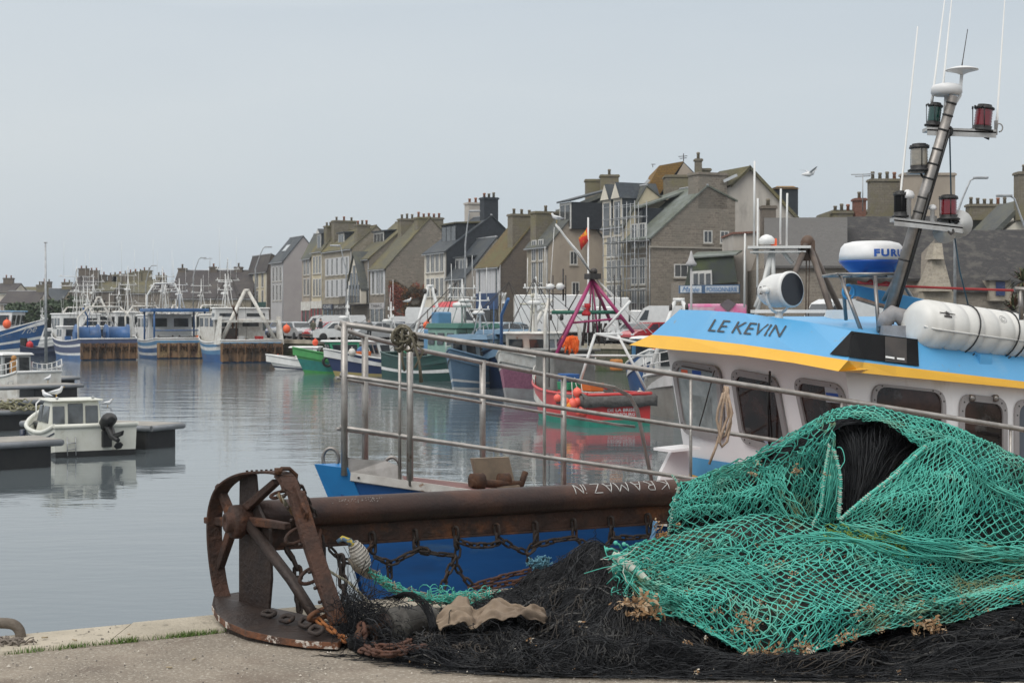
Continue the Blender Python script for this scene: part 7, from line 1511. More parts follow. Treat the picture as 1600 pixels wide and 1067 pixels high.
# --- rope hanging on the rail and tied bundle at the bow
rp_ = mat('beige_rope', (.40,.30,.22), (.30,.21,.15), sc=30, rough=.9)
m = MB(); d=11.35
for pts in ([(1133,613),(1128,640),(1124,680),(1118,700),(1108,725)],[(1133,612),(1140,630),(1142,660),(1136,690),(1128,698),(1124,690),(1130,670),(1138,650),(1134,620)],[(1130,614),(1122,640),(1120,655),(1126,685),(1134,680),(1144,645),(1137,615)]):
    m.tube([P(x,y,d+.02*i%.05) for i,(x,y) in enumerate(pts)],.010,6)
m.tube(ring3(P(1133,614,11.42),Vector((0,1,0)),Zv,.045,.045,0),.012,6,closed=True); m.tube(ring3(P(1137,615,11.42),Vector((0.2,1,0)),Zv,.045,.045,0),.012,6,closed=True)
tag(m.build('hanging_rope', rp_, uv=False), 'beige rope looped and knotted over the trawler rail before the first window', 'rope')
m = MB(); rr_ = random.Random(12); d=11.15
for i in range(16):
    c = P(632,527,d)+Vector((rr_.uniform(-.05,.06),rr_.uniform(-.05,.08),rr_.uniform(-.06,.05))); a=rr_.uniform(0,3); m.tube([c+Vector((math.cos(a)*.06*math.cos(t),math.sin(a)*.06*math.cos(t),.055*math.sin(t))) for t in np.linspace(0,5.2,9)],.009,5)
m.tube([P(648,540,d),P(655,565,d),P(658,598,d)],[.012,.01,.016],5); m.tube([P(630,530,d),P(628,560,d),P(632,580,d)],.009,5); m.tube([P(640,530,d),P(662,548,d),P(648,575,d)],.009,5)
tag(m.build('mooring_rope', mat('grey_green_rope',(.17,.15,.11),(.1,.09,.06),sc=20,rough=.9), uv=False), 'knotted grey green rope bundle tied round the bow railing', 'rope')
# ================================================================ beam trawl gear on the quay
A_, B_ = G(336,962), G(530,1010); sd0 = (B_-A_); sd0.z = 0; sd0.normalize(); pn = Vector((sd0.y,-sd0.x,0)); pn = pn if pn.y < 0 else -pn
BD = Vector((2.12,1.2,0)).normalized()
def Q(px,py,o=0.0): return RP(px,py,A_,pn)+BD*o
def QQ(px,py,o=0.0): return RP(px,py,A_+BD*o,pn)
bt = thing('beam_trawl','rusty iron beam trawl with spoked shoe, long chalked pipe and hanging chains','fishing gear',tuple(G(440,990)))
rimm = mat('rusted_brown_iron', (.075,.036,.024), (.038,.023,.018), sc=7, rough=.75, metal=.3, bump=.5, bsc=45, c3=(.17,.065,.025), sc3=4, lo3=.56, hi3=.72)
rimd = mat('dark_iron', (.028,.020,.018), (.045,.030,.024), sc=6, rough=.55, metal=.4, bump=.3, bsc=40)
rimp = mat('flaking_white_edge', (.16,.06,.025), (.07,.035,.022), sc=11, rough=.75, bump=.5, bsc=40, c3=(.50,.45,.40), sc3=13, lo3=.55, hi3=.6)
def band(pts, w0, w1, th, mt, name, closed=False, mi2=None):
    """flat strip following pts in the shoe plane; th inward"""
    c = sum(pts, Vector())/len(pts); m = MB(); rings = []
    for i,p in enumerate(pts):
        a = pts[max(0,i-1)]; b = pts[min(len(pts)-1,i+1)]; t = (b-a).normalized(); n_ = t.cross(pn).normalized(); n_ = n_ if n_.dot(c-p) > 0 else -n_
        rings.append([p+BD*w0, p+BD*w1, p+BD*w1+n_*th, p+BD*w0+n_*th])
    m.loft(rings, closed=True, sm=False); m.poly(rings[0][::-1]); m.poly(rings[-1]); return m.build(name, mt, bt, w=True, bevel=.004)
def smooth(pts, k=4):
    out = []; n = len(pts); P4 = [Vector(p) for p in pts]
    for i in range(n-1):
        p0,p1,p2,p3 = P4[max(0,i-1)],P4[i],P4[i+1],P4[min(n-1,i+2)]
        for j in range(k):
            t = j/k; out.append(.5*((2*p1)+(p2-p0)*t+(2*p0-5*p1+4*p2-p3)*t*t+(3*p1-p0-3*p2+p3)*t**3))
    out.append(P4[-1]); return out
rim = smooth([Q(*p) for p in ((345,958),(333,925),(326,885),(322,840),(323,800),(332,768),(348,750),(372,739),(400,736),(424,737),(437,744))])
band(rim, 0, .085, .014, rimm, 'rim')
rim2 = smooth([Q(*p) for p in ((430,738),(441,752),(456,800),(474,860),(498,930),(515,978))])
band(rim2, 0, .085, .03, rimm, 'slanted_runner')
band([p+Vector((-.0,0,.0)) for p in smooth([Q(*p) for p in ((447,762),(463,806),(481,864),(505,932),(520,968))])], .03, .05, -.03, rimm, 'runner_rib')
m = MB()
for x,y in ((447,775),(453,792),(459,812),(472,850),(487,893),(496,918),(503,940)): m.lathe([(.009,-.004),(.009,.008),(.004,.009)], Q(x,y,-.01)+pn*.0, axis=pn, n=8)
for i in range(8): m.box(tuple(Q(372+i*7.5,738.2-.35*i,.05)+Vector((0,0,.006))),(.012,.012,.008))
m.build('rivet', rimd, bt, w=True, uv=False)
# spokes, hub, vertical plate, strut
def spoke(a, b, w0, w1, o=.06, d=.022):
    a,b = QQ(*a,o),QQ(*b,o); t = (b-a).normalized(); s = t.cross(pn).normalized(); m = MB()
    m.hexa([a-s*w0/2-pn*d, a+s*w0/2-pn*d, a+s*w0/2+pn*d, a-s*w0/2+pn*d, b-s*w1/2-pn*d, b+s*w1/2-pn*d, b+s*w1/2+pn*d, b-s*w1/2+pn*d]); return m.build('spoke', rimm, bt, w=True, bevel=.006)
for a,b in (((362,808),(342,757)),((375,803),(432,752)),((355,815),(323,812)),((380,812),(450,822)),((362,828),(338,902))): spoke(a,b,.052,.034)
m = MB(); m.prism([QQ(x,y,.07) for x,y in ((374,741),(398,741),(402,790),(421,830),(423,905),(418,964),(373,966),(373,830))], BD*.016); m.build('web_plate', rimd, bt, w=True, bevel=.003)
m = MB(); m.tube([QQ(388,818,.04),QQ(455,905,.05),QQ(506,985,.06)],[.030,.030,.028],12); m.build('strut', rimd, bt, w=True, uv=False)
hb = Q(367,815); m = MB(); m.lathe([(.022,-.05),(.024,-.055),(.048,-.055),(.054,-.045),(.054,-.02),(.086,-.018),(.09,.0),(.09,.03),(.07,.05),(.07,.2)], hb, axis=BD, n=28); m.lathe([(.0,-.035),(.023,-.036)], hb, axis=BD, n=18, mi=1); m.build('hub', [rimm,black], bt, w=True, uv=False)
# sole plate
m = MB(); zs = QZ+.06
top = [G(x,y,zs+dz) for x,y,dz in ((334,930,.05),(331,945,.03),(338,958,.012),(352,970,0),(385,984,-.005),(430,994,-.01),(480,1001,-.012),(528,1003,-.012),(540,990,-.012),(520,972,-.005),(470,958,0),(420,948,.0),(374,924,.05))]
m.prism(top, (0,0,-.035), 1, 0); m.build('sole_plate', [rimd,rimp], bt, w=True, bevel=.003)
m = MB(); m.prism([p+Vector((0,.03,-.035)) for p in top[3:10]], (0,0,-.035)); m.build('sole_runner', rimd, bt, w=True, uv=False)
# pipe and bar
e0 = QQ(398,805,.10)
def beamline(px, py): return RP(px, py, e0, Vector((BD.y,-BD.x,0)))
e1 = beamline(1100,766); ax_b = (e1-e0).normalized(); Lb_ = (e1-e0).length
pipem = mat('rusted_pipe', (.055,.030,.024), (.035,.022,.020), sc=5, rough=.55, metal=.35, bump=.25, bsc=60, c3=(.11,.05,.032), sc3=2.2, lo3=.5, hi3=.75)
PR = .079; m = MB(); m.lathe([(PR*.93,0)]+[(PR,Lb_*i/24) for i in range(25)]+[(PR,Lb_+.8)], e0, axis=ax_b, n=40); m.build('beam_pipe', pipem, bt, w=True, uv=False)
outb = Vector((BD.y,-BD.x,0)); m = MB(); o = e0+ax_b*.06-Vector((0,0,PR*.8)); m.obox(o-outb*.012, ax_b*(Lb_+.7), outb*.022, Vector((0,0,-.115))); m.obox(o-outb*.04+Vector((0,0,-.115)), ax_b*(Lb_+.7), outb*.06, Vector((0,0,-.014))); m.build('hanger_bar', rimm, bt, w=True, bevel=.003)
# inverted chalk writing on the pipe
upb = Vector((0,0,1)); chalk = mat('chalk', (.62,.62,.60), (.4,.4,.39), sc=60, rough=.95)
def onpipe(s, ang, r=PR+.0015): return e0+ax_b*s+(outb*math.cos(ang)+upb*math.sin(ang))*r
def spx(px): return (beamline(px,775)-e0).dot(ax_b)
strokes = {'K':[[(0,0),(.05,1)],[(.75,1),(.06,.5),(.8,.02)]],'R':[[(0,0),(.03,1),(.5,.98),(.62,.8),(.5,.6),(.05,.5)],[(.3,.52),(.72,0)]],'A':[[(0,0),(.38,1),(.8,0)],[(.15,.38),(.65,.36)]],'M':[[(0,0),(.12,1),(.45,.35),(.75,1),(.92,0)]],'Z':[[(0,1),(.75,1),(.02,.02),(.8,0)]],'I':[[(.35,0),(.38,.72)],[(.37,.98),(.40,.93)]],'N':[[(0,0),(.05,1),(.7,.02),(.76,1)]]}
m = MB(); xs = [(1036,'K'),(1014,'R'),(995,'A'),(974,'M'),(951,'A'),(932,'Z'),(913,'I'),(903,'N')]
rc2 = random.Random(4)
for px,ch in xs:
    wd_ = 17 if ch != 'M' else 21
    for st in strokes[ch]:
        pts = []
        for (u,v),(u2,v2) in zip(st, st[1:]):
            for k in range(6):
                t=k/6; a = u+(u2-u)*t; b = v+(v2-v)*t; pts.append(onpipe(spx(px-a*wd_), math.radians(76-54*b)))
        u,v = st[-1]; pts.append(onpipe(spx(px-u*wd_), math.radians(76-54*v))); m.tube(pts, .0027, 4, flat=1)
m.build('chalk_writing', chalk, bt, w=True, uv=False)
m = MB()
for i in range(60):
    s = rc2.choice((spx(575),spx(535),spx(560)))+rc2.gauss(0,.03); a = math.radians(rc2.gauss(48,7)); d = rc2.uniform(.002,.006); m.tube([onpipe(s,a,PR+.0005),onpipe(s+d,a+.02,PR+.0005)],.002,4)
m.build('paint_flecks', mat('paint_fleck',(.30,.27,.25)), bt, w=True, uv=False)
# chains
chm = mat('chain_iron', (.050,.036,.030), (.028,.022,.020), sc=18, rough=.7, metal=.4, bump=.4, bsc=120, c3=(.11,.05,.025), sc3=10, lo3=.58, hi3=.7)
chr_ = mat('chain_rust', (.10,.042,.025), (.055,.026,.018), sc=18, rough=.85, bump=.5, bsc=120)
def chain(pts, ll=.078, wl=.046, r=.0075, mt=chm, par=None, name='chain', seed=0, w=True, sag=0):
    q = random.Random(seed); pts = [Vector(p) for p in pts]
    if sag:
        np_ = [];
        for a,b in zip(pts,pts[1:]):
            for k in range(5): t=k/5; np_.append(a.lerp(b,t)-Vector((0,0,4*sag*t*(1-t))))
        pts = np_+[pts[-1]]
    L = [0]
    for a,b in zip(pts,pts[1:]): L.append(L[-1]+(b-a).length)
    pitch = ll-3.6*r; n = max(1,int(L[-1]/pitch+.5)); m = MB()
    def at(s):
        s = min(max(s,0),L[-1]); i = 0
        while i < len(L)-2 and L[i+1] < s: i += 1
        t = (s-L[i])/max(1e-6,L[i+1]-L[i]); return pts[i].lerp(pts[i+1],t)
    for k in range(n):
        c = at((k+.5)*L[-1]/n); t = (at((k+.95)*L[-1]/n)-at((k+.05)*L[-1]/n)).normalized()
        a = t.cross(Vector((0,0,1))); a = a.normalized() if a.length>.1 else Vector((1,0,0)); b = t.cross(a); ang = (math.pi/2*(k%2))+q.uniform(-.3,.3)+.6; s = a*math.cos(ang)+b*math.sin(ang)
        hl, hw = ll/2-r, wl/2-r; path = []
        for j in range(12):
            th = 2*math.pi*j/12; cx_ = math.cos(th); sx_ = math.sin(th); path.append(c+t*((hl-hw)*(1 if cx_>0 else -1)+hw*cx_)+s*hw*sx_)
        m.tube(path, r, 6, closed=True)
    return m.build(name, mt, par or bt, w=w, uv=False)
def bp(px, py, o=0): return beamline(px,py)+outb*(.03+o)
for i,x in enumerate((499,578,645,708,772,832,892,950,1008)):
    yb = 858-(x-430)*.068
    chain([bp(x,yb-16),bp(x+2,yb+14 if x>520 else yb+30)], ll=.085, wl=.052, r=.009, seed=i, name='shackle')
ysw = lambda x: 858-(x-430)*.068
C_ = [[(578,852),(560,870),(540,876),(522,866),(512,855)],[(580,868),(606,878),(628,866),(650,856),(662,857)],[(645,850),(655,860),(680,864),(706,866)],[(708,842),(730,850),(758,850),(774,846)],[(708,842),(712,860),(706,878),(718,898),(732,912)],[(706,868),(694,892),(684,918)],[(772,838),(795,852),(818,862)],[(818,862),(832,850),(862,842),(892,838)],[(818,862),(824,876),(836,890)],[(832,832),(826,850),(818,862)],[(892,838),(915,852),(935,858),(950,845),(952,830)],[(950,838),(978,838),(1005,836)],[(730,916),(760,906),(795,896),(835,888)],[(738,920),(770,912),(800,906),(830,898)],[(604,878),(606,900)]]
for i,c in enumerate(C_): chain([bp(*p, .02*(i%2)) for p in c], seed=20+i, mt=chr_ if i in (12,13) else chm)
# chains inside the shoe and on the sole
chain([bp(445,858),bp(455,872),QQ(465,890,.3),QQ(466,925,.3),QQ(468,955,.28)], ll=.1, wl=.06, r=.011, seed=40); chain([QQ(533,868,.4),QQ(535,905,.4),QQ(541,948,.4)], ll=.09, wl=.055, r=.010, seed=41)
for (x,y,r_) in ((420,958,0),(448,966,1),(478,972,0),(494,984,1)):
    c = G(x,y,zs+.03); chain([c-BD*.0-sd0*.05, c+sd0*.05], ll=.11, wl=.07, r=.012, seed=x, name='chain_link')
def ringat(c, a1, a2, ra, rb, r, mt=rust, name='ring', par=bt): m = MB(); m.tube(ring3(c,a1,a2,ra,rb,0,20), r, 8, closed=True); return m.build(name, mt, par, w=True, uv=False)
ringat(QQ(469,836,.06)+pn*.02, BD, (pn*.5+Vector((0,0,-.6))).normalized(), .055, .05, .010, rimm); ringat(QQ(491,898,.06)+pn*.02, BD, (pn*.5+Vector((0,0,-.6))).normalized(), .055, .05, .010, rimm)
ringat(QQ(441,772,.05)+pn*.02, BD, (pn*.7+Vector((0,0,-.4))).normalized(), .04, .03, .009, rimm); ringat(QQ(508,958,.02)+pn*.03, BD*.6+Vector((0,0,.5)), pn, .05, .06, .013, rust)
m = MB(); m.tube([QQ(437,738,0),QQ(440,732,.02),QQ(452,732,.08),QQ(463,742,.12),QQ(462,754,.12),QQ(452,756,.08),QQ(446,750,.04)],.011,8); m.tube([QQ(434,741,.0),QQ(434,731,.0)],.018,8); m.build('top_shackle', rust, bt, w=True, uv=False)
chain([QQ(462,748,.12),QQ(472,768,.16),QQ(480,785,.22),QQ(492,806,.3)], ll=.08, wl=.045, r=.008, seed=51)
m = MB(); m.tube([bp(497,826),bp(492,836,.03),bp(493,850,.05),bp(497,862,.03)],.012,8); m.build('hook', rimm, bt, w=True, uv=False)
# --- twisted ropes
def rope(pts, r, mats_, name, lab, cat='rope', strands=3, twist=26, top=True, par=None):
    pts = smooth(pts, 10); m = MB(); T = []
    L = 0; u = None
    paths = [[] for _ in range(strands)]
    for i,p in enumerate(pts):
        t = (pts[min(i+1,len(pts)-1)]-pts[max(i-1,0)]).normalized(); 
        if u is None: u = t.orthogonal().normalized()
        u = (u-t*u.dot(t)).normalized(); v = t.cross(u)
        if i: L += (p-pts[i-1]).length
        for k in range(strands): a = 6.283*k/strands+L*twist/ (r*40); paths[k].append(p+(u*math.cos(a)+v*math.sin(a))*r*.55)
    for k in range(strands): m.tube(paths[k], r*.62, 6, mi=k%len(mats_))
    if par: return m.build(name, mats_, par, w=True, uv=False)
    return tag(m.build(name, mats_, uv=False), lab, cat)
rg1 = mat('rope_grey_green', (.17,.16,.12), (.10,.10,.07), sc=30, rough=.95); rg2 = mat('rope_cream', (.28,.25,.19), (.2,.175,.13), sc=30, rough=.95); rteal = mat('rope_teal', (.03,.30,.26), (.05,.36,.30), sc=30, rough=.8)
rope([QQ(448,762,.05)+pn*.03,QQ(470,772,.14)+pn*.05,QQ(485,795,.2)+pn*.05,QQ(503,826,.3)+pn*.05,QQ(512,852,.3)+pn*.06,QQ(530,885,.3)+pn*.08,QQ(560,908,.3)+pn*.06,QQ(598,934,.35)+pn*.1], .0075, [rg1,rg2,rg1], 'tarred_rope', 'thin grey green rope running down from the shoe top to the netting')
rope([QQ(447,770,.06)+pn*.05,QQ(462,780,.1)+pn*.08,QQ(478,800,.18)+pn*.08,QQ(492,812,.2)+pn*.07], .011, [rg1,rg2,mat('rope_brown',(.16,.10,.05))], 'frayed_rope', 'frayed thick rope tied to the top of the spoked shoe')
wrap = thing('wrapped_splice','white taped splice with blue and yellow rope eye hanging below the pipe','rope',tuple(bp(545,870)))
m = MB(); m.tube([bp(519,844,.04),bp(526,838,.05),bp(536,842,.06),bp(542,850,.07)],[.012,.016,.018,.02],10); m.build('rope_eye', mat('blue_yellow_rope',(.09,.16,.24),(.5,.38,.06),sc=14,lo=.52,hi=.56), wrap, w=True, uv=False)
m = MB(); m.tube([bp(541,846,.06),bp(546,858,.07),bp(552,868,.07),bp(560,880,.06)],[.024,.042,.045,.03],12); 
for i in range(9): t=i/8; c=bp(541+19*t,847+33*t,.067); m.tube(ring3(c,outb,(Vector((0,0,1))*.6+BD*.8).normalized(),.030+.018*math.sin(t*3),.030+.018*math.sin(t*3),0,12),.005,5,closed=True)
m.build('white_wrapping', mat('white_tape',(.52,.50,.46),(.38,.35,.31),sc=14,rough=.8,bump=.6,bsc=40), wrap, w=True, uv=False)
m = MB(); m.tube([bp(538,868,.05),bp(548,882,.06),bp(566,894,.05),bp(572,900,.04)],[.02,.028,.024,.01],8); m.build('brown_leather_end', mat('stained_leather',(.16,.13,.10),(.22,.19,.15),sc=9), wrap, w=True, uv=False)
# teal tangled netting leading right from the splice
tg = MB(); q = random.Random(21)
net_a = mat('teal_twine', (.06,.36,.285), (.09,.43,.34), sc=2.2, rough=.75, c3=(.20,.36,.27), sc3=3, lo3=.54, hi3=.74)
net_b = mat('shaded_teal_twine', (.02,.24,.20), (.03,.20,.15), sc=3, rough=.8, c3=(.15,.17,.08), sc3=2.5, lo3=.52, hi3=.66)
spine = smooth([bp(558,880,.06),bp(575,896,.09),bp(600,912,.14),bp(635,922,.2),bp(670,925,.25),bp(705,925,.28),bp(745,918,.28)],6)
for i in range(110):
    k = q.randrange(0,len(spine)-8); sp_ = .012+.035*(k/len(spine)); p0 = spine[k]; pts=[]
    for j in range(8): pts.append(spine[min(len(spine)-1,k+j)]+Vector((q.gauss(0,sp_),q.gauss(0,sp_),q.gauss(0,sp_*.7))))
    tg.tube(smooth(pts,3), q.uniform(.0018,.0035), 4, mi=0 if q.random()<.72 else 1)
for i in range(30):
    c = spine[q.randrange(len(spine)//2,len(spine))]+Vector((q.gauss(0,.05),q.gauss(0,.05),q.uniform(0,.05))); rr_=q.uniform(.02,.045); a=q.uniform(0,3); tg.tube([c+Vector((math.cos(a)*math.cos(t)*rr_,math.sin(a)*math.cos(t)*rr_,math.sin(t)*rr_)) for t in np.linspace(0,5.5,10)],.0028,4)
tag(tg.build('tangled_twine',[net_a,rg2],uv=False,fixn=False),'tangled teal twine trailing from the taped splice to the black netting','twine')
# ================================================================ nets
def surf(grid):
    A = np.array([[list(P(x,y,d)) for x,y,d in row] for row in grid]); nv_, nu_ = A.shape[:2]
    def cr(p0,p1,p2,p3,t): return .5*((2*p1)+(p2-p0)*t+(2*p0-5*p1+4*p2-p3)*t*t+(3*p1-p0-3*p2+p3)*t**3)
    def f(u, v):
        u = min(max(u,0),1)*(nu_-1); v = min(max(v,0),1)*(nv_-1); i = min(int(u),nu_-2); j = min(int(v),nv_-2); tu, tv = u-i, v-j; rows = []
        for jj in (j-1,j,j+1,j+2):
            jj = min(max(jj,0),nv_-1); rows.append(cr(A[jj,max(i-1,0)],A[jj,i],A[jj,i+1],A[jj,min(i+2,nu_-1)],tu))
        return Vector(cr(*rows,tv))
    return f
def nsv(x,y,z=0): return noise.noise(Vector((x,y,z)))
def folded(f, amp=.035, fu=5, fv=3, seed=0, push=0, along=None):
    def g(u,v):
        p = f(u,v); d = Vector((p.x, p.y, p.z-EYE)).normalized()
        n_ = amp*(nsv(u*fu+seed,v*fv+u*2.5,seed)+.5*nsv(u*fu*2.3,v*fv*2.2,seed+7)+.8*math.sin((v*fv*2.2+u*3+nsv(u*3,v*2,seed)*2)*2.2)*.5)
        return p+d*push+Vector((0,-n_*.8,n_*.6))
    return g
def netmesh(m, f, nu, nv, r=.0032, jit=.16, warp=.05, seed=0, mi=0, drop_=0.0, mi2=None, loose=.0):
    q = random.Random(seed); pts = {}
    def uv(i,j):
        u = (i+.5*(j%2))/nu; v = j/nv
        u += warp*nsv(u*4,v*3,seed+1)*min(1,4*u,4*(1-u)); v += warp*1.4*nsv(u*4,v*3,seed+5)*min(1,5*v,5*(1-v)); return u,v
    for j in range(nv+1):
        for i in range(nu+1):
            u,v = uv(i,j); u += q.gauss(0,jit*.5/nu); v += q.gauss(0,jit*.5/nv)
            if u > 1.02: continue
            pts[i,j] = (u,v)
    for j in range(nv):
        for i in range(nu+1):
            for di in ((-1,0) if j%2==0 else (0,1)):
                if (i,j) in pts and (i+di,j+1) in pts:
                    if q.random() < drop_: continue
                    a,b = pts[i,j],pts[i+di,j+1]; pa,pb = f(*a),f(*b); mid = f((a[0]+b[0])/2,(a[1]+b[1])/2)
                    mid += Vector((q.gauss(0,.003),q.gauss(0,.002),-abs(q.gauss(0,.004+loose)))); rr_ = r*q.uniform(.85,1.15); m.tube([pa,mid,pb],[rr_*1.5,rr_,rr_*1.5],4,mi=mi if (mi2 is None or q.random()<.8) else mi2,caps=False)
def coremesh(name, f, nu, nv, mt, par, push=.09, amp=.02, seed=0):
    rings = []
    for j in range(nv+1):
        row = []
        for i in range(nu+1):
            u,v = i/nu,j/nv; p = f(u,v); d = Vector((p.x,p.y,p.z-EYE)).normalized(); row.append(p+d*(push+amp*(nsv(u*14,v*9,seed)+.7*nsv(u*33,v*22,seed))))
        rings.append(row)
    m = MB(); m.loft(rings,sm=True); return m.build(name, mt, par, w=True, uv=False, fixn=False)
SF = surf([
 [(962,868,8.3),(1060,833,8.3),(1180,812,8.32),(1320,817,8.42),(1440,846,8.35),(1530,858,8.3),(1650,862,8.3)],
 [(956,878,8.1),(1060,868,7.92),(1180,850,7.88),(1320,852,7.95),(1440,880,7.95),(1530,888,8.0),(1650,886,8.0)],
 [(960,890,8.0),(1060,905,7.65),(1180,898,7.55),(1320,900,7.52),(1440,912,7.62),(1540,908,7.75),(1650,900,7.8)],
 [(972,900,7.95),(1068,940,7.48),(1185,965,7.2),(1320,955,7.2),(1440,945,7.42),(1540,930,7.68),(1650,914,7.78)],
 [(985,910,7.95),(1085,975,7.38),(1195,1032,7.04),(1305,1008,7.12),(1440,978,7.4),(1540,951,7.6),(1650,926,7.8)]])
SUL = surf([
 [(1064,752,8.75),(1112,736,8.7),(1182,712,8.7),(1240,678,8.7),(1300,645,8.7)],
 [(1049,780,8.6),(1115,765,8.48),(1190,745,8.42),(1245,720,8.45),(1304,700,8.52)],
 [(1044,808,8.55),(1120,795,8.38),(1195,785,8.32),(1250,770,8.36),(1309,755,8.42)],
 [(1043,838,8.6),(1130,830,8.4),(1200,824,8.35),(1255,820,8.35),(1313,818,8.4)]])
SH = surf([
 [(1235,682,8.78),(1300,642,8.8),(1370,638,8.8),(1440,653,8.8),(1510,671,8.8),(1570,703,8.8),(1650,738,8.8)],
 [(1248,690,8.62),(1306,652,8.62),(1372,647,8.62),(1440,672,8.6),(1506,695,8.58),(1570,728,8.58),(1650,760,8.58)],
 [(1258,704,8.62),(1312,664,8.62),(1372,658,8.58),(1430,694,8.5),(1500,724,8.45),(1570,765,8.5),(1650,795,8.5)]])
SUR = surf([
 [(1442,698,8.55),(1490,692,8.5),(1560,704,8.5),(1650,740,8.5)],
 [(1392,742,8.38),(1462,732,8.22),(1548,744,8.2),(1650,778,8.25)],
 [(1345,782,8.28),(1442,784,8.06),(1542,800,8.0),(1650,822,8.05)],
 [(1306,815,8.32),(1424,832,8.02),(1532,850,7.96),(1650,862,8.0)],
 [(1312,840,8.35),(1432,866,8.12),(1542,878,8.05),(1650,884,8.05)]])
SBI = surf([
 [(1268,676,8.85),(1310,650,8.85),(1370,645,8.85),(1450,690,8.8)],
 [(1285,700,8.72),(1318,690,8.66),(1365,690,8.64),(1425,715,8.66)],
 [(1300,745,8.62),(1325,745,8.55),(1352,750,8.52),(1385,758,8.56)],
 [(1308,815,8.5),(1320,815,8.45),(1330,812,8.45),(1345,800,8.5)]])
fn_ = thing('trawl_net','heap of teal green diamond mesh trawl net piled on the black netting','fishing net',tuple(G(1300,1000)))
corem = mat('net_heap_core', (.014,.013,.011), (.007,.008,.009), sc=7, rough=.9, bump=.9, bsc=30, c3=(.14,.085,.045), sc3=5.5, lo3=.55, hi3=.70)
corem2 = mat('net_heap_core_green', (.02,.022,.02), (.010,.012,.012), sc=7, rough=.9, bump=.9, bsc=30, c3=(.03,.10,.08), sc3=5.5, lo3=.52, hi3=.68)
tan = mat('dry_seaweed', (.26,.155,.075), (.17,.095,.045), sc=40, rough=.95)
wht = mat('white_twine', (.55,.56,.50), (.40,.45,.38), sc=30, rough=.85)
fF = folded(SF,.078,4.5,2.2,3); fUL = folded(SUL,.045,3.5,2.0,11); fH = folded(SH,.022,5,1.5,17); fUR = folded(SUR,.055,3,2.3,23)
layers = [('front_lobe',fF,42,36,corem,0),('left_lobe',fUL,18,15,corem2,0),('hood',fH,34,9,corem2,0),('right_lobe',fUR,24,30,corem2,0)]
for nm,f,nu,nv,cm,_ in layers:
    m = MB(); netmesh(m,f,nu,nv,.0028,seed=len(nm),mi2=1); m.build('net_panel', [net_a,wht if nm=='x' else net_a], fn_, w=True, uv=False, fixn=False)
    m = MB(); f2 = lambda u,v,f=f: (lambda p: p+Vector((p.x,p.y,p.z-EYE)).normalized()*(.035+.02*nsv(u*9,v*9,5)))(f(min(1,u*.97+.02),v)); netmesh(m,f2,int(nu*1.1),int(nv*1.05),.0026,seed=len(nm)+50,warp=.06,jit=.5,drop_=.12,loose=.006); m.build('under_net_panel', net_b, fn_, w=True, uv=False, fixn=False)
    coremesh('heap_core', f, 70, 40, cm, fn_, push=.085, amp=.05, seed=len(nm))
# crumpled overlapping flaps of the same mesh
qp = random.Random(88)
def patch(f, u0, v0, su, sv, ang, seed, off):
    ca, sa = math.cos(ang), math.sin(ang)
    def g(u,v):
        x, y = (u-.5)*su, (v-.5)*sv; uu, vv = u0+x*ca-y*sa*.5, v0+x*sa*1.2+y*ca; e = min(1, 5*min(u,1-u,v,1-v)); p = f(min(1,max(0,uu)),min(1,max(0,vv)))
        n_ = .03*nsv(u*5,v*4,seed)+.02*math.sin(v*14+5*nsv(u*3,v*2,seed)); return p+Vector((0,-(off*e+n_*e*.8)-.003,n_*e+.002))
    return g
m = MB()
for k,(f,u0,v0,su,sv,ang,off) in enumerate(((fF,.12,.45,.26,.7,.5,.02),(fF,.42,.30,.45,.35,-.15,.025),(fF,.72,.35,.4,.4,.12,.02),(fF,.30,.82,.3,.35,.3,.015),(fF,.62,.75,.35,.3,-.2,.015),(fUR,.35,.5,.5,.5,.35,.02),(fUR,.75,.3,.45,.4,-.1,.02),(fUL,.35,.5,.6,.6,.3,.02),(fUL,.85,.6,.3,.8,.1,.02),(fH,.7,.5,.5,.9,0,.015))):
    netmesh(m, patch(f,u0,v0,su,sv,ang,k*3+1,off), max(5,int(su*44)), max(6,int(sv*30)), .0026, seed=200+k, jit=.5, warp=.09, drop_=.05, mi=0 if k%2 else 1, loose=.004)
m.build('net_flap', [net_a,net_b], fn_, w=True, uv=False, fixn=False)
SX = surf([[(1105,738,8.5),(1180,706,8.46),(1245,668,8.46),(1305,642,8.5)],[(1110,748,8.44),(1182,720,8.40),(1248,690,8.40),(1306,668,8.44)],[(1112,760,8.42),(1185,738,8.36),(1250,715,8.37),(1304,700,8.40)]])
m = MB(); netmesh(m, folded(SX,.025,5,2,5), 15, 9, .0027, seed=400, jit=.5, warp=.06, drop_=.14, mi=1, mi2=0, loose=.004); m.build('net_flap', [net_a,net_b], fn_, w=True, uv=False, fixn=False)
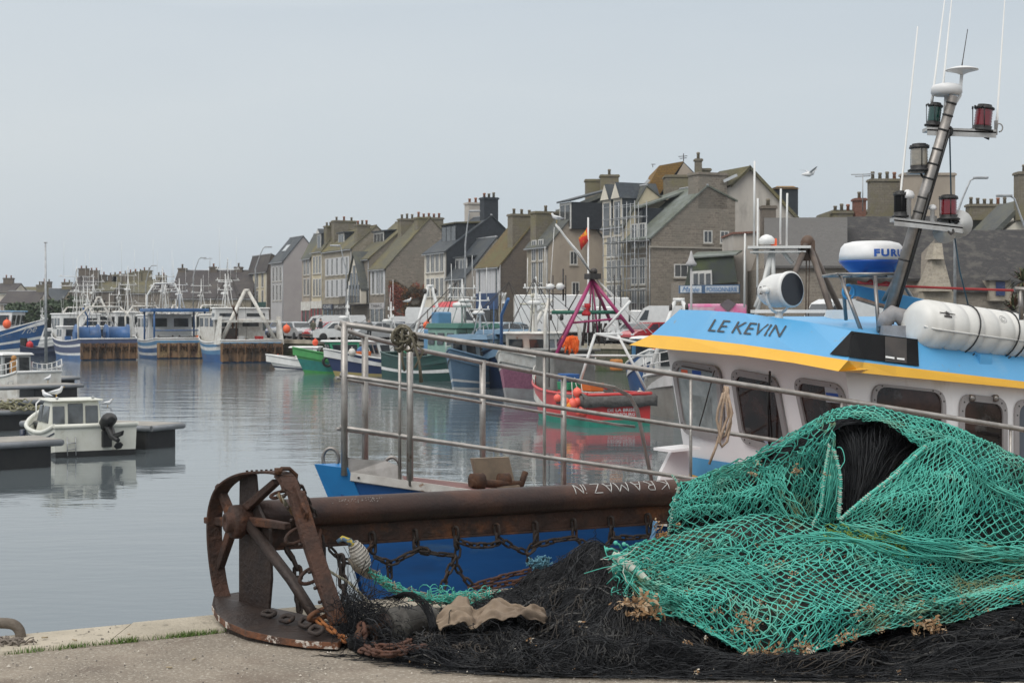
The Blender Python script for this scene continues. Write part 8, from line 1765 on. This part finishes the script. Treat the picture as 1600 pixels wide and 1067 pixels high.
# extra slack mesh bunches (gathered folds)
m = MB(); q = random.Random(31)
def bunch(pl, n, sp_, mi=0, r=.0032, d=.02):
    pl = smooth([P(*p) for p in pl],8)
    for i in range(n):
        ph = q.uniform(0,6.28); o = Vector((q.gauss(0,sp_),q.gauss(0,sp_*.5),q.gauss(0,sp_))); k0 = q.randrange(0,max(1,len(pl)//2)); k1 = q.randrange(max(k0+4,len(pl)//2),len(pl)); pts=[]
        for k in range(k0,k1): t=(k-k0)/(k1-k0); pts.append(pl[k]+o*(.5+.8*math.sin(3.14*t))+Vector((0,-d*math.sin(3.14*t),sp_*.4*math.sin(k*.9+ph))))
        if len(pts)>2: m.tube(pts,r*q.uniform(.7,1.1),4,mi=mi if q.random()<.8 else 1,caps=False)
bunch([(1300,700,8.38),(1296,730,8.34),(1290,770,8.3),(1285,812,8.3)],26,.022); bunch([(1180,735,8.4),(1210,760,8.33),(1230,790,8.3),(1260,815,8.28)],14,.03); bunch([(1080,750,8.6),(1150,733,8.5),(1220,700,8.5),(1290,652,8.6)],14,.02)
bunch([(1315,818,8.1),(1420,846,7.9),(1540,866,7.85),(1650,872,7.9)],30,.018); bunch([(962,880,8.0),(990,910,7.85),(1030,945,7.7),(1060,970,7.6)],34,.018); bunch([(1190,845,7.7),(1290,838,7.8),(1400,865,7.85),(1500,885,7.9)],16,.02); bunch([(1480,700,8.4),(1550,760,8.1),(1650,800,8.0)],14,.02)
bunch([(1420,850,7.9),(1500,860,7.85),(1580,862,7.85),(1650,860,7.9)],30,.02); bunch([(1030,895,7.7),(1110,880,7.6),(1170,900,7.5),(1220,930,7.4)],14,.03)
m.build('gathered_twine', [net_a,net_b], fn_, w=True, uv=False, fixn=False)
# selvedges laced in white
def selv(pl, r, par, n=60, mt=wht, wrapm=net_a):
    pl = smooth([P(*p) for p in pl],12); m = MB(); m.tube(pl,r,7,mi=1)
    for k in range(0,len(pl)-1,1):
        t=(pl[k+1]-pl[k]).normalized(); a=t.orthogonal().normalized(); b=t.cross(a)
        if q.random()<.75: m.tube([pl[k]+(a*math.cos(x)+b*math.sin(x))*r*1.15+t*x*.0015 for x in np.linspace(0,6.2,8)],r*.33,4,mi=0 if q.random()<.75 else 1)
        if q.random()<.5: e=pl[k]+Vector((q.gauss(0,.008),-.01,q.gauss(0,.008))); m.tube([pl[k],e],.003,4,mi=q.choice((0,1)))
    return m.build('selvedge', [mt,wrapm], par, w=True, uv=False, fixn=False)
selv([(1446,698,8.42),(1400,740,8.28),(1355,775,8.2),(1312,812,8.18)],.009,fn_); selv([(1302,702,8.36),(1312,740,8.32),(1312,780,8.3),(1310,812,8.28)],.010,fn_); selv([(962,866,8.1),(975,880,7.95),(995,893,7.85),(1010,908,7.8)],.017,fn_); selv([(1050,742,8.62),(1060,760,8.56),(1052,790,8.5),(1044,836,8.5)],.006,fn_,wrapm=net_b); selv([(1296,695,8.36),(1288,740,8.3),(1283,790,8.28),(1270,818,8.26)],.007,fn_)
# loose ends at the left tip
m = MB()
for i in range(70):
    c = P(q.uniform(960,1010),q.uniform(862,930),q.uniform(7.8,8.0)); pts=[c]; dv=Vector((q.gauss(-.1,.5),q.gauss(-.2,.3),q.gauss(-.2,.4)))*.012
    for j in range(5): dv += Vector((q.gauss(0,.008),q.gauss(0,.008),q.gauss(-.003,.007))); pts.append(pts[-1]+dv)
    m.tube(pts,q.uniform(.0022,.0035),4,mi=0 if q.random()<.8 else 1)
for (x,y,x1,y1) in ((965,862,948,858),(972,858,962,848),(985,858,975,850)): m.tube([P(x,y,8.0),P((x+x1)/2,(y+y1)/2-3,7.98),P(x1,y1,7.98)],.006,5); m.ball(P(x1,y1,7.98),.012)
for i in range(60):
    c = P(q.uniform(1000,1080),q.uniform(925,965),q.uniform(7.45,7.6)); m.tube([c+Vector((q.gauss(0,.03),q.gauss(0,.02),q.gauss(0,.02))) for j in range(4)],.0026,4,mi=0)
m.build('loose_twine', [net_a,wht], fn_, w=True, uv=False, fixn=False)
# yellow-green twine patch seen under the mesh
m = MB()
for i in range(80):
    c = P(q.uniform(1285,1420),q.uniform(828,880),q.uniform(7.92,8.0)); pts=[c]; 
    for j in range(5): pts.append(pts[-1]+Vector((q.gauss(0,.018),q.gauss(0,.01),q.gauss(0,.012))))
    m.tube(pts,.0028,4)
m.build('yellow_green_twine', mat('yellow_green_twine',(.17,.25,.035)), fn_, w=True, uv=False, fixn=False)
# dry seaweed clumps
m = MB()
def tuft(c, s, n):
    for i in range(n):
        p = c+Vector((q.gauss(0,s),q.gauss(0,s*.5),q.gauss(0,s*.8))); a=Vector((q.gauss(0,1),q.gauss(0,1),q.gauss(0,1))).normalized()*s*q.uniform(.3,.8); b=a.orthogonal().normalized()*s*q.uniform(.15,.4)
        m.add([p-a,p+b+a*.2,p+a,p-b],[(0,1,2),(0,2,3)],q.choice((0,0,1)))
for (x,y,d,s,n) in ((1183,1022,7.2,.022,60),(1210,1020,7.2,.025,60),(1255,1012,7.2,.02,50),(1310,1000,7.25,.015,30),(1330,992,7.28,.015,30),(1375,982,7.3,.012,20),(1435,978,7.4,.02,30),(1455,975,7.45,.025,50),(1463,985,7.4,.02,30),(1175,975,7.3,.02,40),(1160,960,7.35,.015,25),(1150,985,7.35,.018,30),(1180,742,8.3,.014,25),(1245,735,8.35,.016,40),(1290,740,8.3,.012,20),(1000,940,7.65,.03,60),(1015,955,7.6,.03,60),(990,960,7.6,.02,30),(1240,900,7.35,.012,12),(1355,948,7.25,.015,30),(1340,960,7.25,.012,20),(1190,940,7.35,.012,20),(1120,955,7.4,.015,20),(1506,940,7.6,.012,15),(1540,950,7.6,.01,12),(1182,722,8.35,.01,12),(1058,820,8.5,.012,14),(1028,822,8.4,.016,20),(965,945,7.7,.016,20)): tuft(P(x,y,d-.16),s*1.1,n)
for i in range(420):
    u,v = q.random(), q.random(); 
    if nsv(u*6,v*4,77) < -.0: continue
    tuft(fF(u,.25+.75*v)+Vector((0,-.01,.0)), q.uniform(.005,.015), q.randrange(3,9))
o = m.build('dry_seaweed', [tan,mat('pale_seaweed',(.36,.25,.15))], fn_, w=True, uv=False, fixn=False); o['kind'] = 'stuff'
# --- black netting
bn = thing('black_netting','matted black fibre netting spread under and in front of the teal net','fishing net',tuple(G(1100,1040)))
blk1 = mat('black_fibre', (.007,.0075,.009), (.014,.015,.018), sc=8, rough=.62, spec=.2); blk2 = mat('charcoal_fibre', (.022,.0235,.027), (.012,.013,.015), sc=9, rough=.7)
SG = surf([
 [(528,985,7.98),(600,972,8.1),(690,955,8.4),(775,935,8.65),(845,900,8.75),(925,863,8.8),(1000,878,8.7),(1120,920,8.3),(1300,940,8.1),(1460,935,8.1),(1650,925,8.1)],
 [(530,1000,7.7),(610,995,7.75),(690,985,7.85),(775,968,8.0),(850,938,8.1),(930,908,8.15),(1005,920,8.05),(1120,960,7.75),(1300,985,7.6),(1460,972,7.65),(1650,955,7.7)],
 [(540,1012,7.5),(620,1013,7.45),(700,1012,7.45),(780,1002,7.5),(850,985,7.55),(935,965,7.6),(1010,968,7.55),(1130,1018,7.38),(1300,1024,7.3),(1460,1010,7.33),(1650,985,7.35)],
 [(552,1021,7.38),(635,1030,7.25),(710,1034,7.2),(790,1033,7.15),(860,1028,7.12),(940,1018,7.12),(1015,1016,7.12),(1140,1040,7.05),(1300,1042,7.02),(1460,1030,7.05),(1650,1012,7.1)],
 [(570,1026,7.31),(650,1042,7.10),(720,1050,7.0),(800,1055,6.93),(870,1058,6.9),(945,1058,6.9),(1020,1058,6.9),(1150,1061,6.86),(1300,1064,6.83),(1460,1065,6.82),(1650,1066,6.8)]])
def fG(u,v):
    p = SG(u,v); n_ = (.085*nsv(u*11,v*4.5,1)+.045*nsv(u*26,v*9,4)+.03*math.sin(v*16+6*nsv(u*7,v*2,8)))*min(1,(1-v)*5); q_ = p+Vector((0,-n_*.7,n_*.7+.012*min(1,(1-v)*8))); q_.z = max(q_.z,QZ+.004); return q_
m = MB(); m.loft([[fG(i/150,j/44) for i in range(151)] for j in range(45)],sm=True); m.build('matted_base', mat('black_mat', (.006,.006,.007), (.012,.012,.013), sc=22, rough=.85, bump=1, bsc=80, c3=(.05,.035,.02), sc3=7, lo3=.68, hi3=.78), bn, w=True, uv=False, fixn=False)
def strands(m, f, n, l0, l1, h=.02, r0=.0012, r1=.0026, dirf=None, seed=0, pts_n=14, mis=(0,0,1), curl=.004):
    q = random.Random(seed)
    for i in range(n):
        u,v = q.random(), q.random(); L = q.uniform(l0,l1); a = (dirf(u,v) if dirf else 0)+q.gauss(0,.35); hh = abs(q.gauss(0,h)); pts=[]; ph=q.uniform(0,6)
        du,dv = math.cos(a),math.sin(a); bow = q.gauss(0,.8)
        for k in range(pts_n):
            t = k/(pts_n-1); uu = u+du*L*t; vv = v+dv*L*3.4*t+bow*L*t*t
            uu += .012*nsv(uu*11,vv*8,3+seed); vv += .05*nsv(uu*12,vv*6,6+seed)
            if not(0<=uu<=1 and 0<=vv<=1): break
            p = f(uu,vv); p = p+Vector((q.gauss(0,curl),-hh*.6*math.sin(3.14*t),hh*math.sin(3.14*t)+.003)); pts.append(p)
        if len(pts)>3: m.tube(pts,q.uniform(r0,r1),3,mi=q.choice(mis),caps=False)
m = MB(); dG = lambda u,v: .35*nsv(u*6,v*3,9)*4
strands(m,fG,5200,.02,.13,.016,dirf=dG,seed=1,pts_n=10); m.build('fibres', [blk1,blk2], bn, w=True, uv=False, fixn=False)
m = MB(); strands(m,fG,900,.02,.08,.05,dirf=lambda u,v: 5*nsv(u*7,v*4,2),seed=2,curl=.008,pts_n=12)
# fringe fibres strewn over the paving in front
q = random.Random(77)
for i in range(420):
    x = q.uniform(545,1600); yb = np.interp(x,[545,650,720,800,1000,1300,1600],[1022,1040,1049,1054,1057,1062,1064]); c = G(x,yb+q.uniform(-4,3)); a=q.uniform(-.5,.5)+(3.14 if q.random()<.5 else 0); pts=[]
    for k in range(7): pts.append(c+Vector((math.cos(a)*.03*k+q.gauss(0,.006),math.sin(a)*.012*k+.01*math.sin(k*.8+i),.004+abs(q.gauss(0,.003))))); a+=q.gauss(0,.25)
    m.tube(pts,q.uniform(.0012,.0022),3,mi=q.choice((0,1)),caps=False)
m.build('stray_fibres', [blk1,blk2], bn, w=True, uv=False, fixn=False)
m = MB(); qn = random.Random(3)
for k in range(9):
    u0, v0 = (.12+.1*k)%.95, .35+.45*((k*7)%5)/5
    g_ = patch(fG,u0,v0,.13,.55,qn.uniform(-.4,.4),k+60,.012); netmesh(m,(lambda u,v,g_=g_: g_(u,v)+Vector((0,-.008,.012))),13,15,.0019,seed=500+k,jit=.6,warp=.12,drop_=.15,mi=k%2,loose=.004)
m.build('torn_mesh',[mat('dusty_black_twine',(.035,.033,.031),(.02,.02,.02),sc=9),mat('brown_black_twine',(.05,.038,.028),(.02,.018,.016),sc=9)],bn,w=True,uv=False,fixn=False)
# darker cords winding through the heap
m = MB()
for i in range(16):
    v0 = q.uniform(.1,.9); u0 = q.uniform(0,.75); pts = []
    for k in range(14): pts.append(fG(min(1,u0+.022*k),min(.98,max(.02,v0+.10*nsv(k*.35,i*3.1,2))))+Vector((0,-.012,.012)))
    m.tube(smooth(pts,3),q.uniform(.004,.007),5,mi=q.choice((0,1,1)))
m.build('cord', [mat('tarred_cord',(.025,.024,.024),(.05,.045,.04),sc=30),mat('grey_cord',(.07,.065,.06),(.04,.04,.04),sc=30)], bn, w=True, uv=False, fixn=False)
# pieces of debris in the black netting
m = MB()
for i in range(150): u,v=q.random(),q.uniform(.2,1); tuft(fG(u,v)+Vector((0,-.01,.012)),q.uniform(.003,.009),q.randrange(2,6))
for (x,y,s,n) in ((1070,1008,.016,26),(1100,1000,.01,14),(1262,1022,.02,30),(1085,1052,.012,14),(1400,1052,.008,8),(830,1005,.014,16),(905,985,.022,26)): tuft(G(x,y,QZ+.08)+Vector((0,-.05,.02)),s,n)
o = m.build('debris', [tan,mat('pale_debris',(.45,.40,.33))], bn, w=True, uv=False, fixn=False); o['kind'] = 'stuff'
# black fibres inside the hood
bi = thing('black_fibre_bundle','coarse bundle of glossy black fibres bulging out under the teal hood','fishing net',tuple(P(1340,820,8.5)))
fB = lambda u,v: SBI(u,v)+Vector((0,-.03*nsv(u*6,v*3,2),.03*nsv(u*6,v*3,8)))
m = MB(); m.loft([[fB(i/30,j/30)+Vector((0,.03,0)) for i in range(31)] for j in range(31)],sm=True); m.build('bundle_core', MC['black_mat'], bi, w=True, uv=False, fixn=False)
m = MB(); strands(m,fB,1500,.15,.32,.022,r0=.0018,r1=.0034,dirf=lambda u,v: 1.35+.5*(u-.5)+.6*nsv(u*3,v*2,5),seed=9,pts_n=14,curl=.002)
q = random.Random(5)
for i in range(70):   # strands escaping to the left under the mesh
    y0 = q.uniform(0,1); pts=[P(1340+q.uniform(-20,20),652+q.uniform(-4,10),8.62),P(1300+q.uniform(-10,10),662+8*y0,8.55),P(1250+q.uniform(-10,10),690+10*y0,8.5),P(1200+q.uniform(-20,20),712+12*y0,8.47)]; m.tube(smooth(pts,5),q.uniform(.0018,.003),3,mi=q.choice((0,1)))
m.build('fibres', [blk1,blk2], bi, w=True, uv=False, fixn=False)
# --- small heap of black net at the shoe, roller, rusty chain
sn = thing('black_net_tuft','small tuft of frayed black netting caught at the foot of the shoe','fishing net',tuple(G(560,1000)))
m = MB()
for i in range(700):
    c = P(q.gauss(552,16),q.gauss(965,20),q.uniform(7.5,7.9)); 
    if c.z < QZ+.01: c.z = QZ+.02+abs(q.gauss(0,.03))
    dv = Vector((q.gauss(.25,.5),q.gauss(0,.3),q.gauss(-.3,.6)))*.022; pts=[c]
    for j in range(7): dv += Vector((q.gauss(0,.007),q.gauss(0,.006),q.gauss(-.001,.007))); pts.append(pts[-1]+dv); pts[-1].z = max(pts[-1].z,QZ+.003)
    m.tube(pts,q.uniform(.001,.0022),3,mi=q.choice((0,0,1)),caps=False)
for i in range(34):
    a0 = P(600+q.uniform(-8,30),935+q.uniform(-4,6),7.8); pts=[a0,P(640+q.uniform(-8,8),924+q.uniform(0,8),7.75),P(665+q.uniform(-5,10),950+q.uniform(-6,6),7.7),P(675+q.uniform(-5,10),985+q.uniform(-6,6),7.6)]; m.tube(smooth(pts,5),.002,3,mi=0)
m.build('fibres',[blk1,blk2],sn,w=True,uv=False,fixn=False)
rl = thing('steel_roller','scraped hollow steel roller lying in the black netting behind the chain heap','roller',tuple(G(640,1000)))
ra, rb = P(600,978,7.62), P(678,972,7.85); axl = (rb-ra).normalized(); Ll = (rb-ra).length
m = MB(); m.lathe([(.066,.0),(.084,-.005),(.09,.0),(.09,Ll*.25),(.093,Ll*.26),(.093,Ll*.3),(.088,Ll*.31),(.088,Ll*.9),(.07,Ll)], ra, axis=axl, n=32); m.build('drum', mat('scraped_roller',(.10,.095,.085),(.05,.045,.04),sc=14,rough=.7,metal=.3,bump=.5,bsc=40,c3=(.25,.23,.2),sc3=8,lo3=.62,hi3=.7), rl, w=True, uv=False)
m = MB(); m.lathe([(.0,.02),(.067,.02),(.066,-.003)], ra, axis=axl, n=28); m.build('inside', mat('dark_rust_inside',(.03,.015,.01)), rl, w=True, uv=False)
m = MB(); m.tube([ra-axl*.12+Vector((0,-.03,-.02)), ra-axl*.05, ra+axl*.05],.018,8); m.tube(ring3(ra-axl*.11+Vector((0,-.04,-.04)),axl,Zv,.06,.05,0),.013,8,closed=True); m.build('shackle', rust, rl, w=True, uv=False)
m = MB(); 
for k in range(5): m.tube([ra+axl*(.10+.02*k)+ (Vector((0,-1,0))*math.cos(a)+Zv*math.sin(a))*.096 for a in np.linspace(-1,2.6,9)],.004,4)
m.build('twine_wrap', blk2, rl, w=True, uv=False)
rch = thing('rusty_chain_heap','heap of orange rusty chain lying in front of the steel roller','chain',tuple(G(620,1015)))
for i in range(5):
    y = 1004+3*i; pts=[G(568+q.uniform(-8,22),y+q.uniform(-4,3),QZ+.03),G(600+q.uniform(-9,9),y+4+q.uniform(-6,4),QZ+.03+q.random()*.03),G(632+q.uniform(-9,9),y+3+q.uniform(-6,4),QZ+.03+q.random()*.03),G(655+q.uniform(-22,12),y-3+q.uniform(-5,4),QZ+.03)]
    chain(smooth(pts,4),ll=.065,wl=.04,r=.007,mt=chr_,par=rch,seed=60+i)
chain([P(563,975,7.5),P(568,990,7.45),P(560,1003,7.42)],ll=.09,wl=.055,r=.011,mt=chr_,par=rch,seed=70)
chain([QQ(508,965,.02)+pn*.05,G(540,1000,QZ+.04),G(575,1008,QZ+.03)],ll=.07,wl=.04,r=.008,mt=mat('orange_rust',(.30,.11,.03),(.16,.06,.025),sc=20,rough=.9),par=rch,seed=71)
# sack cloth
sk_ = surf([[(684,962,7.75),(705,940,7.8),(728,932,7.82),(742,955,7.75),(770,935,7.78),(800,945,7.75),(832,948,7.72),(853,958,7.68)],
 [(682,975,7.6),(705,958,7.6),(728,955,7.62),(745,968,7.6),(770,950,7.62),(800,955,7.62),(832,955,7.6),(855,963,7.58)],
 [(690,988,7.5),(708,978,7.5),(726,972,7.5),(742,978,7.5),(768,968,7.5),(800,965,7.52),(832,963,7.52),(852,968,7.52)]])
m = MB(); rows=[]
for j in range(25):
    row=[]
    for i in range(71):
        u,v=i/70,j/24; p=sk_(u,v); w1=.020*math.sin(v*8+9*nsv(u*3,v*1.2,3)+u*9)*(.6+nsv(u*4,v,1))+.010*math.sin(v*19+8*nsv(u*5,v*2,6)+u*12); w2=.022*nsv(u*7,v*4,4)+.010*nsv(u*19,v*9,9); row.append(p+Vector((0,-(w1+w2)*.8,(w1+w2)*.9)))
    rows.append(row)
m.loft(rows,sm=True); o = m.build('sack_cloth', mat('brown_sacking',(.23,.175,.125),(.16,.12,.088),sc=5,rough=.95,bump=.4,bsc=220,c3=(.13,.10,.075),sc3=6,lo3=.6,hi3=.72), uv=False, solid=.004, fixn=False); tag(o,'crumpled brown sack cloth lying on the black netting','sack')
# mooring ring on the quay at the left
mr = thing('mooring_ring','thick rusted mooring ring bent over the quay edge with frayed rope round its foot','mooring ring',tuple(G(10,1000)))
m = MB(); m.tube(smooth([G(-40,1004,QZ-.02)]+[P(x,y,7.75) for x,y in ((-40,985),(-25,974),(0,973),(20,975),(30,984),(33,998))]+[G(33,1004,QZ-.03)],5),.027,14); m.build('ring', mat('weathered_ring',(.16,.135,.11),(.11,.09,.07),sc=9,rough=.8,metal=.2,bump=.4,bsc=60), mr, w=True, uv=False)
m = MB()
for i in range(26):
    c = G(q.uniform(-10,40),1002+q.uniform(-4,4),QZ+.012); a=q.uniform(-.6,.6); m.tube([c+Vector((math.cos(a)*t*.02,math.sin(a)*t*.02,.015*math.sin(t*1.2+i))) for t in range(-3,4)],q.uniform(.003,.006),5)
m.build('frayed_rope', mat('dirty_rope',(.12,.10,.085),(.2,.17,.14),sc=40,rough=.95), mr, w=True, uv=False)
m = MB()
for (x,y) in ((75,995),(120,1000),(200,990),(300,1030),(260,1042),(1490,1050)): 
    c = G(x,y,QZ+.012); m.tube([c,c+Vector((q.uniform(-.03,.03),q.uniform(-.02,.02),.002))],.004,4)
tag(m.build('twig_scraps', mat('straw',(.35,.28,.18)), uv=False), 'few pale straw scraps lying on the quay stones', 'scraps', kind='stuff')
# pale blue foam bits near the netting
m = MB()
for i in range(120): c = P(843+q.gauss(0,7),880+q.gauss(0,3.2),8.72); m.tube([c+Vector((q.gauss(0,.014),q.gauss(0,.014),q.gauss(0,.014))) for j in range(4)],.003,4)
tag(m.build('blue_twine_clump', mat('pale_blue_fluff',(.16,.34,.42),(.1,.25,.33),sc=40,rough=.95,bump=1,bsc=60), uv=False), 'pale blue fluffy twine clump behind the black netting', 'twine')
rope([bp(1012,812,.05),bp(1008,830,.06),bp(1003,850,.05)],.013,[mat('pale_blue_rope',(.12,.26,.42)),MC['pale_blue_rope']],'blue_lashing','pale blue rope lashing hanging from the hanger bar by the net')
m = MB(); q = random.Random(6)
for i in range(30): c=bp(1018+q.uniform(-8,10),832+q.uniform(-6,8),.06); m.tube([c,c+Vector((q.gauss(0,.03),q.gauss(0,.01),q.gauss(-.01,.03)))],.004,4)
tag(m.build('orange_fibre_tuft', mat('ochre_fibre',(.35,.2,.08)), uv=False),'ochre frayed fibre tuft hanging at the right end of the pipe','fibre tuft')
# ================================================================ thin harbour mist
hz = MB(); hz.hexa([(-1600,-60,-5),(1600,-60,-5),(1600,3100,-5),(-1600,3100,-5),(-1600,-60,24),(1600,-60,24),(1600,3100,24),(-1600,3100,24)])
hm = bpy.data.materials.new('mist'); hm.use_nodes = True; ht = hm.node_tree; ht.nodes.clear(); ho = N(ht,'ShaderNodeOutputMaterial'); hv = N(ht,'ShaderNodeVolumePrincipled')
hv.inputs['Color'].default_value = (.86,.92,.97,1); hv.inputs['Density'].default_value = .00022; hv.inputs['Anisotropy'].default_value = .2; ht.links.new(hv.outputs[0], ho.inputs['Volume'])
o = hz.build('haze', hm, uv=False); tag(o, 'thin pale mist over the harbour', 'haze', kind='stuff')
